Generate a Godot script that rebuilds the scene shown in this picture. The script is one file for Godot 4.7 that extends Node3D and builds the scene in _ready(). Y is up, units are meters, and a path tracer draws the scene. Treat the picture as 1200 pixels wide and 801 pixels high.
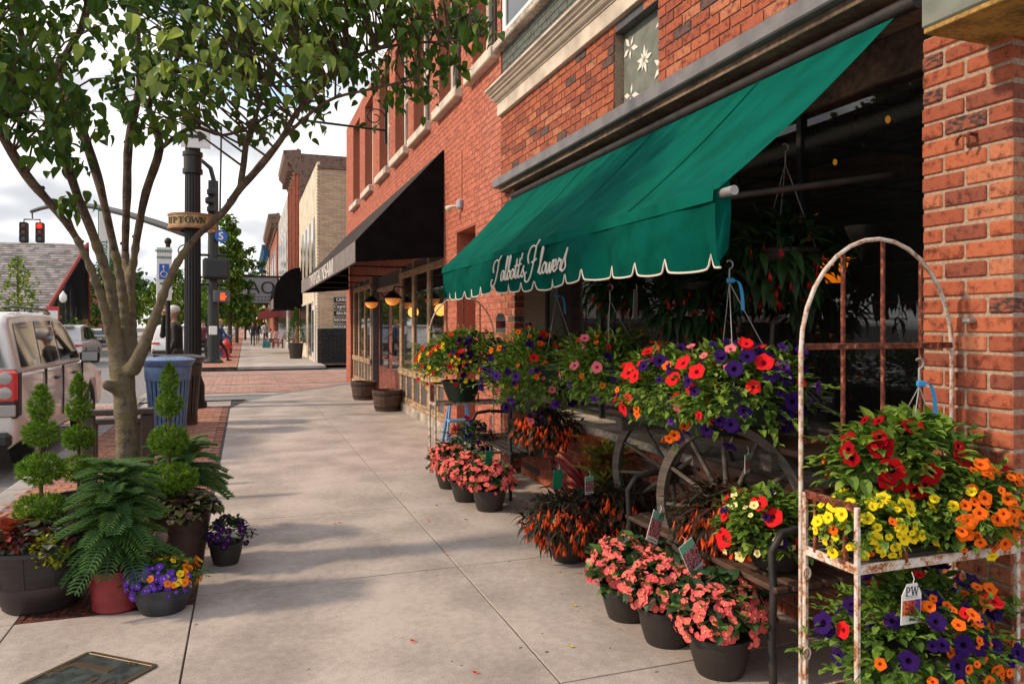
extends Node3D
# A shopping street with a flower shop: metres, y up, the street runs towards -z.

class MB:
	var v := PackedVector3Array()
	var n := PackedVector3Array()
	var c := PackedColorArray()
	var col := Color.WHITE
	var xf := Transform3D()
	func tri(a: Vector3, b: Vector3, d: Vector3, na: Vector3, nb: Vector3, nd: Vector3) -> void:
		if (d - a).cross(b - a).dot(na + nb + nd) < 0.0:
			var s := b
			b = d
			d = s
			s = nb
			nb = nd
			nd = s
		v.push_back(xf * a)
		v.push_back(xf * b)
		v.push_back(xf * d)
		n.push_back((xf.basis * na).normalized())
		n.push_back((xf.basis * nb).normalized())
		n.push_back((xf.basis * nd).normalized())
		c.push_back(col)
		c.push_back(col)
		c.push_back(col)
	func ft(a: Vector3, b: Vector3, d: Vector3, out := Vector3.ZERO) -> void:
		var g := (d - a).cross(b - a).normalized()
		if out != Vector3.ZERO and g.dot(out) < 0.0:
			g = -g
		tri(a, b, d, g, g, g)
	func quad(a: Vector3, b: Vector3, d: Vector3, e: Vector3, out := Vector3.ZERO) -> void:
		ft(a, b, d, out)
		ft(a, d, e, out)
	func box(at: Vector3, size: Vector3, b := Basis()) -> void:
		var h := size * 0.5
		for ax in 3:
			for s in [-1.0, 1.0]:
				var nn := Vector3.ZERO
				nn[ax] = s
				var u := Vector3.ZERO
				u[(ax + 1) % 3] = h[(ax + 1) % 3]
				var w := Vector3.ZERO
				w[(ax + 2) % 3] = h[(ax + 2) % 3]
				var m := nn * h[ax]
				quad(at + b * (m - u - w), at + b * (m + u - w), at + b * (m + u + w), at + b * (m - u + w), b * nn)
	func bev(at: Vector3, size: Vector3, r := 0.01, b := Basis()) -> void:
		var h := size * 0.5
		r = minf(r, minf(h.x, minf(h.y, h.z)) * 0.9)
		for ax in 3:
			var i := (ax + 1) % 3
			var j := (ax + 2) % 3
			for s in [-1.0, 1.0]:
				var nn := Vector3.ZERO
				nn[ax] = s
				var p: Array[Vector3] = []
				for q in [[-1, -1], [1, -1], [1, 1], [-1, 1]]:
					var w := Vector3.ZERO
					w[ax] = s * h[ax]
					w[i] = q[0] * (h[i] - r)
					w[j] = q[1] * (h[j] - r)
					p.append(at + b * w)
				quad(p[0], p[1], p[2], p[3], b * nn)
				for t in [-1.0, 1.0]:
					var e: Array[Vector3] = []
					for q in [[0, -1], [0, 1], [1, 1], [1, -1]]:
						var w := Vector3.ZERO
						w[ax] = s * (h[ax] - (r if q[0] else 0.0))
						w[i] = t * (h[i] - (0.0 if q[0] else r))
						w[j] = q[1] * (h[j] - r)
						e.append(at + b * w)
					var no := Vector3.ZERO
					no[ax] = s
					no[i] = t
					quad(e[0], e[1], e[2], e[3], b * no)
		for sx in [-1.0, 1.0]:
			for sy in [-1.0, 1.0]:
				for sz in [-1.0, 1.0]:
					ft(at + b * Vector3(sx * h.x, sy * (h.y - r), sz * (h.z - r)), at + b * Vector3(sx * (h.x - r), sy * h.y, sz * (h.z - r)), at + b * Vector3(sx * (h.x - r), sy * (h.y - r), sz * h.z), b * Vector3(sx, sy, sz))
	func bar(a: Vector3, b: Vector3, w: float, t: float, up := Vector3.UP) -> void:
		var z := (b - a).normalized()
		if absf(z.dot(up)) > 0.98:
			up = Vector3.RIGHT
		var x := up.cross(z).normalized()
		bev((a + b) * 0.5, Vector3(w, t, a.distance_to(b)), minf(w, t) * 0.18, Basis(x, z.cross(x), z))
	func tube(p: Array, r, seg := 8, caps := true) -> void:
		var m := p.size()
		var rings: Array = []
		var nr: Array = []
		var up := Vector3.UP
		var t0: Vector3 = (p[1] - p[0]).normalized()
		if absf(t0.dot(up)) > 0.9:
			up = Vector3.RIGHT
		var x := up.cross(t0).normalized()
		for k in m:
			var t: Vector3 = (p[mini(k + 1, m - 1)] - p[maxi(k - 1, 0)]).normalized()
			x = (x - t * x.dot(t)).normalized()
			var y := t.cross(x)
			var rad: float = r[k] if r is Array else r
			var ring: Array = []
			var nn: Array = []
			for s in seg:
				var a := TAU * s / seg
				var d := x * cos(a) + y * sin(a)
				ring.append(p[k] + d * rad)
				nn.append(d)
			rings.append(ring)
			nr.append(nn)
		for k in m - 1:
			for s in seg:
				var q := (s + 1) % seg
				tri(rings[k][s], rings[k + 1][s], rings[k + 1][q], nr[k][s], nr[k + 1][s], nr[k + 1][q])
				tri(rings[k][s], rings[k + 1][q], rings[k][q], nr[k][s], nr[k + 1][q], nr[k][q])
		if caps:
			for e in [0, m - 1]:
				var t: Vector3 = (p[1] - p[0]) if e == 0 else (p[m - 1] - p[m - 2])
				if e == 0:
					t = -t
				for s in range(1, seg - 1):
					ft(rings[e][0], rings[e][s], rings[e][s + 1], t)
	func lathe(pr: Array, seg := 24, at := Vector3.ZERO, sx := 1.0, sz := 1.0) -> void:
		var m := pr.size()
		var sn: Array = []
		for k in m - 1:
			var d: Vector2 = pr[k + 1] - pr[k]
			sn.append(Vector2(d.y, -d.x).normalized())
		for k in m - 1:
			var na: Vector2 = sn[k]
			var nb: Vector2 = sn[k]
			if k > 0 and sn[k - 1].dot(sn[k]) > 0.75:
				na = (sn[k - 1] + sn[k]).normalized()
			if k < m - 2 and sn[k + 1].dot(sn[k]) > 0.75:
				nb = (sn[k + 1] + sn[k]).normalized()
			for s in seg:
				var a0 := TAU * s / seg
				var a1 := TAU * (s + 1) / seg
				var c0 := Vector3(cos(a0) * sx, 0, sin(a0) * sz)
				var c1 := Vector3(cos(a1) * sx, 0, sin(a1) * sz)
				var U := Vector3.UP
				var A: Vector3 = at + c0 * pr[k].x + U * pr[k].y
				var B: Vector3 = at + c1 * pr[k].x + U * pr[k].y
				var C: Vector3 = at + c1 * pr[k + 1].x + U * pr[k + 1].y
				var D: Vector3 = at + c0 * pr[k + 1].x + U * pr[k + 1].y
				var nA := c0 * na.x + U * na.y
				var nB := c1 * na.x + U * na.y
				var nC := c1 * nb.x + U * nb.y
				var nD := c0 * nb.x + U * nb.y
				if pr[k].x > 1e-5:
					tri(A, B, C, nA, nB, nC)
				if pr[k + 1].x > 1e-5:
					tri(A, C, D, nA, nC, nD)
	func ball(at: Vector3, r: Vector3, seg := 14, rows := 8) -> void:
		for i in rows:
			for s in seg:
				var q: Array = []
				for e in [[i, s], [i, s + 1], [i + 1, s + 1], [i + 1, s]]:
					var th: float = PI * e[0] / rows
					var ph: float = TAU * e[1] / seg
					q.append(Vector3(sin(th) * cos(ph), cos(th), sin(th) * sin(ph)))
				if i > 0:
					tri(at + q[0] * r, at + q[1] * r, at + q[2] * r, q[0] / r, q[1] / r, q[2] / r)
				if i < rows - 1:
					tri(at + q[0] * r, at + q[2] * r, at + q[3] * r, q[0] / r, q[2] / r, q[3] / r)
	func prism(poly: PackedVector2Array, z0: float, z1: float, t := Transform3D()) -> void:
		# outline in x and y, from z0 to z1
		var ix := Geometry2D.triangulate_polygon(poly)
		for z in [z0, z1]:
			var o := t.basis * Vector3(0, 0, 1 if (z == maxf(z0, z1)) else -1)
			for k in range(0, ix.size(), 3):
				var a := poly[ix[k]]
				var b := poly[ix[k + 1]]
				var d := poly[ix[k + 2]]
				ft(t * Vector3(a.x, a.y, z), t * Vector3(b.x, b.y, z), t * Vector3(d.x, d.y, z), o)
		var cc := Vector2.ZERO
		var area := 0.0
		for k in poly.size():
			area += poly[k].cross(poly[(k + 1) % poly.size()])
		for k in poly.size():
			var a := poly[k]
			var b := poly[(k + 1) % poly.size()]
			var o := Vector2(b.y - a.y, a.x - b.x) * signf(area)
			quad(t * Vector3(a.x, a.y, z0), t * Vector3(b.x, b.y, z0), t * Vector3(b.x, b.y, z1), t * Vector3(a.x, a.y, z1), t.basis * Vector3(o.x, o.y, 0))
	func mesh() -> ArrayMesh:
		var a := []
		a.resize(Mesh.ARRAY_MAX)
		a[Mesh.ARRAY_VERTEX] = v
		a[Mesh.ARRAY_NORMAL] = n
		a[Mesh.ARRAY_COLOR] = c
		var m := ArrayMesh.new()
		m.add_surface_from_arrays(Mesh.PRIMITIVE_TRIANGLES, a)
		return m

var rng := RandomNumberGenerator.new()
var M := {}
var T := {}
var used := {}

func P(x: float, y: float, z: float) -> Vector3:
	return Vector3(x, y, -z)

func rf(a: float, b: float) -> float:
	return rng.randf_range(a, b)

func numbered(called: String) -> String:
	var k: int = used.get(called, 0)
	used[called] = k + 1
	return called if k == 0 else "%s_%03d" % [called, k]

func thing(called: String, label: String, category: String, at := Vector3.ZERO, turn := 0.0, group := "") -> Node3D:
	var o := Node3D.new()
	o.name = numbered(called)
	add_child(o)
	o.position = at
	o.rotation.y = turn
	o.set_meta("label", label)
	o.set_meta("category", category)
	if group:
		o.set_meta("group", group)
	return o

func obj(called: String, b, m: Material, parent: Node = self, at := Vector3.ZERO, basis := Basis()) -> MeshInstance3D:
	var o := MeshInstance3D.new()
	o.name = numbered(called) if parent == self else called
	o.mesh = b.mesh() if b is MB else b
	o.material_override = m
	parent.add_child(o, true)
	o.transform = Transform3D(basis, at)
	return o

func part(called: String, b, m: Material, parent: Node, label := "", kind := "") -> MeshInstance3D:
	var o := obj(called, b, m, parent)
	if label:
		o.set_meta("label", label)
	if kind:
		o.set_meta("kind", kind)
	return o

func struct(called: String, b, m: Material) -> MeshInstance3D:
	var o := obj(called, b, m)
	o.set_meta("kind", "structure")
	return o

func one(called: String, b, m: Material, label: String, category: String, group := "") -> MeshInstance3D:
	var o := obj(called, b, m)
	o.set_meta("label", label)
	o.set_meta("category", category)
	if group:
		o.set_meta("group", group)
	return o

func copies(called: String, mesh: Mesh, m: Material, xs: Array, cs: Array, parent: Node) -> MultiMeshInstance3D:
	var mm := MultiMesh.new()
	mm.transform_format = MultiMesh.TRANSFORM_3D
	mm.use_colors = true
	mm.mesh = mesh
	mm.instance_count = xs.size()
	for k in xs.size():
		mm.set_instance_transform(k, xs[k])
		mm.set_instance_color(k, cs[k % cs.size()])
	var o := MultiMeshInstance3D.new()
	o.name = numbered(called) if parent == self else called
	o.multimesh = mm
	o.material_override = m
	o.set_meta("kind", "stuff")
	parent.add_child(o, true)
	return o

# ---------------------------------------------------------------- textures and materials
func noise_img(w: int, h: int, sd: int, freq: float, oct: int, kind := FastNoiseLite.TYPE_SIMPLEX_SMOOTH) -> Image:
	var f := FastNoiseLite.new()
	f.seed = sd
	f.noise_type = kind
	f.frequency = freq
	f.fractal_octaves = oct
	return f.get_seamless_image(w, h)

func mix_tex(size: int, layers: Array, lo: float, hi: float, power := 1.0) -> ImageTexture:
	# layers of [seed, frequency, octaves, weight, stretch x]
	var acc := PackedFloat32Array()
	acc.resize(size * size)
	var total := 0.0
	for l in layers:
		var im := noise_img(maxi(8, int(size / l[4])), size, l[0], l[1], l[2])
		im.convert(Image.FORMAT_L8)
		if l[4] != 1:
			im.resize(size, size, Image.INTERPOLATE_BILINEAR)
		var d := im.get_data()
		var wgt: float = l[3] / 255.0
		total += l[3]
		for k in d.size():
			acc[k] += d[k] * wgt
	var by := PackedByteArray()
	by.resize(size * size * 3)
	for k in size * size:
		var g := int(255.0 * clampf(lo + (hi - lo) * pow(acc[k] / total, power), 0.0, 1.0))
		by[k * 3] = g
		by[k * 3 + 1] = g
		by[k * 3 + 2] = g
	var out := Image.create_from_data(size, size, false, Image.FORMAT_RGB8, by)
	return ImageTexture.create_from_image(out)

func ramp_tex(size: int, layers: Array, cols: Array, sharp := 1.0) -> ImageTexture:
	# the same sum of noise run through a row of colours
	var base := mix_tex(size, layers, 0.0, 1.0).get_image()
	var d := base.get_data()
	var by := PackedByteArray()
	by.resize(size * size * 3)
	var m := cols.size() - 1
	for k in size * size:
		var t := clampf((d[k * 3] / 255.0 - 0.5) * sharp + 0.5, 0.0, 0.9999) * m
		var i := int(t)
		var q: Color = cols[i].lerp(cols[i + 1], t - i)
		by[k * 3] = int(q.r * 255)
		by[k * 3 + 1] = int(q.g * 255)
		by[k * 3 + 2] = int(q.b * 255)
	return ImageTexture.create_from_image(Image.create_from_data(size, size, false, Image.FORMAT_RGB8, by))

func speckled(src: ImageTexture) -> ImageTexture:
	# small dark spots of gum and grit and a few pale chips
	var im: Image = src.get_image().duplicate()
	var r := RandomNumberGenerator.new()
	r.seed = 99
	var s := im.get_width()
	for k in 420:
		var x := r.randi_range(4, s - 5)
		var y := r.randi_range(4, s - 5)
		var rad := 0.8 + 2.2 * pow(r.randf(), 3.0)
		var f := r.randf_range(0.45, 0.85) if k % 6 else 1.12
		for dx in range(-3, 4):
			for dy in range(-3, 4):
				if Vector2(dx, dy * 1.2).length() < rad:
					var c := im.get_pixel(x + dx, y + dy)
					im.set_pixel(x + dx, y + dy, Color(minf(1, c.r * f), minf(1, c.g * f), minf(1, c.b * f)))
	return ImageTexture.create_from_image(im)

func normal_tex(src: ImageTexture, strength: float) -> ImageTexture:
	var im: Image = src.get_image().duplicate()
	im.convert(Image.FORMAT_RGBA8)
	im.bump_map_to_normal_map(strength)
	return ImageTexture.create_from_image(im)

func mat(key: String, col: Color, rough := 0.8, o := {}) -> StandardMaterial3D:
	var m := StandardMaterial3D.new()
	m.resource_name = key
	m.albedo_color = col.linear_to_srgb()
	m.roughness = rough
	m.metallic = o.get("metal", 0.0)
	m.metallic_specular = o.get("spec", 0.5)
	if o.has("tex"):
		m.albedo_texture = o.tex
	if o.has("normal"):
		m.normal_enabled = true
		m.normal_texture = o.normal
		m.normal_scale = o.get("bump", 1.0)
	if o.has("tex") or o.has("normal"):
		m.uv1_triplanar = true
		m.uv1_world_triplanar = o.get("world", true)
		var s = o.get("scale", 1.0)
		m.uv1_scale = s if s is Vector3 else Vector3.ONE * s
	if o.get("vc", false):
		m.vertex_color_use_as_albedo = true
	if o.has("back"):
		m.backlight_enabled = true
		m.backlight = o.back.linear_to_srgb()
	if o.has("coat"):
		m.clearcoat_enabled = true
		m.clearcoat = o.coat
		m.clearcoat_roughness = 0.05
	if o.has("emit"):
		m.emission_enabled = true
		m.emission = o.emit
		m.emission_energy_multiplier = o.get("power", 1.0)
	if o.has("alpha"):
		m.transparency = BaseMaterial3D.TRANSPARENCY_ALPHA
		m.albedo_color.a = o.alpha
	m.cull_mode = BaseMaterial3D.CULL_DISABLED
	M[key] = m
	return m

func make_materials() -> void:
	T.fine = mix_tex(512, [[1, 0.03, 4, 0.5, 1], [2, 0.15, 2, 0.5, 1]], 0.6, 1.15)
	T.fine_n = normal_tex(T.fine, 3.0)
	T.blotch = mix_tex(512, [[3, 0.006, 4, 0.6, 1], [4, 0.06, 3, 0.4, 1]], 0.35, 1.3)
	T.broom = mix_tex(1024, [[5, 0.004, 4, 0.42, 1], [6, 0.05, 3, 0.20, 1], [7, 0.35, 2, 0.46, 1], [8, 0.42, 2, 0.20, 8]], 0.55, 1.25)
	T.broom = speckled(T.broom)
	T.broom_n = normal_tex(T.broom, 2.0)
	T.grain = mix_tex(512, [[9, 0.12, 3, 0.6, 16], [10, 0.02, 3, 0.4, 4]], 0.45, 1.2)
	T.cloth = mix_tex(512, [[11, 0.4, 1, 0.35, 1], [12, 0.008, 4, 0.65, 1]], 0.72, 1.14)
	T.rust = ramp_tex(512, [[13, 0.02, 5, 0.7, 1], [14, 0.1, 2, 0.3, 1]], [Color(0.48, 0.26, 0.15), Color(0.62, 0.40, 0.26), Color(0.75, 0.62, 0.52), Color(0.80, 0.74, 0.69), Color(0.82, 0.79, 0.77), Color(0.84, 0.82, 0.80), Color(0.85, 0.83, 0.81)], 1.9)
	T.rusty = ramp_tex(512, [[15, 0.02, 5, 0.7, 1], [16, 0.1, 2, 0.3, 1]], [Color(0.2, 0.09, 0.06), Color(0.33, 0.14, 0.08), Color(0.45, 0.2, 0.1), Color(0.6, 0.32, 0.2), Color(0.75, 0.68, 0.62)], 1.5)
	T.bark = ramp_tex(512, [[17, 0.02, 4, 0.6, 3], [18, 0.09, 3, 0.4, 2]], [Color(0.2, 0.15, 0.12), Color(0.36, 0.29, 0.24), Color(0.47, 0.4, 0.34), Color(0.56, 0.5, 0.44)], 1.7)
	T.bark_n = normal_tex(mix_tex(512, [[17, 0.02, 4, 0.6, 3], [18, 0.09, 3, 0.4, 2]], 0.0, 1.0), 9.0)
	T.moss = ramp_tex(512, [[19, 0.012, 5, 0.7, 1], [20, 0.08, 3, 0.3, 1]], [Color(0.36, 0.31, 0.27), Color(0.48, 0.43, 0.38), Color(0.54, 0.49, 0.43), Color(0.52, 0.48, 0.36), Color(0.55, 0.5, 0.14)], 1.7)
	T.brick = ramp_tex(512, [[21, 0.012, 5, 0.6, 1], [22, 0.12, 3, 0.4, 1]], [Color(0.5, 0.42, 0.4), Color(0.85, 0.8, 0.78), Color(1, 1, 1), Color(1, 0.98, 0.95), Color(0.8, 0.72, 0.68)], 1.7)
	T.char = ramp_tex(512, [[23, 0.03, 4, 0.7, 2], [24, 0.14, 2, 0.3, 1]], [Color(0.16, 0.13, 0.14), Color(0.3, 0.24, 0.24), Color(0.6, 0.33, 0.23), Color(0.68, 0.38, 0.26)], 2.2)
	T.brick_n = normal_tex(mix_tex(512, [[22, 0.12, 3, 0.6, 1], [21, 0.03, 3, 0.4, 1]], 0.0, 1.0), 4.0)
	mat("concrete", Color(0.515, 0.43, 0.375), 0.9, {"tex": T.broom, "normal": T.broom_n, "bump": 0.25, "scale": 0.30})
	mat("joint", Color(0.10, 0.08, 0.07), 0.95, {"tex": T.blotch, "scale": 1.0})
	mat("kerb", Color(0.40, 0.36, 0.33), 0.9, {"tex": T.broom, "scale": 0.4})
	mat("asphalt", Color(0.27, 0.245, 0.235), 0.95, {"tex": T.fine, "normal": T.fine_n, "bump": 0.6, "scale": 0.5})
	mat("dark_band", Color(0.26, 0.26, 0.27), 0.9, {"tex": T.fine, "scale": 1.5})
	mat("yellow_line", Color(0.6, 0.38, 0.04), 0.8, {"tex": T.blotch, "scale": 1.1})
	mat("white_line", Color(0.62, 0.6, 0.57), 0.8, {"tex": T.blotch, "scale": 1.1})
	mat("mortar", Color(0.46, 0.34, 0.25), 0.95, {"tex": T.fine, "normal": T.fine_n, "scale": 3.0})
	var bc := [Color(0.37, 0.098, 0.046), Color(0.31, 0.080, 0.040), Color(0.42, 0.118, 0.054), Color(0.24, 0.066, 0.038), Color(0.46, 0.165, 0.085)]
	for k in bc.size():
		mat("brick%d" % k, bc[k], 0.9, {"tex": T.brick, "normal": T.brick_n, "bump": 0.8, "scale": 2.3 + 0.2 * k})
	mat("brick5", Color(0.75, 0.7, 0.7), 0.85, {"tex": T.char, "normal": T.brick_n, "bump": 0.8, "scale": 3.1})
	mat("brick_all", Color(1, 1, 1), 0.9, {"tex": T.brick, "normal": T.brick_n, "scale": 2.3, "vc": true})
	mat("red_paint", Color(0.52, 0.165, 0.100), 0.75, {"tex": T.brick, "normal": T.brick_n, "scale": 1.4})
	mat("red_paint2", Color(0.47, 0.138, 0.083), 0.75, {"tex": T.brick, "normal": T.brick_n, "scale": 1.7})
	mat("red_joint", Color(0.42, 0.135, 0.08), 0.9, {"tex": T.fine, "scale": 2.0})
	mat("grey_brick", Color(0.115, 0.135, 0.125), 0.7, {"tex": T.brick, "normal": T.brick_n, "scale": 2.0})
	mat("grey_joint", Color(0.055, 0.065, 0.06), 0.8)
	mat("cream", Color(0.66, 0.56, 0.45), 0.7, {"tex": T.cloth, "scale": 0.7})
	mat("cream2", Color(0.60, 0.50, 0.40), 0.75, {"tex": T.blotch, "scale": 0.6})
	mat("sage", Color(0.17, 0.185, 0.15), 0.7, {"tex": T.cloth, "scale": 1.5})
	mat("ochre", Color(0.42, 0.24, 0.05), 0.75, {"tex": T.blotch, "scale": 1.2})
	mat("flashing", Color(0.17, 0.16, 0.165), 0.55, {"tex": T.cloth, "scale": 1.3})
	mat("slate", Color(0.075, 0.075, 0.085), 0.55, {"tex": T.cloth, "scale": 1.3})
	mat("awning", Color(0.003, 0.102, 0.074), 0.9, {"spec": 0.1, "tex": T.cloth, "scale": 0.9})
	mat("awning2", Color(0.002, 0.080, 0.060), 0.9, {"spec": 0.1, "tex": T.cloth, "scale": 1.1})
	mat("trim", Color(0.66, 0.58, 0.5), 0.8)
	mat("letter", Color(0.72, 0.66, 0.6), 0.7)
	mat("charcoal_cloth", Color(0.065, 0.055, 0.053), 0.9, {"spec": 0.1, "tex": T.cloth, "scale": 0.8})
	mat("black_cloth", Color(0.009, 0.008, 0.008), 0.9, {"spec": 0.15, "tex": T.cloth, "scale": 0.8})
	mat("taupe_cloth", Color(0.20, 0.165, 0.155), 0.75, {"tex": T.cloth, "scale": 0.8})
	mat("black_metal", Color(0.018, 0.016, 0.016), 0.42, {"tex": T.fine, "scale": 1.4, "metal": 0.2})
	mat("brown_metal", Color(0.075, 0.052, 0.042), 0.45, {"tex": T.fine, "scale": 1.1, "metal": 0.2})
	mat("iron", Color(0.03, 0.024, 0.022), 0.6, {"tex": T.blotch, "scale": 2.0})
	mat("rust_white", Color(0.92, 0.9, 0.88), 0.7, {"tex": T.rust, "normal": T.fine_n, "bump": 0.4, "scale": 1.5})
	mat("rust_dark", Color(0.75, 0.7, 0.68), 0.85, {"tex": T.rusty, "normal": T.fine_n, "bump": 0.5, "scale": 2.6})
	mat("grate", Color(0.5, 0.42, 0.38), 0.9, {"tex": T.rusty, "normal": T.fine_n, "bump": 0.6, "scale": 1.8})
	mat("soil", Color(0.02, 0.014, 0.01), 0.98, {"tex": T.fine, "scale": 4.0})
	mat("wood", Color(0.56, 0.36, 0.20), 0.65, {"tex": T.grain, "scale": Vector3(0.9, 0.35, 0.9)})
	mat("wood_dark", Color(0.13, 0.065, 0.04), 0.7, {"tex": T.grain, "scale": Vector3(1.4, 0.5, 1.4)})
	mat("wood_grey", Color(0.16, 0.125, 0.10), 0.85, {"tex": T.grain, "scale": Vector3(2.0, 2.0, 0.6)})
	mat("door_red", Color(0.33, 0.085, 0.05), 0.5, {"tex": T.grain, "scale": Vector3(0.9, 0.3, 0.9)})
	mat("kick", Color(0.11, 0.10, 0.105), 0.4, {"tex": T.cloth, "scale": 1.0})
	mat("glass", Color(0.02, 0.022, 0.022), 0.02, {"alpha": 0.55, "spec": 1.0})
	mat("glass_dark", Color(0.012, 0.013, 0.015), 0.03, {"spec": 0.75})
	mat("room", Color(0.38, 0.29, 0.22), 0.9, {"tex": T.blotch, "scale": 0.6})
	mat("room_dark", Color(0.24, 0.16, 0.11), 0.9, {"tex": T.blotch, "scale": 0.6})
	mat("plastic", Color(0.035, 0.027, 0.023), 0.55, {"tex": T.fine, "scale": 3.0})
	mat("plastic_green", Color(0.012, 0.035, 0.022), 0.5, {"tex": T.cloth, "scale": 3.0})
	mat("barrel", Color(0.038, 0.028, 0.03), 0.5, {"tex": T.grain, "scale": Vector3(1.2, 0.4, 1.2)})
	mat("bronze_pot", Color(0.085, 0.046, 0.034), 0.5, {"tex": T.blotch, "scale": 1.4})
	mat("red_pot", Color(0.27, 0.022, 0.028), 0.45, {"tex": T.cloth, "scale": 2.0})
	mat("grey_pot", Color(0.042, 0.046, 0.055), 0.55, {"tex": T.blotch, "scale": 2.5})
	mat("stone_ball", Color(0.42, 0.27, 0.21), 0.7, {"tex": T.blotch, "scale": 7.0})
	mat("wire", Color(0.35, 0.34, 0.33), 0.4, {"metal": 0.5})
	mat("white", Color(0.75, 0.73, 0.7), 0.6)
	mat("black", Color(0.012, 0.012, 0.012), 0.5)
	mat("blue_tape", Color(0.03, 0.26, 0.55), 0.5)
	mat("tag_green", Color(0.01, 0.2, 0.1), 0.5)
	mat("tag_mint", Color(0.18, 0.5, 0.33), 0.5)
	mat("tag_pink", Color(0.62, 0.12, 0.22), 0.5)
	mat("tag_white", Color(0.72, 0.7, 0.68), 0.5)
	mat("tag_grey", Color(0.36, 0.33, 0.31), 0.6, {"tex": T.fine, "scale": 8.0})
	mat("can_blue", Color(0.125, 0.21, 0.40), 0.45, {"tex": T.cloth, "scale": 2.0})
	mat("sign_gold", Color(0.50, 0.32, 0.12), 0.5, {"tex": T.blotch, "scale": 2.0})
	mat("sign_rim", Color(0.30, 0.13, 0.06), 0.5)
	mat("sign_blue", Color(0.02, 0.1, 0.42), 0.5)
	mat("sign_green", Color(0.01, 0.19, 0.12), 0.5)
	mat("sign_grey", Color(0.36, 0.36, 0.40), 0.6)
	mat("red_sign", Color(0.5, 0.05, 0.045), 0.5)
	mat("hydrant", Color(0.55, 0.03, 0.035), 0.45)
	mat("bark", Color(0.70, 0.65, 0.60), 0.95, {"tex": T.bark, "normal": T.bark_n, "bump": 1.0, "scale": Vector3(2.4, 1.0, 2.4)})
	mat("bark_moss", Color(0.60, 0.57, 0.52), 0.95, {"tex": T.moss, "normal": T.bark_n, "bump": 1.0, "scale": Vector3(2.0, 1.4, 2.0)})
	mat("leaf", Color(1, 1, 1), 0.5, {"vc": true, "spec": 0.35, "back": Color(0.36, 0.46, 0.14)})
	mat("leaf_thick", Color(1, 1, 1), 0.42, {"vc": true, "back": Color(0.16, 0.2, 0.08)})
	mat("leaf_core", Color(0.11, 0.20, 0.018), 0.9, {"tex": T.fine, "scale": 8.0})
	mat("petal", Color(1, 1, 1), 0.7, {"vc": true, "spec": 0.15, "back": Color(0.22, 0.22, 0.22)})
	mat("vc", Color(1, 1, 1), 0.75, {"vc": true})
	mat("skin", Color(1, 1, 1), 0.7, {"vc": true})
	mat("tyre", Color(0.015, 0.015, 0.015), 0.85)
	mat("rim", Color(0.45, 0.45, 0.46), 0.3, {"metal": 0.8})
	mat("car_white", Color(0.72, 0.68, 0.64), 0.28, {"coat": 0.8})
	mat("car_silver", Color(0.46, 0.42, 0.40), 0.3, {"coat": 0.8, "metal": 0.35})
	mat("car_grey", Color(0.28, 0.28, 0.29), 0.3, {"coat": 0.8, "metal": 0.4})
	mat("car_red", Color(0.28, 0.03, 0.04), 0.3, {"coat": 0.8})
	mat("car_black", Color(0.02, 0.02, 0.02), 0.4)
	mat("car_glass", Color(0.012, 0.014, 0.016), 0.03, {"spec": 0.8})
	mat("tail_red", Color(0.62, 0.02, 0.02), 0.15, {"coat": 1.0})
	mat("tail_clear", Color(0.5, 0.46, 0.43), 0.2, {"coat": 1.0, "tex": T.fine, "scale": 6.0})
	mat("shingle", Color(1, 1, 1), 0.95, {"vc": true, "tex": T.fine, "scale": 0.8})
	mat("roof_red", Color(0.32, 0.05, 0.045), 0.7)
	mat("far_brick", Color(0.36, 0.11, 0.06), 0.9, {"tex": T.brick, "scale": 0.5})
	mat("far_brown", Color(0.20, 0.125, 0.095), 0.9, {"tex": T.brick, "scale": 0.5})
	mat("far_tan", Color(0.50, 0.35, 0.22), 0.9, {"tex": T.brick, "scale": 0.8})
	mat("far_cream", Color(0.70, 0.60, 0.46), 0.85, {"tex": T.cloth, "scale": 0.3})
	mat("far_white", Color(0.62, 0.6, 0.58), 0.85, {"tex": T.blotch, "scale": 0.3})
	mat("far_blue", Color(0.03, 0.12, 0.26), 0.7)
	mat("window_far", Color(0.03, 0.035, 0.04), 0.1, {"spec": 0.7})
	mat("plaque", Color(0.085, 0.10, 0.095), 0.5, {"tex": T.blotch, "scale": 3.0, "metal": 0.4})
	mat("plaque_brass", Color(0.13, 0.09, 0.055), 0.45, {"metal": 0.5})
	mat("globe", Color(0.75, 0.42, 0.13), 0.3, {"emit": Color(1.0, 0.55, 0.16), "power": 0.28})
	mat("lamp_glow", Color(0.8, 0.4, 0.06), 0.4, {"emit": Color(1.0, 0.5, 0.06), "power": 1.3})
	mat("bulb", Color(0.8, 0.6, 0.2), 0.3, {"emit": Color(1.0, 0.65, 0.15), "power": 0.5})
	mat("bulb_off", Color(0.35, 0.3, 0.25), 0.1, {"spec": 0.7})
	mat("red_lit", Color(0.8, 0.05, 0.02), 0.4, {"emit": Color(1.0, 0.13, 0.03), "power": 2.2})
	mat("hand_lit", Color(0.8, 0.12, 0.02), 0.4, {"emit": Color(1.0, 0.22, 0.04), "power": 1.8})
	mat("lens_brown", Color(0.12, 0.045, 0.02), 0.3)
	mat("lens_grey", Color(0.07, 0.07, 0.08), 0.3)
	mat("brown_chair", Color(0.20, 0.05, 0.035), 0.6)
	mat("teal", Color(0.02, 0.25, 0.25), 0.6)
	mat("light_blue", Color(0.14, 0.32, 0.55), 0.6)
	mat("black_gloss", Color(0.022, 0.02, 0.02), 0.25, {"normal": T.fine_n, "scale": 1.5, "bump": 0.3})

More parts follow.
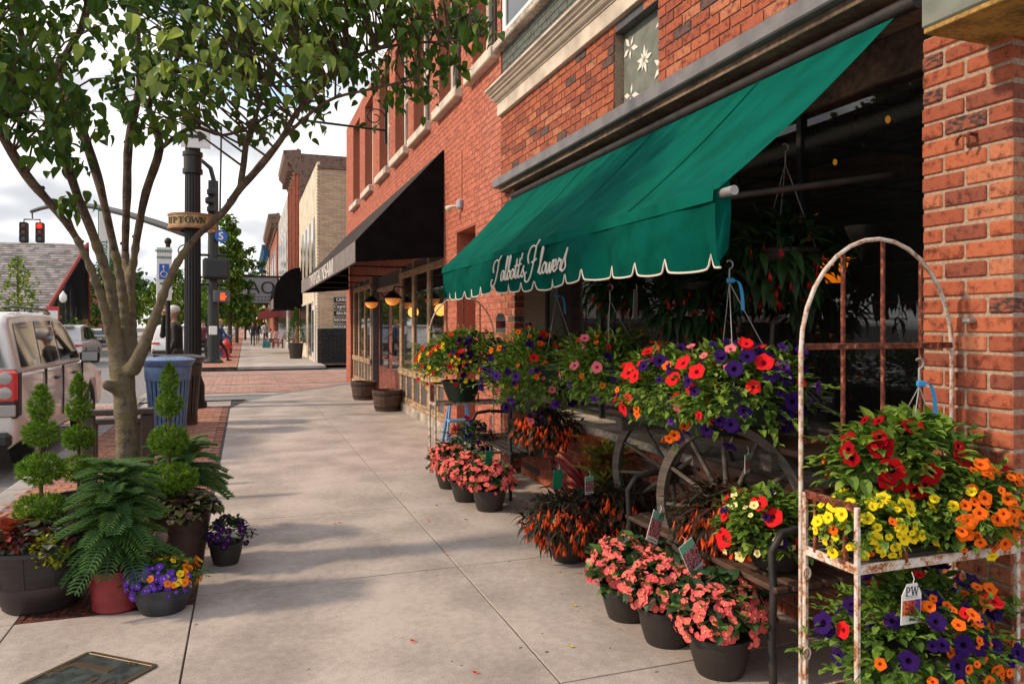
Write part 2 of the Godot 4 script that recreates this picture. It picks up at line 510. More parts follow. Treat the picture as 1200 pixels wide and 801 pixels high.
func _ready() -> void:
	rng.seed = 20240611
	# camera, sky, sun, exposure
	var cam := Camera3D.new()
	cam.name = "camera"
	cam.projection = Camera3D.PROJECTION_FRUSTUM
	cam.near = 0.05
	cam.far = 900.0
	cam.size = 2.0 * 0.05 * 400.5 / 880.0
	cam.frustum_offset = Vector2(0, -0.05 * 18.5 / 880.0)
	cam.position = Vector3(0, 1.45, 0)
	cam.rotation = Vector3(0, -atan(313.0 / 880.0), 0)
	add_child(cam)
	cam.current = true
	var we := WorldEnvironment.new()
	we.name = "environment"
	var env := Environment.new()
	env.background_mode = Environment.BG_SKY
	var sky := Sky.new()
	var sm := PanoramaSkyMaterial.new()
	sm.panorama = cloud_sky()
	sm.energy_multiplier = 1.0
	sky.sky_material = sm
	env.sky = sky
	env.background_energy_multiplier = 1.28
	env.tonemap_mode = Environment.TONE_MAPPER_LINEAR
	env.tonemap_exposure = 1.17
	env.sdfgi_enabled = true
	env.ssao_enabled = true
	env.ssil_enabled = true
	we.environment = env
	add_child(we)
	var sun := DirectionalLight3D.new()
	sun.name = "sun"
	sun.light_color = Color(1.0, 0.91, 0.80)
	sun.light_energy = 1.0
	sun.light_angular_distance = 4.0
	sun.shadow_enabled = true
	var to := Vector3(1.0, -0.66, 0.13).normalized()
	sun.transform = Transform3D(Basis.looking_at(to, Vector3.UP), Vector3(-10, 20, -5))
	add_child(sun)
	noise3.seed = 7
	noise3.frequency = 0.02
	make_materials()
	# large structure
	make_ground()
	make_shop()
	make_awning()
	make_red_building()
	make_far_row()
	make_across()
	make_street_tree()
	make_far_trees()
	# objects
	make_cars()
	make_furniture()
	make_people()
	make_display()
	make_flowers()

# ---------------------------------------------------------------- shared builders
func w(called: String, b, m: Material, parent: Node3D, label := "", kind := "") -> MeshInstance3D:
	# a part whose mesh is given in world coordinates
	var o := part(called, b, m, parent, label, kind)
	o.transform = parent.global_transform.affine_inverse()
	return o

func wbox(called: String, lo: Vector3, hi: Vector3, m: Material, parent: Node3D, r := 0.006) -> MeshInstance3D:
	# a bevelled box between two corners given as (x, y, forward)
	var b := MB.new()
	var a := P(lo.x, lo.y, lo.z)
	var d := P(hi.x, hi.y, hi.z)
	b.bev((a + d) * 0.5, (d - a).abs(), r)
	return w(called, b, m, parent)

var brick_cache := {}

func brick_mesh(size: Vector3, variant: int) -> ArrayMesh:
	var key := "%.3f_%.3f_%.3f_%d" % [size.x, size.y, size.z, variant]
	if not brick_cache.has(key):
		var b := MB.new()
		var r := RandomNumberGenerator.new()
		r.seed = variant + 5
		b.bev(Vector3.ZERO, size * Vector3(1, r.randf_range(0.96, 1.0), r.randf_range(0.975, 1.0)), 0.004 + 0.002 * variant, Basis(Vector3(0, 0, 1), r.randf_range(-0.004, 0.004)) * Basis(Vector3(1, 0, 0), r.randf_range(-0.008, 0.008)))
		brick_cache[key] = b.mesh()
	return brick_cache[key]

func lay(parent: Node3D, list: Array, keep: int, called: String, stuff_mat: Material, stuff_called: String) -> void:
	# list of [centre, size, material key, colour]; the nearest ones are parts of their own, the rest one part
	var eye := Vector3(0, 1.45, 0)
	list.sort_custom(func(a, b): return a[0].distance_squared_to(eye) < b[0].distance_squared_to(eye))
	var inv := parent.global_transform.affine_inverse()
	var rest := MB.new()
	var i := 0
	for e in list:
		if i < keep:
			var o := MeshInstance3D.new()
			o.name = called
			o.mesh = brick_mesh(e[1], i % 3)
			o.material_override = M[e[2]]
			parent.add_child(o, true)
			o.transform = inv * Transform3D(Basis(), e[0])
		else:
			rest.col = e[3]
			rest.box(e[0], e[1])
		i += 1
	if rest.v.size():
		w(stuff_called, rest, stuff_mat, parent, "", "stuff")

func text_mesh(txt: String, size: float, depth := 0.004, font := "Droid Sans", bold := false, squeeze := 1.0) -> Mesh:
	var f := SystemFont.new()
	f.font_names = PackedStringArray([font])
	if bold:
		f.font_weight = 700
	var t := TextMesh.new()
	t.font = f
	t.text = txt
	t.font_size = 64
	t.pixel_size = size / 64.0
	t.depth = depth
	t.curve_step = 1.0
	return t

func lettering(txt: String, size: float, m: Material, parent: Node3D, t: Transform3D, font := "Droid Sans", bold := false) -> MeshInstance3D:
	var o := MeshInstance3D.new()
	o.name = "lettering"
	o.mesh = text_mesh(txt, size, 0.004, font, bold)
	o.material_override = m
	parent.add_child(o, true)
	o.transform = parent.global_transform.affine_inverse() * t
	return o

const FACE_CAM := Basis(Vector3(1, 0, 0), Vector3(0, 1, 0), Vector3(0, 0, 1))
const FACE_STREET := Basis(Vector3(0, 0, 1), Vector3(0, 1, 0), Vector3(-1, 0, 0))

# ---------------------------------------------------------------- ground
func make_ground() -> void:
	var b := MB.new()
	b.quad(P(-300, -0.20, -60), P(300, -0.20, -60), P(300, -0.20, 600), P(-300, -0.20, 600), Vector3.UP)
	struct("ground", b, M.joint)
	b = MB.new()
	b.quad(P(-15, -0.13, -30), P(-2.06, -0.13, -30), P(-2.06, -0.13, 400), P(-15, -0.13, 400), Vector3.UP)
	struct("road", b, M.asphalt)
	b = MB.new()
	b.quad(P(-2.04, -0.13, 17.2), P(60, -0.13, 17.2), P(60, -0.13, 28.0), P(-2.04, -0.13, 28.0), Vector3.UP)
	b.quad(P(-60, -0.126, 17.2), P(-14.9, -0.126, 17.2), P(-14.9, -0.126, 28.0), P(-60, -0.126, 28.0), Vector3.UP)
	struct("side_street", b, M.asphalt)
	for s in [[-8.6, -8.48], [-8.36, -8.24]]:
		b = MB.new()
		b.quad(P(s[0], -0.122, 31), P(s[1], -0.122, 31), P(s[1], -0.122, 200), P(s[0], -0.122, 200), Vector3.UP)
		struct("road_marking", b, M.yellow_line)
	# crosswalks laid with brick pavers between concrete bands
	var cw := Node3D.new()
	cw.name = "crosswalk"
	add_child(cw)
	cw.set_meta("kind", "structure")
	b = MB.new()
	b.box(P(2.0, -0.125, 22.9), Vector3(8.4, 0.02, 9.6))
	w("crosswalk_bed", b, M.kerb, cw)
	var list := []
	var kx := 0
	var z := 18.75
	while z < 27.2:
		var x := -1.7 + (0.15 if kx % 2 else 0.0)
		while x < 5.9:
			if absf(z - 21.0) > 0.22 and absf(z - 25.0) > 0.22:
				var q := rf(0.75, 1.2)
				list.append([P(x, -0.112, z), Vector3(0.29, 0.02, 0.14), "brick1", Color(0.46 * q, 0.27 * q, 0.21 * q)])
			x += 0.3
		z += 0.15
		kx += 1
	lay(cw, list, 0, "paver", M.brick_all, "pavers")
	b = MB.new()
	b.box(P(-7.6, -0.125, 15.2), Vector3(11.0, 0.02, 3.6))
	w("crosswalk_bed", b, M.kerb, cw)
	list = []
	z = 13.7
	kx = 0
	while z < 16.7:
		var x := -12.9 + (0.15 if kx % 2 else 0.0)
		while x < -2.2:
			var q := rf(0.75, 1.2)
			list.append([P(x, -0.112, z), Vector3(0.29, 0.02, 0.14), "brick1", Color(0.48 * q, 0.29 * q, 0.23 * q)])
			x += 0.3
		z += 0.15
		kx += 1
	lay(cw, list, 0, "paver", M.brick_all, "pavers")
	# sidewalk: bed, slabs with open joints
	var sw := Node3D.new()
	sw.name = "sidewalk"
	add_child(sw)
	sw.set_meta("kind", "structure")
	b = MB.new()
	b.box(P(0.3, -0.105, 2.8), Vector3(4.5, 0.19, 25.6))
	w("sidewalk_bed", b, M.joint, sw)
	var zs := [-9.8, -8.2, -6.6, -5.0, -3.4, -1.86, -0.3, 1.25, 2.81, 4.38, 5.96, 7.53, 9.1, 10.7, 12.3, 13.9]
	for i in zs.size() - 1:
		for c in [[-0.25, 1.21], [1.21, 2.62]]:
			slab(sw, c[0], c[1], zs[i], zs[i + 1])
	for i in 8:
		slab(sw, -1.78, -1.06, zs[i], zs[i + 1])
		slab(sw, -1.06, -0.25, zs[i], zs[i + 1])
	slab(sw, -1.78, -1.06, 2.81, 4.25)
	slab(sw, -1.06, -0.25, 2.81, 4.25)
	slab(sw, -1.78, -1.06, 4.25, 5.95)
	slab(sw, -1.78, -0.25, 14.65, 15.55)
	# the rounded corner of the sidewalk with its grey edge strip
	var edge: Array = []
	for k in 17:
		var t := k / 16.0
		edge.append(Vector2(lerpf(-0.25, 2.62, t), 14.1 + 5.0 * pow(t, 0.62)))
	for k in 16:
		var bb := MB.new()
		var poly := PackedVector2Array([Vector2(edge[k].x, 13.9), Vector2(edge[k + 1].x, 13.9), edge[k + 1], edge[k]])
		bb.prism(poly, -0.1, 0.0, Transform3D(Basis(Vector3(1, 0, 0), Vector3(0, 0, -1), Vector3(0, 1, 0)), Vector3.ZERO))
		w("slab", bb, M.concrete, sw)
	for k in 16:
		var bb := MB.new()
		var o := Vector2(-0.05, 0.42)
		var poly := PackedVector2Array([edge[k], edge[k + 1], edge[k + 1] + o, edge[k] + o])
		bb.prism(poly, -0.12, -0.012, Transform3D(Basis(Vector3(1, 0, 0), Vector3(0, 0, -1), Vector3(0, 1, 0)), Vector3.ZERO))
		w("kerb_strip", bb, M.dark_band, sw)
	# brick paver strip between the tree and the corner
	list = []
	z = 6.02
	kx = 0
	while z < 14.6:
		var x := -1.68 - (0.1 if kx % 2 else 0.0)
		while x < -0.3:
			var wd := minf(0.196, -0.262 - (x - 0.098))
			var q := rf(0.7, 1.25)
			list.append([P(x - 0.098 + wd / 2, -0.03 + rf(0, 0.003), z), Vector3(wd, 0.06, 0.094), "paver%d" % rng.randi_range(0, 3), Color(0.42 * q, 0.20 * q, 0.135 * q)])
			x += 0.2
		z += 0.1
		kx += 1
	for k in 4:
		var q: float = [0.8, 1.0, 1.2, 1.05][k]
		mat("paver%d" % k, Color(0.42 * q, 0.195 * q, 0.13 * (2.0 - q)), 0.9, {"tex": T.brick, "normal": T.brick_n, "scale": 2.0})
	lay(sw, list, 300, "brick", M.brick_all, "brickwork")
	for k in 18:
		wbox("kerbstone", Vector3(-2.02, -0.19, -9.8 + k * 1.35), Vector3(-1.79, 0.002, -9.81 + (k + 1) * 1.35), M.kerb, sw, 0.02)
	# far sidewalk beyond the side street
	var fs := Node3D.new()
	fs.name = "sidewalk_001"
	add_child(fs)
	fs.set_meta("kind", "structure")
	b = MB.new()
	b.box(P(0.6, -0.115, 214), Vector3(4.5, 0.16, 371))
	w("sidewalk_bed", b, M.joint, fs)
	var zz := 28.4
	while zz < 75:
		slab(fs, -0.25, 1.3, zz, zz + 1.6, 0.004)
		slab(fs, 1.3, 2.8, zz, zz + 1.6, 0.004)
		zz += 1.6
	b = MB.new()
	b.quad(P(-0.25, -0.002, 75), P(2.8, -0.002, 75), P(2.8, -0.002, 400), P(-0.25, -0.002, 400), Vector3.UP)
	w("paving", b, M.concrete, fs)
	b = MB.new()
	b.quad(P(-1.6, -0.004, 28.5), P(-0.27, -0.004, 28.5), P(-0.27, -0.004, 400), P(-1.6, -0.004, 400), Vector3.UP)
	w("paving", b, M.paver1, fs)
	# far side of the main road
	b = MB.new()
	b.box(P(-20.0, -0.1, 114.0), Vector3(10.0, 0.2, 172))
	struct("pavement", b, M.kerb)

func slab(parent: Node3D, x0: float, x1: float, z0: float, z1: float, gap := 0.004) -> void:
	wbox("slab", Vector3(x0 + gap, -0.10, z0 + gap), Vector3(x1 - gap, rf(-0.0012, 0.0012), z1 - gap), M.concrete, parent, 0.002)

# ---------------------------------------------------------------- flower shop
func make_shop() -> void:
	var S := thing("flower_shop", "orange brick flower shop with cream cornice above the green awning", "building", P(2.9, 0, 4.6))
	var list := []
	var L := 0.19
	var C := 0.0677
	var cols := [Color(0.37, 0.098, 0.046), Color(0.31, 0.080, 0.040), Color(0.42, 0.118, 0.054), Color(0.24, 0.066, 0.038), Color(0.46, 0.165, 0.085), Color(0.12, 0.07, 0.06)]
	var pick := func() -> int:
		var q := rng.randf()
		return 5 if q < 0.07 else 4 if q < 0.16 else 3 if q < 0.27 else 2 if q < 0.5 else 1 if q < 0.72 else 0
	var put := func(x0: float, x1: float, y: float, z0: float, z1: float) -> void:
		var k: int = pick.call()
		var jit := rf(-0.0015, 0.0015)
		list.append([P((x0 + x1) / 2 + jit, y + C / 2, (z0 + z1) / 2), Vector3(absf(x1 - x0), C - 0.011, absf(z1 - z0) - 0.010), "brick%d" % k, cols[k]])
	# runs of bricks on the street face: from z0 to z1, between two heights
	var run := func(z0: float, z1: float, y0: float, y1: float, x: float, off: float) -> void:
		var rows := int(round((y1 - y0) / C))
		for r in rows:
			var z := z0 - (L * 0.5 if r % 2 else 0.0) - off
			while z < z1 - 0.01:
				var a := maxf(z, z0)
				var e := minf(z + L, z1)
				if e - a > 0.035:
					put.call(x, x + 0.10, y0 + r * C, a, e)
				z += L
	# end pillar
	for r in 38:
		var y := r * C
		if r % 2:
			put.call(2.5, 2.59, y, 1.86, 2.05)
			put.call(2.5, 2.59, y, 2.05, 2.24)
			put.call(2.60, 2.79, y, 1.86, 1.95)
			put.call(2.80, 2.95, y, 1.86, 1.95)
			put.call(2.60, 2.78, y, 2.15, 2.24)
		else:
			put.call(2.5, 2.59, y, 1.86, 1.96)
			put.call(2.5, 2.59, y, 1.96, 2.14)
			put.call(2.5, 2.59, y, 2.14, 2.24)
			put.call(2.60, 2.70, y, 1.86, 1.95)
			put.call(2.71, 2.90, y, 1.86, 1.95)
			put.call(2.60, 2.78, y, 2.15, 2.24)
	wbox("mortar", Vector3(2.508, 0.0, 1.868), Vector3(2.95, 2.57, 2.232), M.mortar, S, 0.002)
	wbox("pier_core", Vector3(2.82, -0.1, 1.90), Vector3(3.3, 2.9, 2.21), M.room, S)
	# wall over the shop window, with the panel left open
	run.call(4.84, 7.37, 2.94, 2.94 + 10 * C, 2.5, 0.0)
	run.call(1.6, 4.23, 2.94, 2.94 + 10 * C, 2.5, 0.03)
	run.call(4.23, 4.84, 2.94, 2.94 + 1 * C, 2.5, 0.0)
	run.call(4.23, 4.84, 2.94 + 9 * C, 2.94 + 10 * C, 2.5, 0.0)
	wbox("mortar", Vector3(2.508, 2.92, 4.845), Vector3(2.72, 3.61, 7.368), M.mortar, S, 0.002)
	wbox("mortar", Vector3(2.508, 2.92, 1.6), Vector3(2.72, 3.61, 4.225), M.mortar, S, 0.002)
	# far pier and the low wall under the window
	run.call(6.95, 7.37, 0.0, 42 * C, 2.5, 0.0)
	wbox("mortar", Vector3(2.508, 0.0, 6.958), Vector3(2.9, 2.84, 7.368), M.mortar, S, 0.002)
	run.call(2.24, 6.95, 0.0, 9 * C, 2.56, 0.07)
	wbox("mortar", Vector3(2.568, 0.0, 2.24), Vector3(2.86, 0.605, 6.95), M.mortar, S, 0.002)
	wbox("window_sill", Vector3(2.52, 0.61, 2.245), Vector3(2.9, 0.67, 6.945), M.cream2, S, 0.012)
	lay(S, list, 300, "brick", M.brick_all, "brickwork")
	# painted grey bricks of the upper storey
	list = []
	for r in 6:
		var z := 1.6 - (L * 0.5 if r % 2 else 0.0)
		while z < 7.36:
			var a := maxf(z, 1.6)
			var e := minf(z + L, 7.36)
			if e - a > 0.03:
				list.append([P(2.56, 3.882 + (r + 0.5) * C, (a + e) / 2), Vector3(0.1, C - 0.008, e - a - 0.008), "grey_brick", Color(0.115, 0.135, 0.125)])
			z += L
	lay(S, list, 120, "painted_brick", M.brick_all, "brickwork")
	wbox("wall_core", Vector3(2.52, 3.55, 1.6), Vector3(2.9, 6.6, 7.36), M.grey_joint, S, 0.002)
	# cornice: frieze and moulding
	wbox("frieze", Vector3(2.46, 3.615, 1.5), Vector3(2.6, 3.745, 7.38), M.cream, S, 0.004)
	var b := MB.new()
	var prof := [Vector2(2.60, 3.745), Vector2(2.45, 3.745), Vector2(2.45, 3.760), Vector2(2.425, 3.766), Vector2(2.41, 3.782), Vector2(2.405, 3.80), Vector2(2.385, 3.803), Vector2(2.38, 3.818), Vector2(2.36, 3.828), Vector2(2.35, 3.846), Vector2(2.33, 3.852), Vector2(2.328, 3.872), Vector2(2.6, 3.885)]
	b.prism(PackedVector2Array(prof), -7.40, -1.5)
	w("cornice", b, M.cream, S)
	wbox("ledge", Vector3(2.42, 4.292, 1.5), Vector3(2.7, 4.372, 7.42), M.cream2, S, 0.01)
	for k in 4:
		var z0 := 2.0 + k * 1.4
		var f := wbox("window", Vector3(2.47, 4.388, z0), Vector3(2.54, 6.3, z0 + 0.09), M.white, S)
		wbox("frame", Vector3(2.47, 4.388, z0 + 0.95), Vector3(2.54, 6.3, z0 + 1.04), M.white, f)
		wbox("frame", Vector3(2.475, 4.388, z0 + 0.09), Vector3(2.535, 4.47, z0 + 0.95), M.white, f)
		wbox("pane", Vector3(2.49, 4.47, z0 + 0.09), Vector3(2.515, 6.3, z0 + 0.95), M.glass_dark, f, 0.002)
	# recessed panel with pale flower cut-outs
	var pn := wbox("decorative_panel", Vector3(2.575, 3.0, 4.24), Vector3(2.6, 3.56, 4.83), M.sage, S, 0.003)
	wbox("panel_lintel", Vector3(2.50, 3.548, 4.23), Vector3(2.62, 3.61, 4.838), M.slate, S, 0.003)
	for f in [[4.53, 3.27, 0.105, 9, 0.2], [4.73, 3.42, 0.12, 5, 0.9], [4.72, 3.08, 0.12, 4, 0.2], [4.31, 3.16, 0.11, 5, 0.6], [4.31, 3.46, 0.11, 4, 1.1]]:
		b = MB.new()
		for k in f[3]:
			var a: float = f[4] + TAU * k / f[3]
			var rr: float = f[2] * (1.0 if k % 2 == 0 else 0.72)
			var dd := Vector2(cos(a), sin(a))
			var pp := Vector2(-dd.y, dd.x) * rr * 0.17
			var o := Vector2(f[0], f[1])
			var q := [o + dd * rr * 0.12, o + dd * rr * 0.5 + pp, o + dd * rr, o + dd * rr * 0.5 - pp]
			var pts: Array = []
			for e in q:
				pts.append(Vector3(2.572 - 0.0006 * k, clampf(e.y, 3.01, 3.545), -clampf(e.x, 4.25, 4.82)))
			b.quad(pts[0], pts[1], pts[2], pts[3], Vector3.LEFT)
		w("flower_motif", b, M.letter, pn)
	# flashing over the awning, boxed sign edge over the pillar
	wbox("flashing", Vector3(2.37, 2.845, 2.2), Vector3(2.66, 2.935, 7.26), M.flashing, S, 0.008)
	wbox("soffit", Vector3(2.42, 2.80, 2.245), Vector3(3.0, 2.843, 7.2), M.room_dark, S, 0.002)
	wbox("sign_box", Vector3(2.20, 2.475, -2.0), Vector3(2.62, 3.05, 1.97), M.sage, S, 0.006)
	wbox("sign_box_soffit", Vector3(2.205, 2.455, -2.0), Vector3(2.61, 2.474, 1.964), M.ochre, S, 0.003)
	b = MB.new()
	var hk: Array = []
	for k in 9:
		var a := -0.4 + k * 0.55
		hk.append(P(2.455 + 0.0 * k, 2.14 + 0.024 * sin(a) - 0.02, 2.02 + 0.024 * cos(a)))
	b.tube([P(2.51, 2.145, 2.0), P(2.46, 2.145, 2.0)], 0.007, 6)
	b.tube(hk, 0.006, 6)
	w("wall_hook", b, M.rust_dark, S)
	wbox("wall_clip", Vector3(2.46, 1.46, 2.00), Vector3(2.505, 1.48, 2.03), M.wire, S)
	# window: frame, mullions, panes
	var zf := [2.245, 3.32, 4.53, 5.74, 6.945]
	for z in zf:
		wbox("mullion", Vector3(2.83, 0.67, z - 0.018), Vector3(2.89, 2.6, z + 0.018), M.black_metal, S, 0.004)
	wbox("window_head", Vector3(2.82, 2.60, 2.245), Vector3(2.92, 2.80, 6.945), M.room_dark, S)
	for k in 4:
		b = MB.new()
		b.quad(P(2.855, 0.67, zf[k] + 0.018), P(2.855, 0.67, zf[k + 1] - 0.018), P(2.855, 2.6, zf[k + 1] - 0.018), P(2.855, 2.6, zf[k] + 0.018), Vector3.LEFT)
		w("pane", b, M.glass, S)
	# the dark room behind the glass
	wbox("floor", Vector3(2.9, 0.2, 1.9), Vector3(8.1, 0.3, 9.1), M.room, S)
	wbox("ceiling", Vector3(2.9, 2.78, 1.9), Vector3(8.1, 2.9, 9.1), M.room, S)
	wbox("back_wall", Vector3(8.0, 0.3, 1.9), Vector3(8.1, 2.78, 9.1), M.room_dark, S)
	wbox("side_wall", Vector3(2.95, 0.3, 9.0), Vector3(8.0, 2.78, 9.1), M.room_dark, S)
	wbox("side_wall", Vector3(2.95, 0.3, 1.9), Vector3(8.0, 2.78, 2.0), M.room_dark, S)
	for z in [3.2, 4.4, 5.6]:
		wbox("ceiling_grid", Vector3(2.95, 2.765, z), Vector3(8.0, 2.781, z + 0.025), M.black, S, 0.002)
	for x in [4.4, 5.6, 6.8]:
		wbox("ceiling_grid", Vector3(x, 2.755, 2.0), Vector3(x + 0.025, 2.779, 9.0), M.black, S, 0.002)
	for q in [[3.70, 3.62], [3.43, 3.05]]:
		b = MB.new()
		b.lathe([Vector2(0.0, 0.06), Vector2(0.11, 0.055), Vector2(0.14, 0.0), Vector2(0.165, -0.006), Vector2(0.165, 0.006)], 28, P(q[0], 2.77, q[1]))
		w("ceiling_downlight", b, M.ochre, S)
	for s in [[2.95, 2.55, 2.4, 4.6, 9], [3.3, 2.5, 3.0, 6.2, 11]]:
		var cord := thing("string_lights", "clear bulb string lights strung under the shop ceiling, %s cord" % ("front" if s[0] < 3.1 else "rear"), "string lights", P(s[0], s[1], s[2]))
		b = MB.new()
		var pts: Array = []
		for k in 25:
			var t := k / 24.0
			pts.append(P(s[0] + 0.5 * t, s[1] + 0.16 - 0.16 * absf(sin(t * PI * 2.0)), lerpf(s[2], s[3], t)))
		b.tube(pts, 0.005, 5)
		w("cord", b, M.black, cord)
		for k in s[4]:
			var p: Vector3 = pts[1 + int(k * 22.0 / (s[4] - 1))]
			b = MB.new()
			b.lathe([Vector2(0.010, 0.0), Vector2(0.012, -0.03), Vector2(0.0, -0.03)], 8, p)
			var so := w("socket", b, M.black, cord)
			b = MB.new()
			b.ball(p + Vector3(0, -0.052, 0), Vector3(0.013, 0.02, 0.013), 8, 6)
			w("bulb", b, M.bulb if k % 9 == 2 else M.bulb_off, so)
	# lantern lamp and other goods inside the window
	var lp := thing("table_lantern", "black framed lantern with amber lit panes behind the shop glass", "lamp", P(3.75, 0.85, 4.05))
	b = MB.new()
	b.lathe([Vector2(0.0, 0.0), Vector2(0.09, 0.0), Vector2(0.09, 0.03), Vector2(0.025, 0.06), Vector2(0.02, 0.85), Vector2(0.05, 0.89), Vector2(0.0, 0.9)], 12, P(3.75, 0.85, 4.05))
	w("stand", b, M.black, lp)
	b = MB.new()
	b.lathe([Vector2(0.05, 0.0), Vector2(0.105, 0.16), Vector2(0.10, 0.17)], 6, P(3.75, 1.74, 4.05))
	w("lamp_glass", b, M.lamp_glow, lp)
	b = MB.new()
	b.lathe([Vector2(0.15, 0.165), Vector2(0.10, 0.22), Vector2(0.02, 0.27), Vector2(0.0, 0.29)], 6, P(3.75, 1.74, 4.05))
	w("lamp_cap", b, M.black, lp)
	var ol := OmniLight3D.new()
	ol.name = "lantern_light"
	ol.light_color = Color(1.0, 0.6, 0.2)
	ol.light_energy = 0.10
	ol.light_size = 0.05
	ol.omni_range = 8.0
	ol.omni_attenuation = 2.0
	ol.shadow_enabled = true
	ol.position = P(3.75, 1.83, 4.05)
	add_child(ol)
	var tb := thing("display_table", "long brown wooden display table inside the shop window", "table", P(3.75, 0.3, 4.0))
	wbox("table_top", Vector3(3.35, 0.80, 2.5), Vector3(4.15, 0.85, 6.4), M.wood_dark, tb)
	for q in [[3.4, 2.55], [4.05, 2.55], [3.4, 6.3], [4.05, 6.3]]:
		wbox("leg", Vector3(q[0], 0.3, q[1]), Vector3(q[0] + 0.06, 0.80, q[1] + 0.06), M.wood_dark, tb)
	var cb := thing("display_shelf", "dim wooden shelf unit on the shop's rear wall", "shelf", P(7.7, 0.3, 5.6))
	wbox("shelf_back", Vector3(7.9, 0.3, 3.6), Vector3(7.98, 2.3, 7.6), M.wood_dark, cb)
	for k in 5:
		wbox("shelf_board", Vector3(7.5, 0.32 + k * 0.47, 3.6), Vector3(7.9, 0.35 + k * 0.47, 7.6), M.wood, cb)
	var cn := thing("cone_vase", "pale pointed paper cone vase hanging near the lantern", "vase", P(3.5, 1.85, 3.55))
	b = MB.new()
	b.lathe([Vector2(0.0, 0.0), Vector2(0.10, 0.22), Vector2(0.095, 0.22), Vector2(0.0, 0.02)], 14, P(3.5, 1.83, 3.55))
	w("cone", b, M.tag_grey, cn)
	var gp := thing("ponytail_palm", "spiky ponytail palm with swollen stem inside the shop window", "plant", P(3.3, 0.85, 2.85))
	b = MB.new()
	b.lathe([Vector2(0.0, 0.0), Vector2(0.11, 0.0), Vector2(0.14, 0.2), Vector2(0.13, 0.21), Vector2(0.0, 0.18)], 18, P(3.3, 0.85, 2.85))
	w("pot", b, M.wood_dark, gp)
	b = MB.new()
	b.tube([P(3.3, 1.02, 2.85), P(3.3, 1.12, 2.85), P(3.3, 1.3, 2.86), P(3.31, 1.5, 2.86)], [0.09, 0.08, 0.03, 0.018], 10)
	w("trunk", b, M.bark, gp)
	var xs := []
	for k in 70:
		xs.append(Transform3D(Basis(Vector3.UP, rf(0, TAU)) * Basis(Vector3.RIGHT, rf(-0.4, 0.7)) * Basis().scaled(Vector3(1, 1, rf(2.6, 4.2))), P(3.31, 1.5, 2.86)))
	copies("leaves", leaf_mesh(0.1, 0.012, 0.35, 0.0), M.leaf_thick, xs, [Color(0.04, 0.075, 0.03), Color(0.05, 0.09, 0.03)], gp).transform = gp.global_transform.affine_inverse()

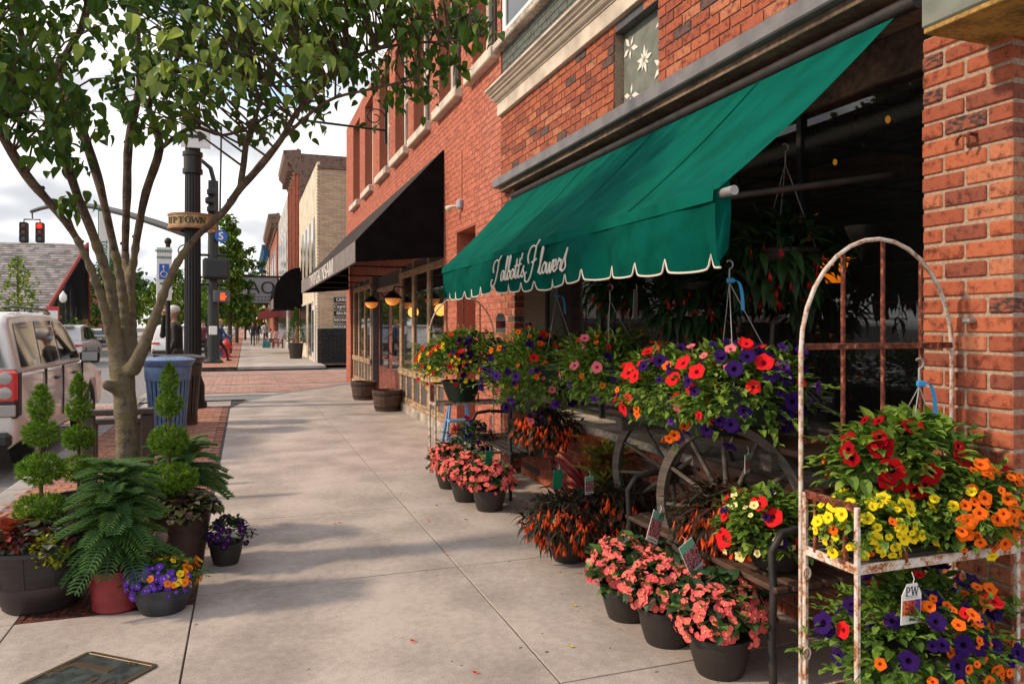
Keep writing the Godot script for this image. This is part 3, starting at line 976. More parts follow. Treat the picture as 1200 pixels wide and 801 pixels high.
# ---------------------------------------------------------------- green awning
func make_awning() -> void:
	var A := thing("green_awning", "sloping green canvas awning with scalloped white edged valance and script lettering", "awning", P(2.45, 1.67, 4.6))
	var z0 := 2.45
	var z1 := 6.66
	var top := func(z: float) -> Vector3:
		return P(2.44, 2.68, lerpf(2.31, 7.0, (z - z0) / (z1 - z0)))
	var fx := func(z: float) -> float:
		return 1.70
	var front := func(z: float) -> Vector3:
		return P(fx.call(z), 1.975 + 0.006 * sin(z * 5.0), z)
	var nz := 88
	var b := MB.new()
	var grid: Array = []
	for i in nz + 1:
		var z := lerpf(z0, z1, float(i) / nz)
		var row: Array = []
		for j in 13:
			var t := j / 12.0
			var p: Vector3 = top.call(z).lerp(front.call(z), t)
			p.y -= 0.028 * sin(t * PI) * (0.8 + 0.2 * sin(z * 2.8))
			p.y += 0.005 * sin(z * 9.0 + t * 3.0) * t + 0.004 * sin(z * 17.0 - t * 5.0) * t * t + 0.004 * noise3.get_noise_3d(z * 60.0, t * 90.0, 1.0)
			row.append(p)
		grid.append(row)
	sheet(b, grid)
	w("canopy", b, M.awning, A)
	# valance with folds and scallops
	var nv := 340
	var vg: Array = []
	var rim: Array = []
	var pitch := 0.261
	for i in nv + 1:
		var z := lerpf(z0, z1, float(i) / nv)
		var ph := fposmod((z - z0) / pitch + 0.12, 1.0)
		var d := absf(ph - 0.5)
		var notch := 0.052 * exp(-pow(d / 0.075, 2.0)) - 0.012 * sin(clampf(d * 2.0, 0, 1) * PI * 0.5)
		var wob := 0.012 * sin(z * 3.1) + 0.011 * sin(z * 7.7 + 1.0) + 0.007 * sin(z * 15.3) + 0.006 * sin(z * 24.0 + 2.0) * clampf(4.2 - z, 0.0, 1.0)
		var row: Array = []
		for j in 9:
			var t := j / 8.0
			var y := lerpf(1.975, 1.690 + notch + 0.008 * sin(z * 4.0), t)
			var x: float = fx.call(z) + wob * t * 1.6 + 0.010 * sin(z * 11.0 + t * 2.2) * t * (1.0 - t) - 0.012 * sin(t * PI)
			row.append(P(x, y, z))
		vg.append(row)
		rim.append(row[8])
	b = MB.new()
	sheet(b, vg)
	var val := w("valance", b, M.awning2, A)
	b = MB.new()
	b.tube(rim, 0.0048, 6)
	w("scallop_trim", b, M.trim, val)
	# short returns of the valance at both ends
	for e in [[z0, 0.06], [z1, 0.10]]:
		var g: Array = []
		for i in 7:
			var s := i / 6.0
			var row: Array = []
			for j in 7:
				var t := j / 6.0
				row.append(P(1.70 + e[1] * s + 0.004 * sin(s * 7.0 + t), lerpf(1.975 + 0.045 * s, 1.70 + 0.05 * s * s, t), e[0] + 0.01 * sin(t * 4.0 + s * 3.0)))
			g.append(row)
		b = MB.new()
		sheet(b, g)
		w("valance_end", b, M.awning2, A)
	# sewn seams: narrow doubled strips of canvas
	for z in [3.2, 4.12, 5.02, 5.9]:
		var g: Array = []
		for dz in [-0.008, 0.008]:
			var row: Array = []
			for j in 13:
				var t := j / 12.0
				var p: Vector3 = top.call(z + dz).lerp(front.call(z + dz), t)
				p.y -= 0.028 * sin(t * PI) * (0.8 + 0.2 * sin(z * 2.8)) - 0.006
				row.append(p)
			g.append(row)
		b = MB.new()
		sheet(b, g)
		w("seam", b, M.awning2, A)
	var hem: Array = []
	for i in nz + 1:
		var z := lerpf(z0, z1, float(i) / nz)
		hem.append([P(1.694, 1.985, z), P(1.689, 1.955, z), P(1.6885, 1.93, z)])
	b = MB.new()
	sheet(b, hem)
	w("hem", b, M.awning, A)
	# frame: front bar, arms, roller
	b = MB.new()
	b.tube([P(1.735, 1.962, z0 - 0.07), P(1.735, 1.962, z1 - 0.02)], 0.019, 12)
	w("front_bar", b, M.wire, A)
	b = MB.new()
	b.tube([P(2.50, 2.735, 2.25), P(2.50, 2.735, 7.0)], 0.032, 12)
	w("roller", b, M.iron, A)
	for z in [2.5, 4.5, 6.5]:
		b = MB.new()
		b.tube([P(2.62, 2.1, z), P(1.74, 1.95, z)], 0.014, 8)
		w("arm", b, M.iron, A)
	# script lettering
	var pen := 0.0
	var st := {
		"T": [0.74, [[-0.06, 0.42], [-0.13, 0.66], [-0.02, 0.90], [0.18, 0.96], [0.36, 0.93], [0.55, 1.10]], [[0.36, 0.93], [0.30, 0.5], [0.18, 0.02], [0.0, -0.22], [-0.18, -0.18], [-0.22, 0.02], [-0.15, 0.12]]],
		"F": [0.80, [[-0.06, 0.50], [-0.15, 0.78], [-0.02, 1.08], [0.18, 1.16], [0.38, 1.12], [0.58, 1.32]], [[0.40, 1.14], [0.32, 0.6], [0.18, 0.02], [0.0, -0.22], [-0.20, -0.18], [-0.25, 0.06], [-0.17, 0.16]], [[0.16, 0.52], [0.34, 0.55], [0.46, 0.62]]],
		"a": [0.36, [[0.27, 0.36], [0.14, 0.42], [0.03, 0.22], [0.08, 0.01], [0.2, 0.06], [0.29, 0.40], [0.27, 0.08], [0.36, 0.04]]],
		"l": [0.27, [[0.0, 0.06], [0.14, 0.5], [0.22, 0.92], [0.15, 0.98], [0.1, 0.6], [0.10, 0.1], [0.18, 0.0], [0.27, 0.08]]],
		"b": [0.36, [[0.0, 0.06], [0.14, 0.5], [0.22, 0.92], [0.15, 0.98], [0.1, 0.6], [0.08, 0.1], [0.17, 0.0], [0.28, 0.2], [0.22, 0.38], [0.13, 0.34], [0.36, 0.3]]],
		"o": [0.34, [[0.18, 0.41], [0.05, 0.25], [0.09, 0.02], [0.23, 0.06], [0.27, 0.3], [0.16, 0.41], [0.34, 0.34]]],
		"t": [0.28, [[0.0, 0.06], [0.15, 0.5], [0.17, 0.78], [0.11, 0.15], [0.18, 0.0], [0.28, 0.08]], [[0.0, 0.5], [0.28, 0.55]]],
		"'": [0.10, [[0.08, 0.98], [0.03, 0.74]]],
		"s": [0.30, [[0.0, 0.05], [0.18, 0.44], [0.16, 0.3], [0.25, 0.12], [0.12, 0.0], [0.02, 0.08]]],
		"S": [0.30, [[0.0, 0.05], [0.26, 0.74], [0.2, 0.4], [0.26, 0.1], [0.10, -0.04], [0.0, 0.08]]],
		"w": [0.50, [[0.02, 0.38], [0.06, 0.06], [0.15, 0.0], [0.23, 0.36], [0.25, 0.05], [0.34, 0.0], [0.42, 0.40], [0.50, 0.34]]],
		"e": [0.30, [[0.0, 0.10], [0.18, 0.24], [0.2, 0.38], [0.10, 0.40], [0.04, 0.18], [0.12, 0.0], [0.30, 0.1]]],
		"r": [0.32, [[0.0, 0.06], [0.10, 0.43], [0.13, 0.34], [0.25, 0.36], [0.22, 0.1], [0.28, 0.0], [0.32, 0.05]]],
	}
	var words := "Talbott's FlowerS"
	for ch in words:
		if ch == " ":
			pen += 0.34
			continue
		var g: Array = st[ch]
		for k in range(1, g.size()):
			var cv := Curve2D.new()
			var pl: Array = g[k]
			for i in pl.size():
				var pv := Vector2(pl[i][0], pl[i][1])
				var pr := Vector2(pl[maxi(i - 1, 0)][0], pl[maxi(i - 1, 0)][1])
				var nx := Vector2(pl[mini(i + 1, pl.size() - 1)][0], pl[mini(i + 1, pl.size() - 1)][1])
				var tg := (nx - pr) / 6.0
				cv.add_point(pv, -tg, tg)
			var raw := cv.tessellate(3, 4)
			var pts: Array = []
			for q in raw:
				var u: float = pen + q.x + 0.20 * q.y
				pts.append(P(1.674 + 0.0 * u, 1.765 + 0.155 * q.y, 5.10 - u * 0.2365))
			b = MB.new()
			b.tube(pts, 0.0055 if k == 1 or g[0] > 0.6 else 0.005, 6)
			w("lettering", b, M.letter, val)
		pen += g[0] * 0.86

func sheet(b: MB, g: Array) -> void:
	# a smooth sheet through a grid of points
	var nr := g.size()
	var nc: int = g[0].size()
	var nn: Array = []
	for i in nr:
		var row: Array = []
		for j in nc:
			var du: Vector3 = g[mini(i + 1, nr - 1)][j] - g[maxi(i - 1, 0)][j]
			var dv: Vector3 = g[i][mini(j + 1, nc - 1)] - g[i][maxi(j - 1, 0)]
			row.append(du.cross(dv).normalized())
		nn.append(row)
	for i in nr - 1:
		for j in nc - 1:
			b.tri(g[i][j], g[i + 1][j], g[i + 1][j + 1], nn[i][j], nn[i + 1][j], nn[i + 1][j + 1])
			b.tri(g[i][j], g[i + 1][j + 1], g[i][j + 1], nn[i][j], nn[i + 1][j + 1], nn[i][j + 1])

func leaf_mesh(l: float, wd: float, droop: float, fold: float, tip := 1.0, c := Color.WHITE, mid = null) -> ArrayMesh:
	# a leaf along -z, folded at the midrib and bent down
	var b := MB.new()
	var rows := [[0.0, 0.0], [0.05, 0.5], [0.2, 0.92], [0.42, 1.0], [0.66, 0.76 * tip], [0.85, 0.36 * tip], [1.0, 0.0]]
	var pt := func(t: float, s: float) -> Vector3:
		var y := -droop * l * t * t + absf(s) * fold * wd
		return Vector3(s * wd * 0.5, y, -l * t * (1.0 - 0.15 * droop * t))
	for k in 6:
		var a: Array = rows[k]
		var e: Array = rows[k + 1]
		for s in [-1.0, 1.0]:
			var A: Vector3 = pt.call(a[0], 0.0)
			var B: Vector3 = pt.call(a[0], s * a[1])
			var C: Vector3 = pt.call(e[0], s * e[1])
			var D: Vector3 = pt.call(e[0], 0.0)
			b.col = c
			if k > 0:
				b.ft(A, B, C, Vector3.UP)
			if k < 5:
				b.ft(A, C, D, Vector3.UP)
	return b.mesh()

# ---------------------------------------------------------------- red painted building
func make_red_building() -> void:
	var R := thing("red_building", "red painted brick building with cream window sills next to the flower shop", "building", P(2.9, 0, 13.6))
	var L := 0.19
	var C := 0.0677
	var wins := [[7.5, 8.4], [8.9, 10.0], [10.55, 11.65], [12.1, 13.2], [13.75, 14.85], [15.65, 16.75], [17.55, 18.65]]
	var list := []
	var rows := 97
	for r in rows:
		var y := r * C
		var yc := y + C / 2
		var spans: Array = []
		if yc < 2.5:
			spans = [[7.375, 9.75], [19.15, 19.98]]
			if yc < 2.62:
				spans = [[7.375, 8.29], [9.10, 9.75], [19.15, 19.98]]
		elif yc < 2.62:
			spans = [[7.375, 8.29], [9.10, 19.98]]
		elif yc < 4.25:
			spans = [[7.375, 19.98]]
		elif yc < 6.3:
			var z := 7.375
			for q in wins:
				spans.append([z, q[0]])
				z = q[1]
			spans.append([z, 19.98])
		else:
			spans = [[7.375, 19.98]]
		for s in spans:
			var z: float = s[0] - (L * 0.5 if r % 2 else 0.0)
			while z < s[1] - 0.01:
				var a := maxf(z, s[0])
				var e := minf(z + L, s[1])
				if e - a > 0.03:
					var q := rf(0.86, 1.1)
					list.append([P(2.55 + rf(-0.001, 0.001), yc, (a + e) / 2), Vector3(0.1, C - 0.007, e - a - 0.007), "red_paint" if rng.randf() < 0.6 else "red_paint2", Color(0.50 * q, 0.155 * q, 0.094 * q)])
				z += L
	lay(R, list, 300, "brick", M.brick_all, "brickwork")
	# joints behind the bricks, left open at niche, shop front and windows
	for q in [[0.0, 4.25, 7.375, 8.29], [2.62, 4.25, 8.29, 9.10], [0.0, 4.25, 9.10, 9.75], [2.5, 4.25, 9.75, 19.15], [0.0, 4.25, 19.15, 19.98], [6.3, 6.6, 7.375, 19.98]]:
		wbox("wall_core", Vector3(2.504, q[0], q[2]), Vector3(2.86, q[1], q[3]), M.red_joint, R, 0.001)
	var z := 7.375
	for q in wins + [[19.98, 0.0]]:
		if q[0] - z > 0.02:
			wbox("wall_core", Vector3(2.504, 4.25, z), Vector3(2.86, 6.3, q[0]), M.red_joint, R, 0.001)
		z = q[1]
	wbox("niche_back", Vector3(2.80, 0.0, 8.25), Vector3(2.9, 2.7, 9.15), M.red_paint2, R)
	wbox("roof", Vector3(2.6, 6.6, 7.4), Vector3(12.0, 6.7, 19.9), M.slate, R)
	wbox("inner_wall", Vector3(3.4, 0.0, 9.8), Vector3(3.5, 6.6, 19.9), M.room_dark, R)
	wbox("inner_wall", Vector3(2.86, 2.6, 7.42), Vector3(3.4, 2.7, 19.9), M.room_dark, R)
	for q in wins:
		wbox("window_sill", Vector3(2.40, 4.25, q[0] - 0.06), Vector3(2.72, 4.38, q[1] + 0.06), M.cream, R, 0.012)
		var f := wbox("window", Vector3(2.66, 4.38, q[0]), Vector3(2.74, 6.3, q[0] + 0.10), M.cream, R)
		wbox("frame", Vector3(2.66, 4.38, q[1] - 0.10), Vector3(2.74, 6.3, q[1]), M.cream, f)
		wbox("frame", Vector3(2.665, 4.38, q[0] + 0.10), Vector3(2.735, 4.47, q[1] - 0.10), M.cream, f)
		wbox("frame", Vector3(2.665, 5.35, q[0] + 0.10), Vector3(2.735, 5.42, q[1] - 0.10), M.cream, f)
		wbox("pane", Vector3(2.70, 4.47, q[0] + 0.10), Vector3(2.715, 6.3, q[1] - 0.10), M.glass_dark, f, 0.002)
	# timber shop front
	for q in [[9.85, 13.1], [16.3, 19.1]]:
		wbox("plinth", Vector3(2.52, 0.0, q[0]), Vector3(2.66, 0.14, q[1]), M.cream2, R)
		wbox("rail", Vector3(2.55, 0.14, q[0]), Vector3(2.65, 0.24, q[1]), M.wood, R)
		wbox("rail", Vector3(2.53, 0.62, q[0]), Vector3(2.66, 0.73, q[1]), M.wood, R)
		wbox("rail", Vector3(2.55, 2.28, q[0]), Vector3(2.65, 2.38, q[1]), M.wood, R)
		wbox("transom", Vector3(2.585, 2.38, q[0]), Vector3(2.62, 2.62, q[1]), M.kick, R)
		var n := 4
		var st: float = (q[1] - q[0]) / 3.0
		for k in n:
			var zz: float = q[0] + k * st
			var z2 := clampf(zz, q[0] + 0.07, q[1] - 0.07)
			wbox("post", Vector3(2.56, 0.143, z2 - 0.07), Vector3(2.67, 2.60, z2 + 0.07), M.wood, R, 0.008)
			if k < 3:
				wbox("kick_panel", Vector3(2.585, 0.24, zz + 0.07), Vector3(2.62, 0.62, zz + st - 0.07), M.kick, R)
				wbox("stile", Vector3(2.565, 0.24, zz + st * 0.5 - 0.04), Vector3(2.63, 0.62, zz + st * 0.5 + 0.04), M.wood, R)
				wbox("pane", Vector3(2.59, 0.73, zz + 0.07), Vector3(2.605, 2.28, zz + st - 0.07), M.glass_dark, R, 0.002)
	# recessed double door between the windows
	wbox("floor", Vector3(2.5, -0.05, 9.8), Vector3(3.4, 0.012, 19.15), M.kerb, R)
	for zq in [13.1, 16.16]:
		wbox("door_jamb", Vector3(2.58, 0.0, zq), Vector3(2.80, 2.6, zq + 0.14), M.kick, R)
	var dr := wbox("door", Vector3(2.70, 0.02, 13.3), Vector3(2.75, 2.15, 14.68), M.door_red, R)
	wbox("pane", Vector3(2.685, 0.62, 13.5), Vector3(2.699, 2.0, 14.5), M.glass_dark, dr, 0.002)
	var d2 := wbox("door", Vector3(2.70, 0.02, 14.70), Vector3(2.75, 2.15, 16.1), M.door_red, R)
	wbox("pane", Vector3(2.685, 0.62, 14.9), Vector3(2.699, 2.0, 15.9), M.glass_dark, d2, 0.002)
	var b := MB.new()
	b.tube([P(2.69, 0.9, 14.6), P(2.64, 0.95, 14.6), P(2.63, 1.1, 14.6), P(2.64, 1.25, 14.6), P(2.69, 1.3, 14.6)], 0.014, 8)
	w("handle", b, M.black_metal, dr)
	wbox("door_head", Vector3(2.66, 2.15, 13.24), Vector3(2.78, 2.25, 16.16), M.wood, R)
	wbox("transom", Vector3(2.69, 2.25, 13.24), Vector3(2.73, 2.6, 16.16), M.kick, R)
	# lamps on the posts
	for q in [14.3, 12.15]:
		var lm := thing("porch_lamp", "black hooded wall lamp with amber half globe " + ("beside the red double door" if q == 14.3 else "on the window post past the door"), "lamp", P(2.42, 1.9, q))
		b = MB.new()
		b.tube([P(2.52, 1.95, q), P(2.44, 2.08, q), P(2.30, 2.10, q), P(2.26, 2.0, q)], 0.014, 6)
		w("arm", b, M.black_metal, lm)
		b = MB.new()
		b.lathe([Vector2(0.03, 0.12), Vector2(0.06, 0.10), Vector2(0.15, 0.02), Vector2(0.155, 0.0), Vector2(0.0, 0.01)], 18, P(2.26, 1.90, q))
		w("lamp_shade", b, M.black_metal, lm)
		b = MB.new()
		b.ball(P(2.26, 1.895, q), Vector3(0.125, 0.11, 0.125), 14, 8)
		w("globe", b, M.globe, lm)
		var ol := OmniLight3D.new()
		ol.name = "lamp_light"
		ol.light_color = Color(1.0, 0.65, 0.3)
		ol.light_energy = 0.05
		ol.light_size = 0.1
		ol.omni_range = 6.0
		ol.omni_attenuation = 2.0
		ol.shadow_enabled = true
		ol.position = P(2.12, 1.72, q)
		add_child(ol, true)
	# half barrels
	for q in [[2.30, 12.86, "nearer"], [2.22, 15.0, "farther"]]:
		var br := thing("barrel_planter", "half barrel of weathered wooden staves, " + ("below the timber framed window" if q[2] == "nearer" else "in front of the red double door"), "planter", P(q[0], 0, q[1]), 0.0, "half barrels along the timber shop front")
		for k in 18:
			var a0 := TAU * k / 18
			b = MB.new()
			var wd := 0.081
			var bs := Basis(Vector3.UP, -a0)
			b.col = Color.WHITE
			for s in 4:
				var y0 := s * 0.09
				var y1 := y0 + 0.0905
				var r0 := 0.20 + 0.055 * sin(minf(1.0, y0 / 0.36) * 1.35)
				var r1 := 0.20 + 0.055 * sin(minf(1.0, y1 / 0.36) * 1.35)
				var h0 := r0 * PI / 18 * 0.97
				var h1 := r1 * PI / 18 * 0.97
				b.quad(bs * Vector3(r0, y0, -h0), bs * Vector3(r0, y0, h0), bs * Vector3(r1, y1, h1), bs * Vector3(r1, y1, -h1), bs * Vector3.RIGHT)
				b.quad(bs * Vector3(r0 - 0.02, y0, -h0), bs * Vector3(r0 - 0.02, y0, h0), bs * Vector3(r1 - 0.02, y1, h1), bs * Vector3(r1 - 0.02, y1, -h1), bs * Vector3.LEFT)
				for sg in [-1, 1]:
					b.quad(bs * Vector3(r0, y0, h0 * sg), bs * Vector3(r0 - 0.02, y0, h0 * sg), bs * Vector3(r1 - 0.02, y1, h1 * sg), bs * Vector3(r1, y1, h1 * sg), bs * Vector3(0, 0, sg))
			part("stave", b, M.wood_dark, br)
		for y in [0.07, 0.29]:
			b = MB.new()
			var r0 := 0.203 + 0.055 * sin(minf(1.0, y / 0.36) * 1.35)
			b.lathe([Vector2(r0, y - 0.02), Vector2(r0 + 0.006, y - 0.018), Vector2(r0 + 0.01, y + 0.018), Vector2(r0 + 0.004, y + 0.02)], 24)
			part("hoop", b, M.iron, br)
		b = MB.new()
		b.lathe([Vector2(0.0, 0.31), Vector2(0.23, 0.30)], 20)
		part("soil", b, M.soil, br)
	# flood light with conduit on the red wall
	var fl := thing("flood_light", "small cream flood light with conduit on the red wall", "light fixture", P(2.5, 2.9, 8.95))
	b = MB.new()
	b.tube([P(2.495, 3.02, 8.85), P(2.495, 3.6, 8.85)], 0.012, 6)
	w("conduit", b, M.red_paint, fl)
	b = MB.new()
	b.bev(P(2.47, 2.94, 8.85), Vector3(0.07, 0.12, 0.10), 0.02)
	w("junction_box", b, M.sign_grey, fl)
	b = MB.new()
	b.tube([P(2.44, 2.92, 8.88), P(2.40, 2.92, 8.92), P(2.365, 2.90, 8.95), P(2.345, 2.885, 8.97)], [0.012, 0.016, 0.036, 0.042], 10)
	w("lamp_head", b, M.cream, fl)
	# scrolled iron sign bracket
	var sb := thing("sign_bracket", "empty black iron sign bracket with a scroll high on the red wall", "bracket", P(2.5, 5.1, 14.0))
	b = MB.new()
	b.tube([P(2.5, 5.1, 14.0), P(0.9, 5.16, 14.0)], 0.022, 6)
	w("rod", b, M.black_metal, sb)
	b = MB.new()
	b.bar(P(2.48, 4.85, 14.0), P(2.48, 5.5, 14.0), 0.03, 0.05)
	w("wall_plate", b, M.black_metal, sb)
	b = MB.new()
	var sc: Array = []
	for k in 20:
		var a := k * 0.42
		var rr := 0.20 - k * 0.008
		sc.append(P(2.27 + rr * cos(a), 5.33 + rr * sin(a) * 0.9, 14.0))
	b.tube(sc, 0.012, 5)
	w("scroll", b, M.black_metal, sb)
	# black awning over the timber shop front
	var A := thing("black_awning", "long black fabric awning with taupe lettered valance on the red building", "awning", P(2.4, 2.3, 14.6))
	var n0 := 9.72
	var n1 := 19.4
	b = MB.new()
	var g: Array = []
	for k in 2:
		g.append([P(2.49, 3.80, [n0, n1][k]), P(1.33, 2.545, [n0, n1][k])])
	sheet(b, g)
	w("canopy", b, M.charcoal_cloth, A)
	for zz in [n0 - 0.001, n1 + 0.001]:
		b = MB.new()
		b.prism(PackedVector2Array([Vector2(2.49, 2.37), Vector2(2.49, 3.80), Vector2(1.335, 2.545), Vector2(1.335, 2.27)]), -zz - 0.003, -zz + 0.003)
		w("end_panel", b, M.black_cloth, A)
	b = MB.new()
	b.box(P(1.328, 2.405, (n0 + n1) / 2), Vector3(0.008, 0.27, n1 - n0))
	var vl := w("valance", b, M.taupe_cloth, A)
	lettering("TYVPGKINSAM", 0.34, M.letter, vl, Transform3D(FACE_STREET.scaled_local(Vector3(2.1, 1.0, 1.0)), P(1.318, 2.40, 14.5)), "Droid Sans")
	for k in 5:
		wbox("frame_bar", Vector3(1.36, 2.40, n0 + 0.2 + k * 2.3), Vector3(2.5, 2.43, n0 + 0.23 + k * 2.3), M.iron, A)
	wbox("frame_bar", Vector3(1.34, 2.27, n0 + 0.02), Vector3(1.37, 2.30, n1 - 0.02), M.iron, A)

# ---------------------------------------------------------------- buildings beyond the side street
func building(label: String, x0: float, z0: float, z1: float, top: float, front: Material, side: Material, wins: Array, corn = null) -> Node3D:
	var B := thing("shop_building", label, "building", P(x0 + 4.0, 0, (z0 + z1) / 2))
	wbox("wall", Vector3(x0, -0.1, z0), Vector3(x0 + 10.0, top, z1), side, B, 0.02)
	wbox("front_wall", Vector3(x0 - 0.12, -0.05, z0 + 0.03), Vector3(x0 - 0.002, top + 0.25, z1 - 0.03), front, B, 0.02)
	for q in wins:
		var f := wbox("window", Vector3(x0 - 0.17, q[2], q[0]), Vector3(x0 - 0.122, q[3], q[1]), M.cream, B, 0.01)
		wbox("pane", Vector3(x0 - 0.182, q[2] + 0.08, q[0] + 0.08), Vector3(x0 - 0.171, q[3] - 0.08, q[1] - 0.08), M.window_far, f, 0.001)
	if corn != null:
		var b := MB.new()
		b.prism(PackedVector2Array([Vector2(x0 + 0.1, top - 1.1), Vector2(x0 - 0.2, top - 1.1), Vector2(x0 - 0.35, top - 0.7), Vector2(x0 - 0.75, top - 0.25), Vector2(x0 - 0.8, top + 0.1), Vector2(x0 + 0.1, top + 0.2)]), -z1, -z0)
		var c := w("cornice", b, corn, B)
		var k := 0
		var z := z0 + 0.2
		while z < z1 - 0.2:
			wbox("bracket", Vector3(x0 - 0.6, top - 0.95, z), Vector3(x0 - 0.12, top - 0.3, z + 0.22), corn, c)
			z += 1.1
			k += 1
	return B

func make_far_row() -> void:
	var B := building("cream fronted building with a tan brick side wall and black tiled base", 2.8, 30.5, 41.0, 7.7, M.far_cream, M.far_tan, [[31.5, 32.6, 3.6, 5.9], [33.6, 34.7, 3.6, 5.9], [35.7, 36.8, 3.6, 5.9], [37.8, 38.9, 3.6, 5.9], [32.4, 34.2, 0.1, 2.5], [35.4, 39.6, 0.6, 2.5]])
	wbox("coping", Vector3(2.7, 7.68, 30.4), Vector3(12.9, 7.82, 41.0), M.far_brown, B)
	var list := []
	for r in 16:
		var x := 2.68 - (0.15 if r % 2 else 0.0)
		while x < 4.8:
			var q := rf(0.7, 1.4)
			var xa := maxf(x, 2.68)
			list.append([P((xa + x + 0.285) / 2, 0.04 + r * 0.085, 30.42), Vector3(x + 0.285 - xa, 0.072, 0.1), "black_gloss", Color(0.018 * q, 0.016 * q, 0.017 * q)])
			x += 0.3
	lay(B, list, 0, "tile", M.brick_all, "tiles")
	# courses of the tan side wall: relief too fine to pick apart, joined
	var tb := MB.new()
	for r in 96:
		var x := 2.82 - (0.16 if r % 2 else 0.0)
		while x < 5.4:
			var q := rf(0.8, 1.15)
			tb.col = Color(0.50 * q, 0.35 * q, 0.225 * q)
			tb.box(P(x + 0.15, 1.40 + r * 0.067, 30.495), Vector3(0.30, 0.058, 0.02))
			x += 0.32
	w("brickwork", tb, M.vc, B, "", "stuff")
	var dw := wbox("door", Vector3(2.60, 0.0, 30.9), Vector3(2.66, 2.3, 32.0), M.white, B)
	wbox("pane", Vector3(2.588, 0.4, 31.1), Vector3(2.599, 2.1, 31.8), M.window_far, dw, 0.001)
	# name plates on the side wall
	var names := ["CARDINAL", "Captivating", "Michael D", "MONGOLIA", "NOOK NOOK", "Fine Goods"]
	for k in 6:
		var y := 2.50 - k * 0.268
		var sg := thing("name_plate", "rounded name plate on the tan brick wall lettered %s" % names[k], "sign", P(3.8, y, 30.44), 0.0, "name plates on the tan wall")
		var b := MB.new()
		b.bev(P(3.82, y, 30.45), Vector3(1.0, 0.2, 0.03), 0.014)
		w("plate", b, M.black if k < 5 else M.far_tan, sg)
		lettering(names[k], 0.17, M.letter, sg, Transform3D(Basis(), P(3.82, y, 30.428)), "Droid Serif" if k % 2 else "Droid Sans", true)
	var bs := thing("blade_sign", "small black street name blade reading E. MAIN on a wooden bracket", "sign", P(3.95, 4.6, 30.3))
	wbox("plate", Vector3(3.55, 4.55, 30.28), Vector3(4.35, 4.77, 30.31), M.black, bs)
	lettering("E. MAIN", 0.19, M.letter, bs, Transform3D(Basis(), P(3.95, 4.66, 30.27)), "Droid Sans", true)
	wbox("bracket", Vector3(3.62, 4.1, 30.3), Vector3(3.70, 4.55, 30.49), M.ochre, bs)
	B = building("tall red brick building with a brown bracketed cornice behind the cream one", 2.7, 41.2, 48.0, 10.6, M.far_brick, M.far_brown, [[42.2, 43.0, 4.2, 8.0], [43.9, 44.7, 4.2, 8.0], [45.6, 46.4, 4.2, 8.0], [41.8, 47.4, 0.5, 2.8]], M.far_brown)
	for k in 5:
		wbox("pilaster", Vector3(2.45, 3.2, 41.4 + k * 1.55), Vector3(2.60, 9.5, 41.8 + k * 1.55), M.far_brick, B)
	B = building("white painted upper storey building with grey windows", 2.6, 48.2, 62.0, 9.3, M.far_white, M.far_white, [[49.5, 51.0, 4.0, 7.5], [52.5, 54.0, 4.0, 7.5], [55.5, 57.0, 4.0, 7.5], [58.5, 60.0, 4.0, 7.5], [49.0, 61.0, 0.5, 2.8]])
	B = building("narrow red brick building with a pale bracketed cornice", 2.5, 62.2, 80.0, 10.2, M.far_brick, M.far_brick, [[64.0, 66.0, 4.0, 8.0], [69.0, 71.0, 4.0, 8.0], [74.0, 76.0, 4.0, 8.0]], M.far_brown)
	B = building("orange brick building with a bright blue cornice down the street", 2.4, 80.2, 110.0, 9.6, M.far_tan, M.far_tan, [[84.0, 87.0, 4.0, 8.0], [92.0, 95.0, 4.0, 8.0]], M.far_blue)
	# black domed awning
	var A := thing("domed_awning", "black barrel shaped awning in front of the tall brick building", "awning", P(2.4, 2.3, 41.0))
	var b := MB.new()
	var poly := PackedVector2Array([Vector2(2.58, 2.35), Vector2(2.58, 4.35)])
	for k in 9:
		var a := PI / 2 + k * PI / 16
		poly.append(Vector2(2.58 + 1.25 * cos(a), 2.85 + 1.5 * sin(a)))
	poly.append(Vector2(1.33, 2.30))
	b.prism(poly, -44.5, -38.5)
	w("canopy", b, M.black_cloth, A)
	b = MB.new()
	b.box(P(1.31, 2.55, 41.5), Vector3(0.03, 0.5, 5.9))
	w("valance", b, M.taupe_cloth, A)
	# hanging sign
	var H := thing("hanging_sign", "pale grey hanging sign with large black letters AO", "sign", P(1.6, 3.4, 45.5))
	wbox("board", Vector3(-0.12, 2.78, 45.5), Vector3(1.75, 4.25, 45.58), M.sign_grey, H, 0.02)
	wbox("frame", Vector3(-0.16, 4.25, 45.48), Vector3(2.6, 4.36, 45.60), M.black, H)
	wbox("frame", Vector3(-0.16, 2.68, 45.48), Vector3(1.79, 2.775, 45.60), M.black, H)
	wbox("frame", Vector3(1.755, 2.70, 45.48), Vector3(1.85, 4.24, 45.60), M.black, H)
	for k in 2:
		lettering(["A", "O"][k], 1.05, M.black, H, Transform3D(Basis().scaled_local(Vector3(1.15, 0.9, 1)), P([0.45, 1.25][k], 3.66, 45.47)), "Droid Sans")
	b = MB.new()
	for k in 14:
		b.box(P(0.35 + (k % 7) * 0.19, 3.12 - 0.18 * int(k / 7.0), 45.49), Vector3(0.12, 0.06, 0.012))
	w("small_print", b, M.slate, H)
	# red and white striped awning farther on
	A = thing("striped_awning", "dark red awning with white striped end beyond the hanging sign", "awning", P(2.3, 2.3, 62.0))
	b = MB.new()
	b.prism(PackedVector2Array([Vector2(2.6, 2.2), Vector2(2.6, 3.3), Vector2(0.9, 2.4), Vector2(0.9, 2.0)]), -68.0, -60.0)
	w("canopy", b, M.roof_red, A)
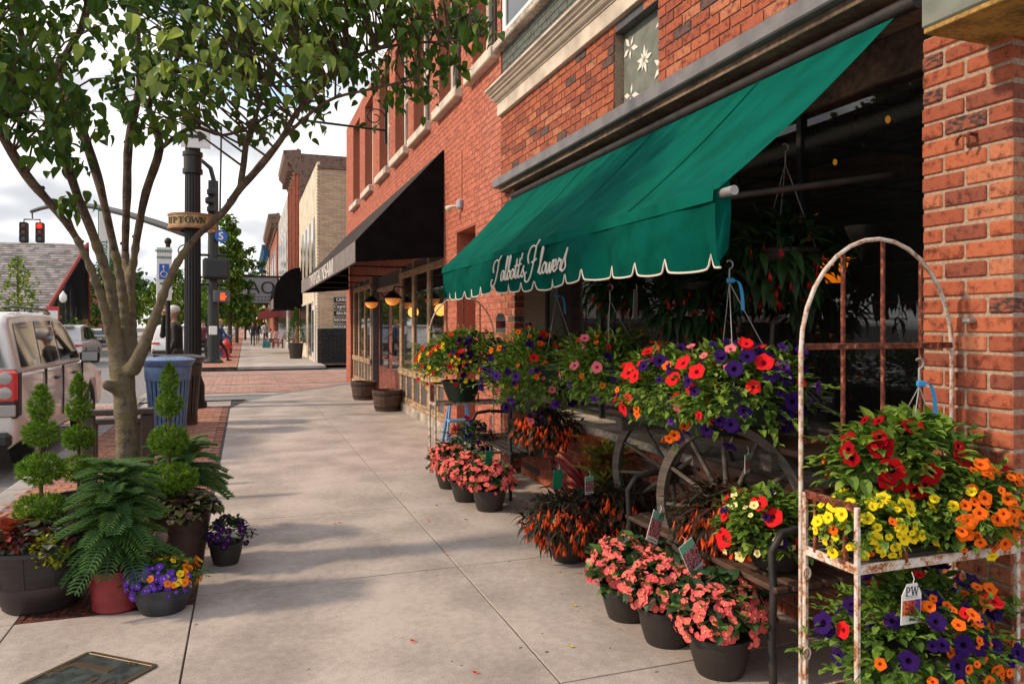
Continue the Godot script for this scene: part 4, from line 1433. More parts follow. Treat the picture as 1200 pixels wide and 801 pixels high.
	for k in 4:
		wbox("stripe", Vector3(0.86, 2.02, 60.3 + k * 1.8), Vector3(0.897, 2.42, 61.2 + k * 1.8), M.white, A)

# ---------------------------------------------------------------- across the road
func make_across() -> void:
	var H := thing("gabled_building", "low building with a huge speckled shingle roof and pointed glass gable", "building", P(-14, 0, 48))
	var e0 := P(-30, 1.9, 43.0)
	var e1 := P(-9.5, 1.9, 43.0)
	var r0 := P(-30, 5.95, 49.0)
	var r1 := P(-8.6, 6.15, 49.0)
	var b := MB.new()
	var rows := 30
	var nrm := (e1 - e0).cross(r0 - e0).normalized()
	if nrm.y < 0:
		nrm = -nrm
	for i in rows:
		var t0 := float(i) / rows
		var t1 := float(i + 1) / rows
		var n := 74
		for j in n:
			var off := 0.5 if i % 2 else 0.0
			var s0 := clampf((j - off) / (n - 1), 0, 1)
			var s1 := clampf((j + 1 - off) / (n - 1), 0, 1)
			if s1 - s0 < 0.002:
				continue
			var q := rf(0.55, 1.35)
			var pink := rf(0.0, 0.03)
			b.col = Color((0.33 + pink) * q, 0.305 * q, 0.285 * q)
			var A0 := e0.lerp(e1, s0).lerp(r0.lerp(r1, s0), t0) + nrm * 0.05
			var B0 := e0.lerp(e1, s1).lerp(r0.lerp(r1, s1), t0) + nrm * 0.05
			var A1 := e0.lerp(e1, s0).lerp(r0.lerp(r1, s0), t1) + nrm * 0.02
			var B1 := e0.lerp(e1, s1).lerp(r0.lerp(r1, s1), t1) + nrm * 0.02
			b.quad(A0, B0, B1, A1, nrm)
			b.quad(A0, B0, B0 - nrm * 0.04, A0 - nrm * 0.04, Vector3(0, 0, 1))
	w("shingles", b, M.shingle, H, "", "stuff")
	b = MB.new()
	var dn := Vector3(0, -0.12, 0)
	b.quad(e0 + dn, e1 + dn, r1 + dn, r0 + dn, nrm)
	b.quad(r0, r1, P(-9.5, 1.9, 55), P(-30, 1.9, 55), Vector3(0, 1, -1))
	w("roof_deck", b, M.slate, H)
	b = MB.new()
	b.bar(e1 + Vector3(0.03, 0.02, 0.02), r1 + Vector3(0.03, 0.02, 0.02), 0.10, 0.22)
	w("bargeboard", b, M.roof_red, H)
	b = MB.new()
	b.bar(P(-9.5, 1.9, 55), r1 + Vector3(0.04, 0.0, -0.06), 0.12, 0.4)
	w("bargeboard", b, M.roof_red, H)
	b = MB.new()
	b.prism(PackedVector2Array([Vector2(43.4, 0), Vector2(54.6, 0), Vector2(54.6, 1.85), Vector2(49.0, 5.7), Vector2(43.4, 1.85)]), -9.9, -9.8, Transform3D(Basis(Vector3(0, 0, -1), Vector3(0, 1, 0), Vector3(1, 0, 0)), Vector3.ZERO))
	w("gable_glass", b, M.window_far, H)
	for k in 6:
		wbox("mullion", Vector3(-9.78, 0, 44.4 + k * 1.5), Vector3(-9.70, 2.4 + (2.6 - absf(k - 2.6)) * 1.0, 44.52 + k * 1.5), M.ochre if k == 1 else M.slate, H)
	wbox("wall", Vector3(-29.5, -0.1, 43.8), Vector3(-10.2, 1.95, 54.5), M.far_brown, H)
	wbox("fascia", Vector3(-30, 1.62, 42.9), Vector3(-9.5, 1.86, 43.02), M.slate, H)
	var R := thing("corner_building", "distant red brick corner building with maroon window awnings", "building", P(-18, 0, 76))
	wbox("wall", Vector3(-30, 0, 70), Vector3(-12.4, 4.6, 82), M.far_brick, R)
	wbox("coping", Vector3(-30.1, 4.6, 69.9), Vector3(-12.3, 5.0, 82), M.far_tan, R)
	for k in 5:
		var f := wbox("window", Vector3(-14.6 - k * 2.6, 2.5, 69.9), Vector3(-13.4 - k * 2.6, 4.0, 69.99), M.cream, R)
		wbox("pane", Vector3(-14.5 - k * 2.6, 2.6, 69.86), Vector3(-13.5 - k * 2.6, 3.9, 69.895), M.window_far, f)
		wbox("window_awning", Vector3(-14.9 - k * 2.6, 1.7, 69.2), Vector3(-13.1 - k * 2.6, 2.2, 69.85), M.roof_red, R)
	# lamp post with globe
	var lp := thing("street_lamp", "black street lamp with a pale acorn globe by the gabled building", "street lamp", P(-8.4, 0, 42.0))
	b = MB.new()
	b.lathe([Vector2(0.2, 0), Vector2(0.2, 0.2), Vector2(0.1, 0.5), Vector2(0.07, 0.7), Vector2(0.055, 2.5), Vector2(0.1, 2.6), Vector2(0.0, 2.62)], 12, P(-8.4, 0, 42.0))
	w("pole", b, M.black_metal, lp)
	b = MB.new()
	b.lathe([Vector2(0.08, 2.6), Vector2(0.17, 2.75), Vector2(0.16, 2.95), Vector2(0.06, 3.1), Vector2(0.0, 3.2)], 12, P(-8.4, 0, 42.0))
	w("globe", b, M.white, lp)
	wbox("banner", Vector3(-9.1, 1.55, 41.9), Vector3(-8.55, 2.4, 41.94), M.red_sign, lp)
	wbox("banner_panel", Vector3(-9.05, 1.8, 41.86), Vector3(-8.6, 2.2, 41.895), M.white, lp)

# ---------------------------------------------------------------- trees
func curve3(pts: Array, n: int) -> Array:
	# points [x, y, forward, radius] made into a smooth line with radii
	var out: Array = []
	var rad: Array = []
	for i in pts.size() - 1:
		var p0: Array = pts[maxi(i - 1, 0)]
		var p1: Array = pts[i]
		var p2: Array = pts[i + 1]
		var p3: Array = pts[mini(i + 2, pts.size() - 1)]
		for k in n:
			var t := float(k) / n
			var v := P(p1[0], p1[1], p1[2]).cubic_interpolate(P(p2[0], p2[1], p2[2]), P(p0[0], p0[1], p0[2]), P(p3[0], p3[1], p3[2]), t)
			out.append(v)
			rad.append(lerpf(p1[3], p2[3], t))
	var e: Array = pts[-1]
	out.append(P(e[0], e[1], e[2]))
	rad.append(e[3])
	return [out, rad]

func knobby(line: Array) -> Array:
	var r: Array = line[1].duplicate()
	for k in r.size():
		r[k] *= 1.0 + rf(-0.07, 0.09)
	return [line[0], r]

func make_street_tree() -> void:
	var S := thing("street_tree", "multi stemmed street tree with mossy trunk and broad heart shaped leaves", "tree", P(-0.68, 0, 5.1))
	var limbs := [
		["trunk", [[-0.68, -0.02, 5.10, 0.086], [-0.68, 0.32, 5.10, 0.074], [-0.68, 0.68, 5.10, 0.072], [-0.69, 0.99, 5.11, 0.069], [-0.71, 1.19, 5.11, 0.080]]],
		["limb", [[-0.73, 1.15, 5.12, 0.044], [-0.76, 1.36, 5.08, 0.030], [-0.81, 1.64, 5.01, 0.026], [-0.91, 1.94, 4.94, 0.022], [-1.04, 2.14, 4.91, 0.025], [-1.16, 2.30, 4.89, 0.027], [-1.29, 2.55, 4.86, 0.024], [-1.44, 2.86, 4.86, 0.016]]],
		["limb", [[-0.71, 1.20, 5.09, 0.048], [-0.74, 1.41, 5.09, 0.036], [-0.77, 1.69, 5.10, 0.031], [-0.86, 2.00, 5.08, 0.033], [-0.94, 2.22, 5.09, 0.028], [-1.03, 2.52, 5.09, 0.030], [-1.13, 2.82, 5.09, 0.026], [-1.23, 3.10, 5.11, 0.021], [-1.28, 3.46, 5.13, 0.015]]],
		["limb", [[-0.69, 1.23, 5.13, 0.044], [-0.70, 1.49, 5.17, 0.033], [-0.74, 1.78, 5.23, 0.028], [-0.83, 2.21, 5.28, 0.028], [-0.89, 2.43, 5.35, 0.030], [-1.00, 2.76, 5.43, 0.028], [-1.13, 3.08, 5.52, 0.024], [-1.08, 3.22, 5.52, 0.020], [-0.98, 3.42, 5.51, 0.018], [-0.94, 3.69, 5.53, 0.014]]],
		["limb", [[-0.66, 1.23, 5.12, 0.046], [-0.67, 1.46, 5.23, 0.033], [-0.69, 1.73, 5.32, 0.028], [-0.73, 1.90, 5.41, 0.024], [-0.73, 2.30, 5.48, 0.030], [-0.73, 2.68, 5.57, 0.028], [-0.67, 3.07, 5.60, 0.024], [-0.69, 3.43, 5.66, 0.020], [-0.71, 3.80, 5.72, 0.014]]],
		["limb", [[-0.69, 1.71, 5.32, 0.024], [-0.65, 2.03, 5.33, 0.026], [-0.60, 2.31, 5.33, 0.029], [-0.52, 2.59, 5.32, 0.026], [-0.56, 2.78, 5.34, 0.023], [-0.58, 2.89, 5.34, 0.020], [-0.45, 3.11, 5.31, 0.016], [-0.32, 3.36, 5.26, 0.013]]],
		["limb", [[-0.64, 1.19, 5.05, 0.050], [-0.58, 1.31, 4.98, 0.037], [-0.51, 1.49, 4.92, 0.030], [-0.40, 1.77, 4.81, 0.024], [-0.28, 1.95, 4.72, 0.021], [-0.12, 2.10, 4.60, 0.024], [-0.03, 2.23, 4.55, 0.021], [0.05, 2.32, 4.50, 0.022], [0.19, 2.50, 4.43, 0.018], [0.28, 2.66, 4.38, 0.015], [0.44, 2.82, 4.30, 0.011]]],
		["branch", [[-0.03, 2.23, 4.55, 0.017], [-0.01, 2.37, 4.61, 0.018], [0.01, 2.54, 4.67, 0.016], [0.06, 2.70, 4.71, 0.012], [0.12, 2.89, 4.73, 0.009]]],
		["branch", [[-0.52, 2.59, 5.32, 0.016], [-0.32, 2.72, 5.21, 0.013], [-0.13, 2.66, 5.10, 0.010], [0.07, 2.72, 4.97, 0.007]]],
		["branch", [[-0.67, 3.07, 5.60, 0.018], [-0.44, 3.14, 5.46, 0.015], [-0.13, 3.19, 5.30, 0.013], [0.07, 3.29, 5.18, 0.011], [0.33, 3.31, 5.03, 0.009]]],
		["branch", [[0.28, 2.66, 4.38, 0.012], [0.47, 2.90, 4.34, 0.011], [0.66, 3.02, 4.33, 0.010], [0.89, 3.07, 4.25, 0.008], [1.10, 3.08, 4.17, 0.006], [1.27, 3.11, 4.11, 0.004]]],
		["branch", [[0.19, 2.50, 4.43, 0.011], [0.42, 2.70, 4.31, 0.009], [0.64, 2.77, 4.23, 0.007], [0.91, 2.83, 4.13, 0.005]]],
		["branch", [[-0.91, 1.94, 4.94, 0.008], [-0.96, 2.09, 4.91, 0.007], [-1.01, 2.16, 4.90, 0.005], [-1.07, 2.14, 4.90, 0.003]]],
		["branch", [[-1.13, 2.82, 5.09, 0.014], [-1.25, 2.92, 5.07, 0.010], [-1.34, 2.95, 5.04, 0.007]]],
		["branch", [[-1.13, 3.08, 5.52, 0.014], [-0.99, 3.28, 5.34, 0.011], [-0.93, 3.47, 5.28, 0.008]]],
	]
	var nodes: Array = []
	var bones: Array = []
	for l in limbs:
		var ln := knobby(curve3(l[1], 4))
		var from := 0
		if l[0] != "branch":
			# trunk and the feet of the limbs grow together into one surface
			for i in ln[0].size() - 1:
				if ln[0][i].y < 1.95:
					bones.append([ln[0][i], ln[0][i + 1], ln[1][i] * 0.82, ln[1][i + 1] * 0.82, Color.WHITE])
					from = i
		if l[0] == "trunk":
			continue
		var b := MB.new()
		var rr: Array = ln[1].slice(from)
		for k in rr.size():
			rr[k] *= lerpf(0.84, 1.0, clampf((k - 2.0) / 8.0, 0.0, 1.0)) if l[0] == "limb" else 1.0
		b.tube(ln[0].slice(from), rr, 10)
		if l[0] == "limb":
			for k in 3:
				var i := rng.randi_range(maxi(from, 4), ln[0].size() - 8)
				var d := Vector3(rf(-1, 1), rf(-0.3, 0.6), rf(-1, 1)).normalized()
				b.ball(ln[0][i] + d * ln[1][i] * 0.85, Vector3.ONE * ln[1][i] * rf(0.35, 0.55), 7, 5)
		w(l[0], b, M.bark, S)
		for i in ln[0].size():
			if ln[0][i].y > 2.05:
				nodes.append(ln[0][i])
	bones.append([P(-0.72, 1.07, 5.07), P(-0.775, 1.10, 5.02), 0.04, 0.03, Color.WHITE])
	bones.append([P(-0.68, -0.06, 5.1), P(-0.68, 0.06, 5.1), 0.10, 0.07, Color.WHITE])
	w("trunk", figure(bones, 0.014), M.bark_moss, S)
	# leafy twigs fill the crown above a ragged lower edge
	var low := [[-3.2, 2.75], [-1.69, 2.68], [-1.40, 2.50], [-1.20, 2.36], [-0.95, 2.30], [-0.76, 2.55], [-0.57, 2.45], [-0.42, 2.42], [-0.18, 2.52], [0.06, 2.50], [0.26, 2.56], [0.45, 2.66], [0.75, 2.68], [1.10, 2.78], [1.30, 3.05], [1.45, 3.2]]
	var leaves: Array = []
	var twig := MB.new()
	var buds: Array = []
	var made := 0
	var tries := 0
	while made < 450 and tries < 12000:
		tries += 1
		var c := Vector3(rf(-2.7, 1.42), rf(2.2, 3.75), -rf(3.5, 5.45))
		var lo := 2.7
		for k in low.size() - 1:
			if c.x >= low[k][0] and c.x <= low[k + 1][0]:
				lo = lerpf(low[k][1], low[k + 1][1], (c.x - low[k][0]) / (low[k + 1][0] - low[k][0]))
		# the lower edge rises away from the middle of the crown
		var slope := absf(-c.z - 4.7)
		if c.y < lo + 0.05 + 0.10 * slope:
			continue
		var e := Vector3((c.x + 0.55) / 2.15, (c.y - 3.2) / 1.25, (c.z + 4.5) / 1.0)
		if e.length() > 1.0 or rng.randf() < 0.25 * (1.0 - e.length()):
			continue
		# reaching part of the crown over the walk stays thin and low
		if c.x > 0.45 and (-c.z > 4.9 or c.y > 3.9):
			continue
		var best := 9.0
		var bp := Vector3.ZERO
		for q in nodes:
			var dd: float = q.distance_squared_to(c)
			if dd < best:
				best = dd
				bp = q
		if best > 1.3:
			continue
		made += 1
		var mid := (bp + c) * 0.5 + Vector3(rf(-0.08, 0.08), rf(0.02, 0.12), rf(-0.08, 0.08))
		twig.tube([bp, mid, c], [0.007, 0.005, 0.0025], 5, false)
		var n := rng.randi_range(11, 15)
		for k in n:
			var t := rf(0.25, 1.0)
			var on := mid.lerp(c, t) + Vector3(rf(-0.11, 0.11), rf(-0.09, 0.07), rf(-0.11, 0.11))
			var sc := rf(0.5, 1.25)
			var bs := Basis(Vector3.UP, rf(0, TAU)) * Basis(Vector3.RIGHT, -rf(0.0, 1.2)) * Basis(Vector3.FORWARD, rf(-0.7, 0.7))
			leaves.append(Transform3D(bs.scaled(Vector3.ONE * sc), on))
		if rng.randf() < (0.35 if c.x > 0.3 else 0.10):
			buds.append(c + Vector3(rf(-0.05, 0.05), 0.05, rf(-0.05, 0.05)))
	for q in [[-0.99, 2.20, 4.88], [-0.95, 2.15, 4.88], [-0.97, 2.12, 4.86], [-0.88, 2.2, 4.9]]:
		for k in 4:
			leaves.append(Transform3D(Basis(Vector3.UP, rf(0, TAU)) * Basis(Vector3.RIGHT, -rf(0.5, 1.2)), P(q[0] + rf(-0.05, 0.05), q[1] + rf(-0.05, 0.03), q[2] + rf(-0.05, 0.05))))
	w("twigs", twig, M.bark, S, "", "stuff")
	var eye := Vector3(0, 1.45, 0)
	leaves.sort_custom(func(a, c): return a.origin.distance_squared_to(eye) < c.origin.distance_squared_to(eye))
	var shapes := [leaf_mesh(0.074, 0.052, 0.45, 0.22), leaf_mesh(0.068, 0.043, 0.25, 0.35), leaf_mesh(0.082, 0.053, 0.7, 0.15)]
	var tones := [Color(0.068, 0.135, 0.019), Color(0.052, 0.108, 0.016), Color(0.10, 0.17, 0.021), Color(0.16, 0.22, 0.024), Color(0.042, 0.092, 0.016)]
	var lm: Array = []
	for k in tones.size():
		lm.append(mat("tree_leaf%d" % k, tones[k], 0.42, {"back": Color(0.45, 0.56, 0.12)}))
	var inv := S.global_transform.affine_inverse()
	var rest := []
	var rc := []
	var used_parts := 0
	for k in leaves.size():
		var infrustum: bool = leaves[k].origin.x > -1.5 and leaves[k].origin.y < 3.4
		var tone := rng.randi_range(0, 4)
		if tone == 3 and rng.randf() < 0.5:
			tone = 0
		if infrustum and used_parts < 300:
			used_parts += 1
			var o := obj("leaf", shapes[k % 3], lm[tone], S)
			o.transform = inv * leaves[k]
		else:
			rest.append(inv * leaves[k])
			rc.append(tones[tone])
	copies("foliage", shapes[0], M.leaf, rest, rc, S)
	var bb := MB.new()
	for c in buds:
		for k in 22:
			bb.col = Color(0.22, 0.26, 0.03)
			var a0: Vector3 = c + Vector3(0, 0.1, 0.02) * rng.randf()
			var o := Vector3(rf(-0.03, 0.03), rf(0.0, 0.02), rf(-0.03, 0.03))
			bb.tube([a0, a0 + o], [0.001, 0.0028], 3, false)
	w("flower_buds", bb, M.vc, S, "", "stuff")

func far_tree(called: String, label: String, at: Vector3, ht: float, r: Vector3, base: float, n: int, ls: float, tones: Array, conical := 0.0, group := "") -> void:
	var S := thing(called, label, "tree", at, 0.0, group)
	var b := MB.new()
	b.tube([Vector3.ZERO, Vector3(0.04, base, 0), Vector3(0.0, base + (ht - base) * 0.6, 0.05), Vector3(0, ht * 0.96, 0)], [0.035 * ht * 0.5, 0.028 * ht * 0.5, 0.012 * ht * 0.5, 0.01], 8)
	part("trunk", b, M.bark, S)
	var xs := []
	var cs := []
	var lb := MB.new()
	var arms := 26
	for a in arms:
		var t := float(a) / arms
		var y := lerpf(base, ht * 0.97, t)
		var rr := (1.0 - t) * 0.95 + 0.1 if conical > 0.5 else sin(clampf(t * 0.9 + 0.12, 0, 1) * PI) * 0.95 + 0.12
		var ang := a * 2.4 + rf(-0.4, 0.4)
		var tip := Vector3(cos(ang) * r.x * rr, y + rf(0.0, 0.35) * r.y * 0.3, sin(ang) * r.z * rr)
		var o := Vector3(0, y - 0.25 * r.x * rr, 0)
		lb.tube([o, (o + tip) * 0.5 + Vector3(0, 0.05, 0), tip], [0.02, 0.014, 0.006], 4, false)
		var m := int(n / float(arms) * (0.45 + rr))
		for k in m:
			var u := pow(rng.randf(), 0.6)
			var p := o.lerp(tip, u) + Vector3(rf(-1, 1), rf(-0.7, 0.7), rf(-1, 1)) * (0.18 + 0.14 * r.x) * (0.5 + 0.5 * rng.randf())
			xs.append(Transform3D((Basis(Vector3.UP, rf(0, TAU)) * Basis(Vector3.RIGHT, rf(-1.2, 0.6))).scaled(Vector3.ONE * ls * rf(0.6, 1.3)), p))
			cs.append(tones[rng.randi_range(0, tones.size() - 1)])
	part("limbs", lb, M.bark, S, "", "stuff")
	copies("crown", leaf_mesh(1.0, 0.7, 0.4, 0.3), M.leaf, xs, cs, S)

func make_far_trees() -> void:
	var lime := [Color(0.16, 0.24, 0.025), Color(0.22, 0.28, 0.03), Color(0.10, 0.18, 0.02), Color(0.26, 0.30, 0.035)]
	var mid := [Color(0.05, 0.11, 0.018), Color(0.08, 0.15, 0.02), Color(0.11, 0.18, 0.025)]
	var dark := [Color(0.03, 0.065, 0.016), Color(0.045, 0.09, 0.02), Color(0.06, 0.11, 0.02)]
	far_tree("street_tree", "tall green young street tree with pale tip in front of the AO sign", P(-0.8, 0, 43.0), 7.6, Vector3(1.25, 2.5, 1.25), 2.0, 2600, 0.24, mid + [lime[0]], 1.0)
	far_tree("street_tree", "bright lime street tree far down the walk", P(0.0, 0, 84.0), 7.0, Vector3(3.4, 2.4, 3.4), 1.7, 2400, 0.42, lime)
	far_tree("street_tree", "loose green tree top between the pole and the brick fronts", P(-0.7, 0, 70.0), 9.4, Vector3(2.4, 3.0, 2.4), 3.0, 1700, 0.36, mid)
	far_tree("young_tree", "slim lime green young tree before the shingle roof", P(-8.1, -0.1, 33.0), 4.3, Vector3(1.05, 1.5, 1.05), 1.2, 520, 0.17, lime, 1.0)
	var q := [[-9.5, 62, 6.8, 2.2, 0], [-6.2, 66, 5.6, 2.0, 1], [-12.4, 92, 9.0, 3.0, 2], [-7.6, 98, 8.6, 3.2, 0], [-3.9, 90, 6.4, 2.2, 1], [-2.6, 60, 5.4, 1.3, 0], [-17, 120, 10.0, 4.0, 2], [-4.0, 140, 8.0, 4.0, 1], [1.5, 190, 9.0, 5.0, 1], [-10, 170, 11.0, 5.0, 2]]
	var words := ["green roadside tree", "lime roadside tree", "dark roadside tree"]
	var where := ["beside the distant red car", "behind the parking sign", "above the corner building", "behind the UPTOWN pole", "beyond the pedestrian signal", "just past the hydrant", "far behind the shingle roof", "at the far end of the road", "closing the end of the walk", "at the horizon over the road"]
	for k in q.size():
		far_tree("roadside_tree", "%s %s" % [words[q[k][4]], where[k]], P(q[k][0], -0.1, q[k][1]), q[k][2], Vector3(q[k][3], q[k][3], q[k][3]), q[k][2] * 0.25, 1100, 0.16 * q[k][3], [mid, lime, dark][q[k][4]], 0.0, "roadside trees down the street")
	# clipped bushes in front of the gabled building
	for k in 5:
		var S := thing("bush", "rounded green bush along the glass gable wall", "bush", P(-7.9 - k * 0.55, 0.0, 43.4 + (k % 2) * 0.6), 0.0, "bushes by the gabled building")
		var xs := []
		var cs := []
		for j in 260:
			var d := Vector3(rf(-1, 1), rf(0, 1), rf(-1, 1)).normalized() * rf(0.7, 1.0)
			xs.append(Transform3D((Basis(Vector3.UP, rf(0, TAU)) * Basis(Vector3.RIGHT, rf(-1, 1))).scaled(Vector3.ONE * rf(0.14, 0.25)), d * Vector3(0.8, 1.7 + 0.3 * (k % 3), 0.8)))
			cs.append((mid + [lime[0]])[rng.randi_range(0, 3)])
		var b := MB.new()
		b.tube([Vector3.ZERO, Vector3(0, 1.0, 0)], [0.06, 0.02], 6)
		part("stem", b, M.bark, S)
		copies("foliage", leaf_mesh(1.0, 0.7, 0.4, 0.3), M.leaf, xs, cs, S)

# ---------------------------------------------------------------- vehicles
func inset(poly: PackedVector2Array, r: float) -> PackedVector2Array:
	var out := PackedVector2Array()
	var n := poly.size()
	var area := 0.0
	for k in n:
		area += poly[k].cross(poly[(k + 1) % n])
	var sg := signf(area)
	for k in n:
		var a := (poly[k] - poly[(k + n - 1) % n]).normalized()
		var b := (poly[(k + 1) % n] - poly[k]).normalized()
		var na := Vector2(-a.y, a.x) * sg
		var nb := Vector2(-b.y, b.x) * sg
		var m := (na + nb).normalized()
		out.append(poly[k] + m * r / maxf(0.5, m.dot(na)))
	return out

func loft(b: MB, poly: PackedVector2Array, wid: Callable, r: float) -> void:
	# an outline (along, up) given width, with rounded shoulders; forward is -z
	var n := poly.size()
	var inn := inset(poly, r)
	var area := 0.0
	for k in n:
		area += poly[k].cross(poly[(k + 1) % n])
	var on: Array = []
	for k in n:
		var a := (poly[k] - poly[(k + n - 1) % n]).normalized()
		var c := (poly[(k + 1) % n] - poly[k]).normalized()
		on.append([Vector2(a.y, -a.x) * signf(area), Vector2(c.y, -c.x) * signf(area)])
	var ix := Geometry2D.triangulate_polygon(inn)
	for s in [-1.0, 1.0]:
		var at := func(p: Vector2, off: float) -> Vector3:
			return Vector3(s * (wid.call(p.y) - off), p.y, -p.x)
		for k in range(0, ix.size(), 3):
			b.ft(at.call(inn[ix[k]], 0.0), at.call(inn[ix[k + 1]], 0.0), at.call(inn[ix[k + 2]], 0.0), Vector3(s, 0, 0))
		for k in n:
			var q := (k + 1) % n
			var o: Vector2 = on[k][1]
			var o0: Vector2 = (on[k][0] + on[k][1]).normalized() if on[k][0].dot(on[k][1]) > 0.6 else o
			var o1: Vector2 = (on[q][0] + on[q][1]).normalized() if on[q][0].dot(on[q][1]) > 0.6 else o
			var nS := Vector3(s, 0, 0)
			var n0 := Vector3(0, o0.y, -o0.x)
			var n1 := Vector3(0, o1.y, -o1.x)
			var A: Vector3 = at.call(inn[k], 0.0)
			var B: Vector3 = at.call(inn[q], 0.0)
			var C: Vector3 = at.call(poly[q], r)
			var D: Vector3 = at.call(poly[k], r)
			b.tri(A, B, C, nS, nS, n1)
			b.tri(A, C, D, nS, n1, n0)
			if s > 0:
				var E := Vector3(-D.x, D.y, D.z)
				var F := Vector3(-C.x, C.y, C.z)
				b.tri(D, C, F, n0, n1, n1)
				b.tri(D, F, E, n0, n1, n0)

func arch(u: float, r: float, y: float, up := true) -> Array:
	var out: Array = []
	for k in 9:
		var a := PI * k / 8.0
		out.append(Vector2(u - r * cos(a), y + r * sin(a)))
	return out

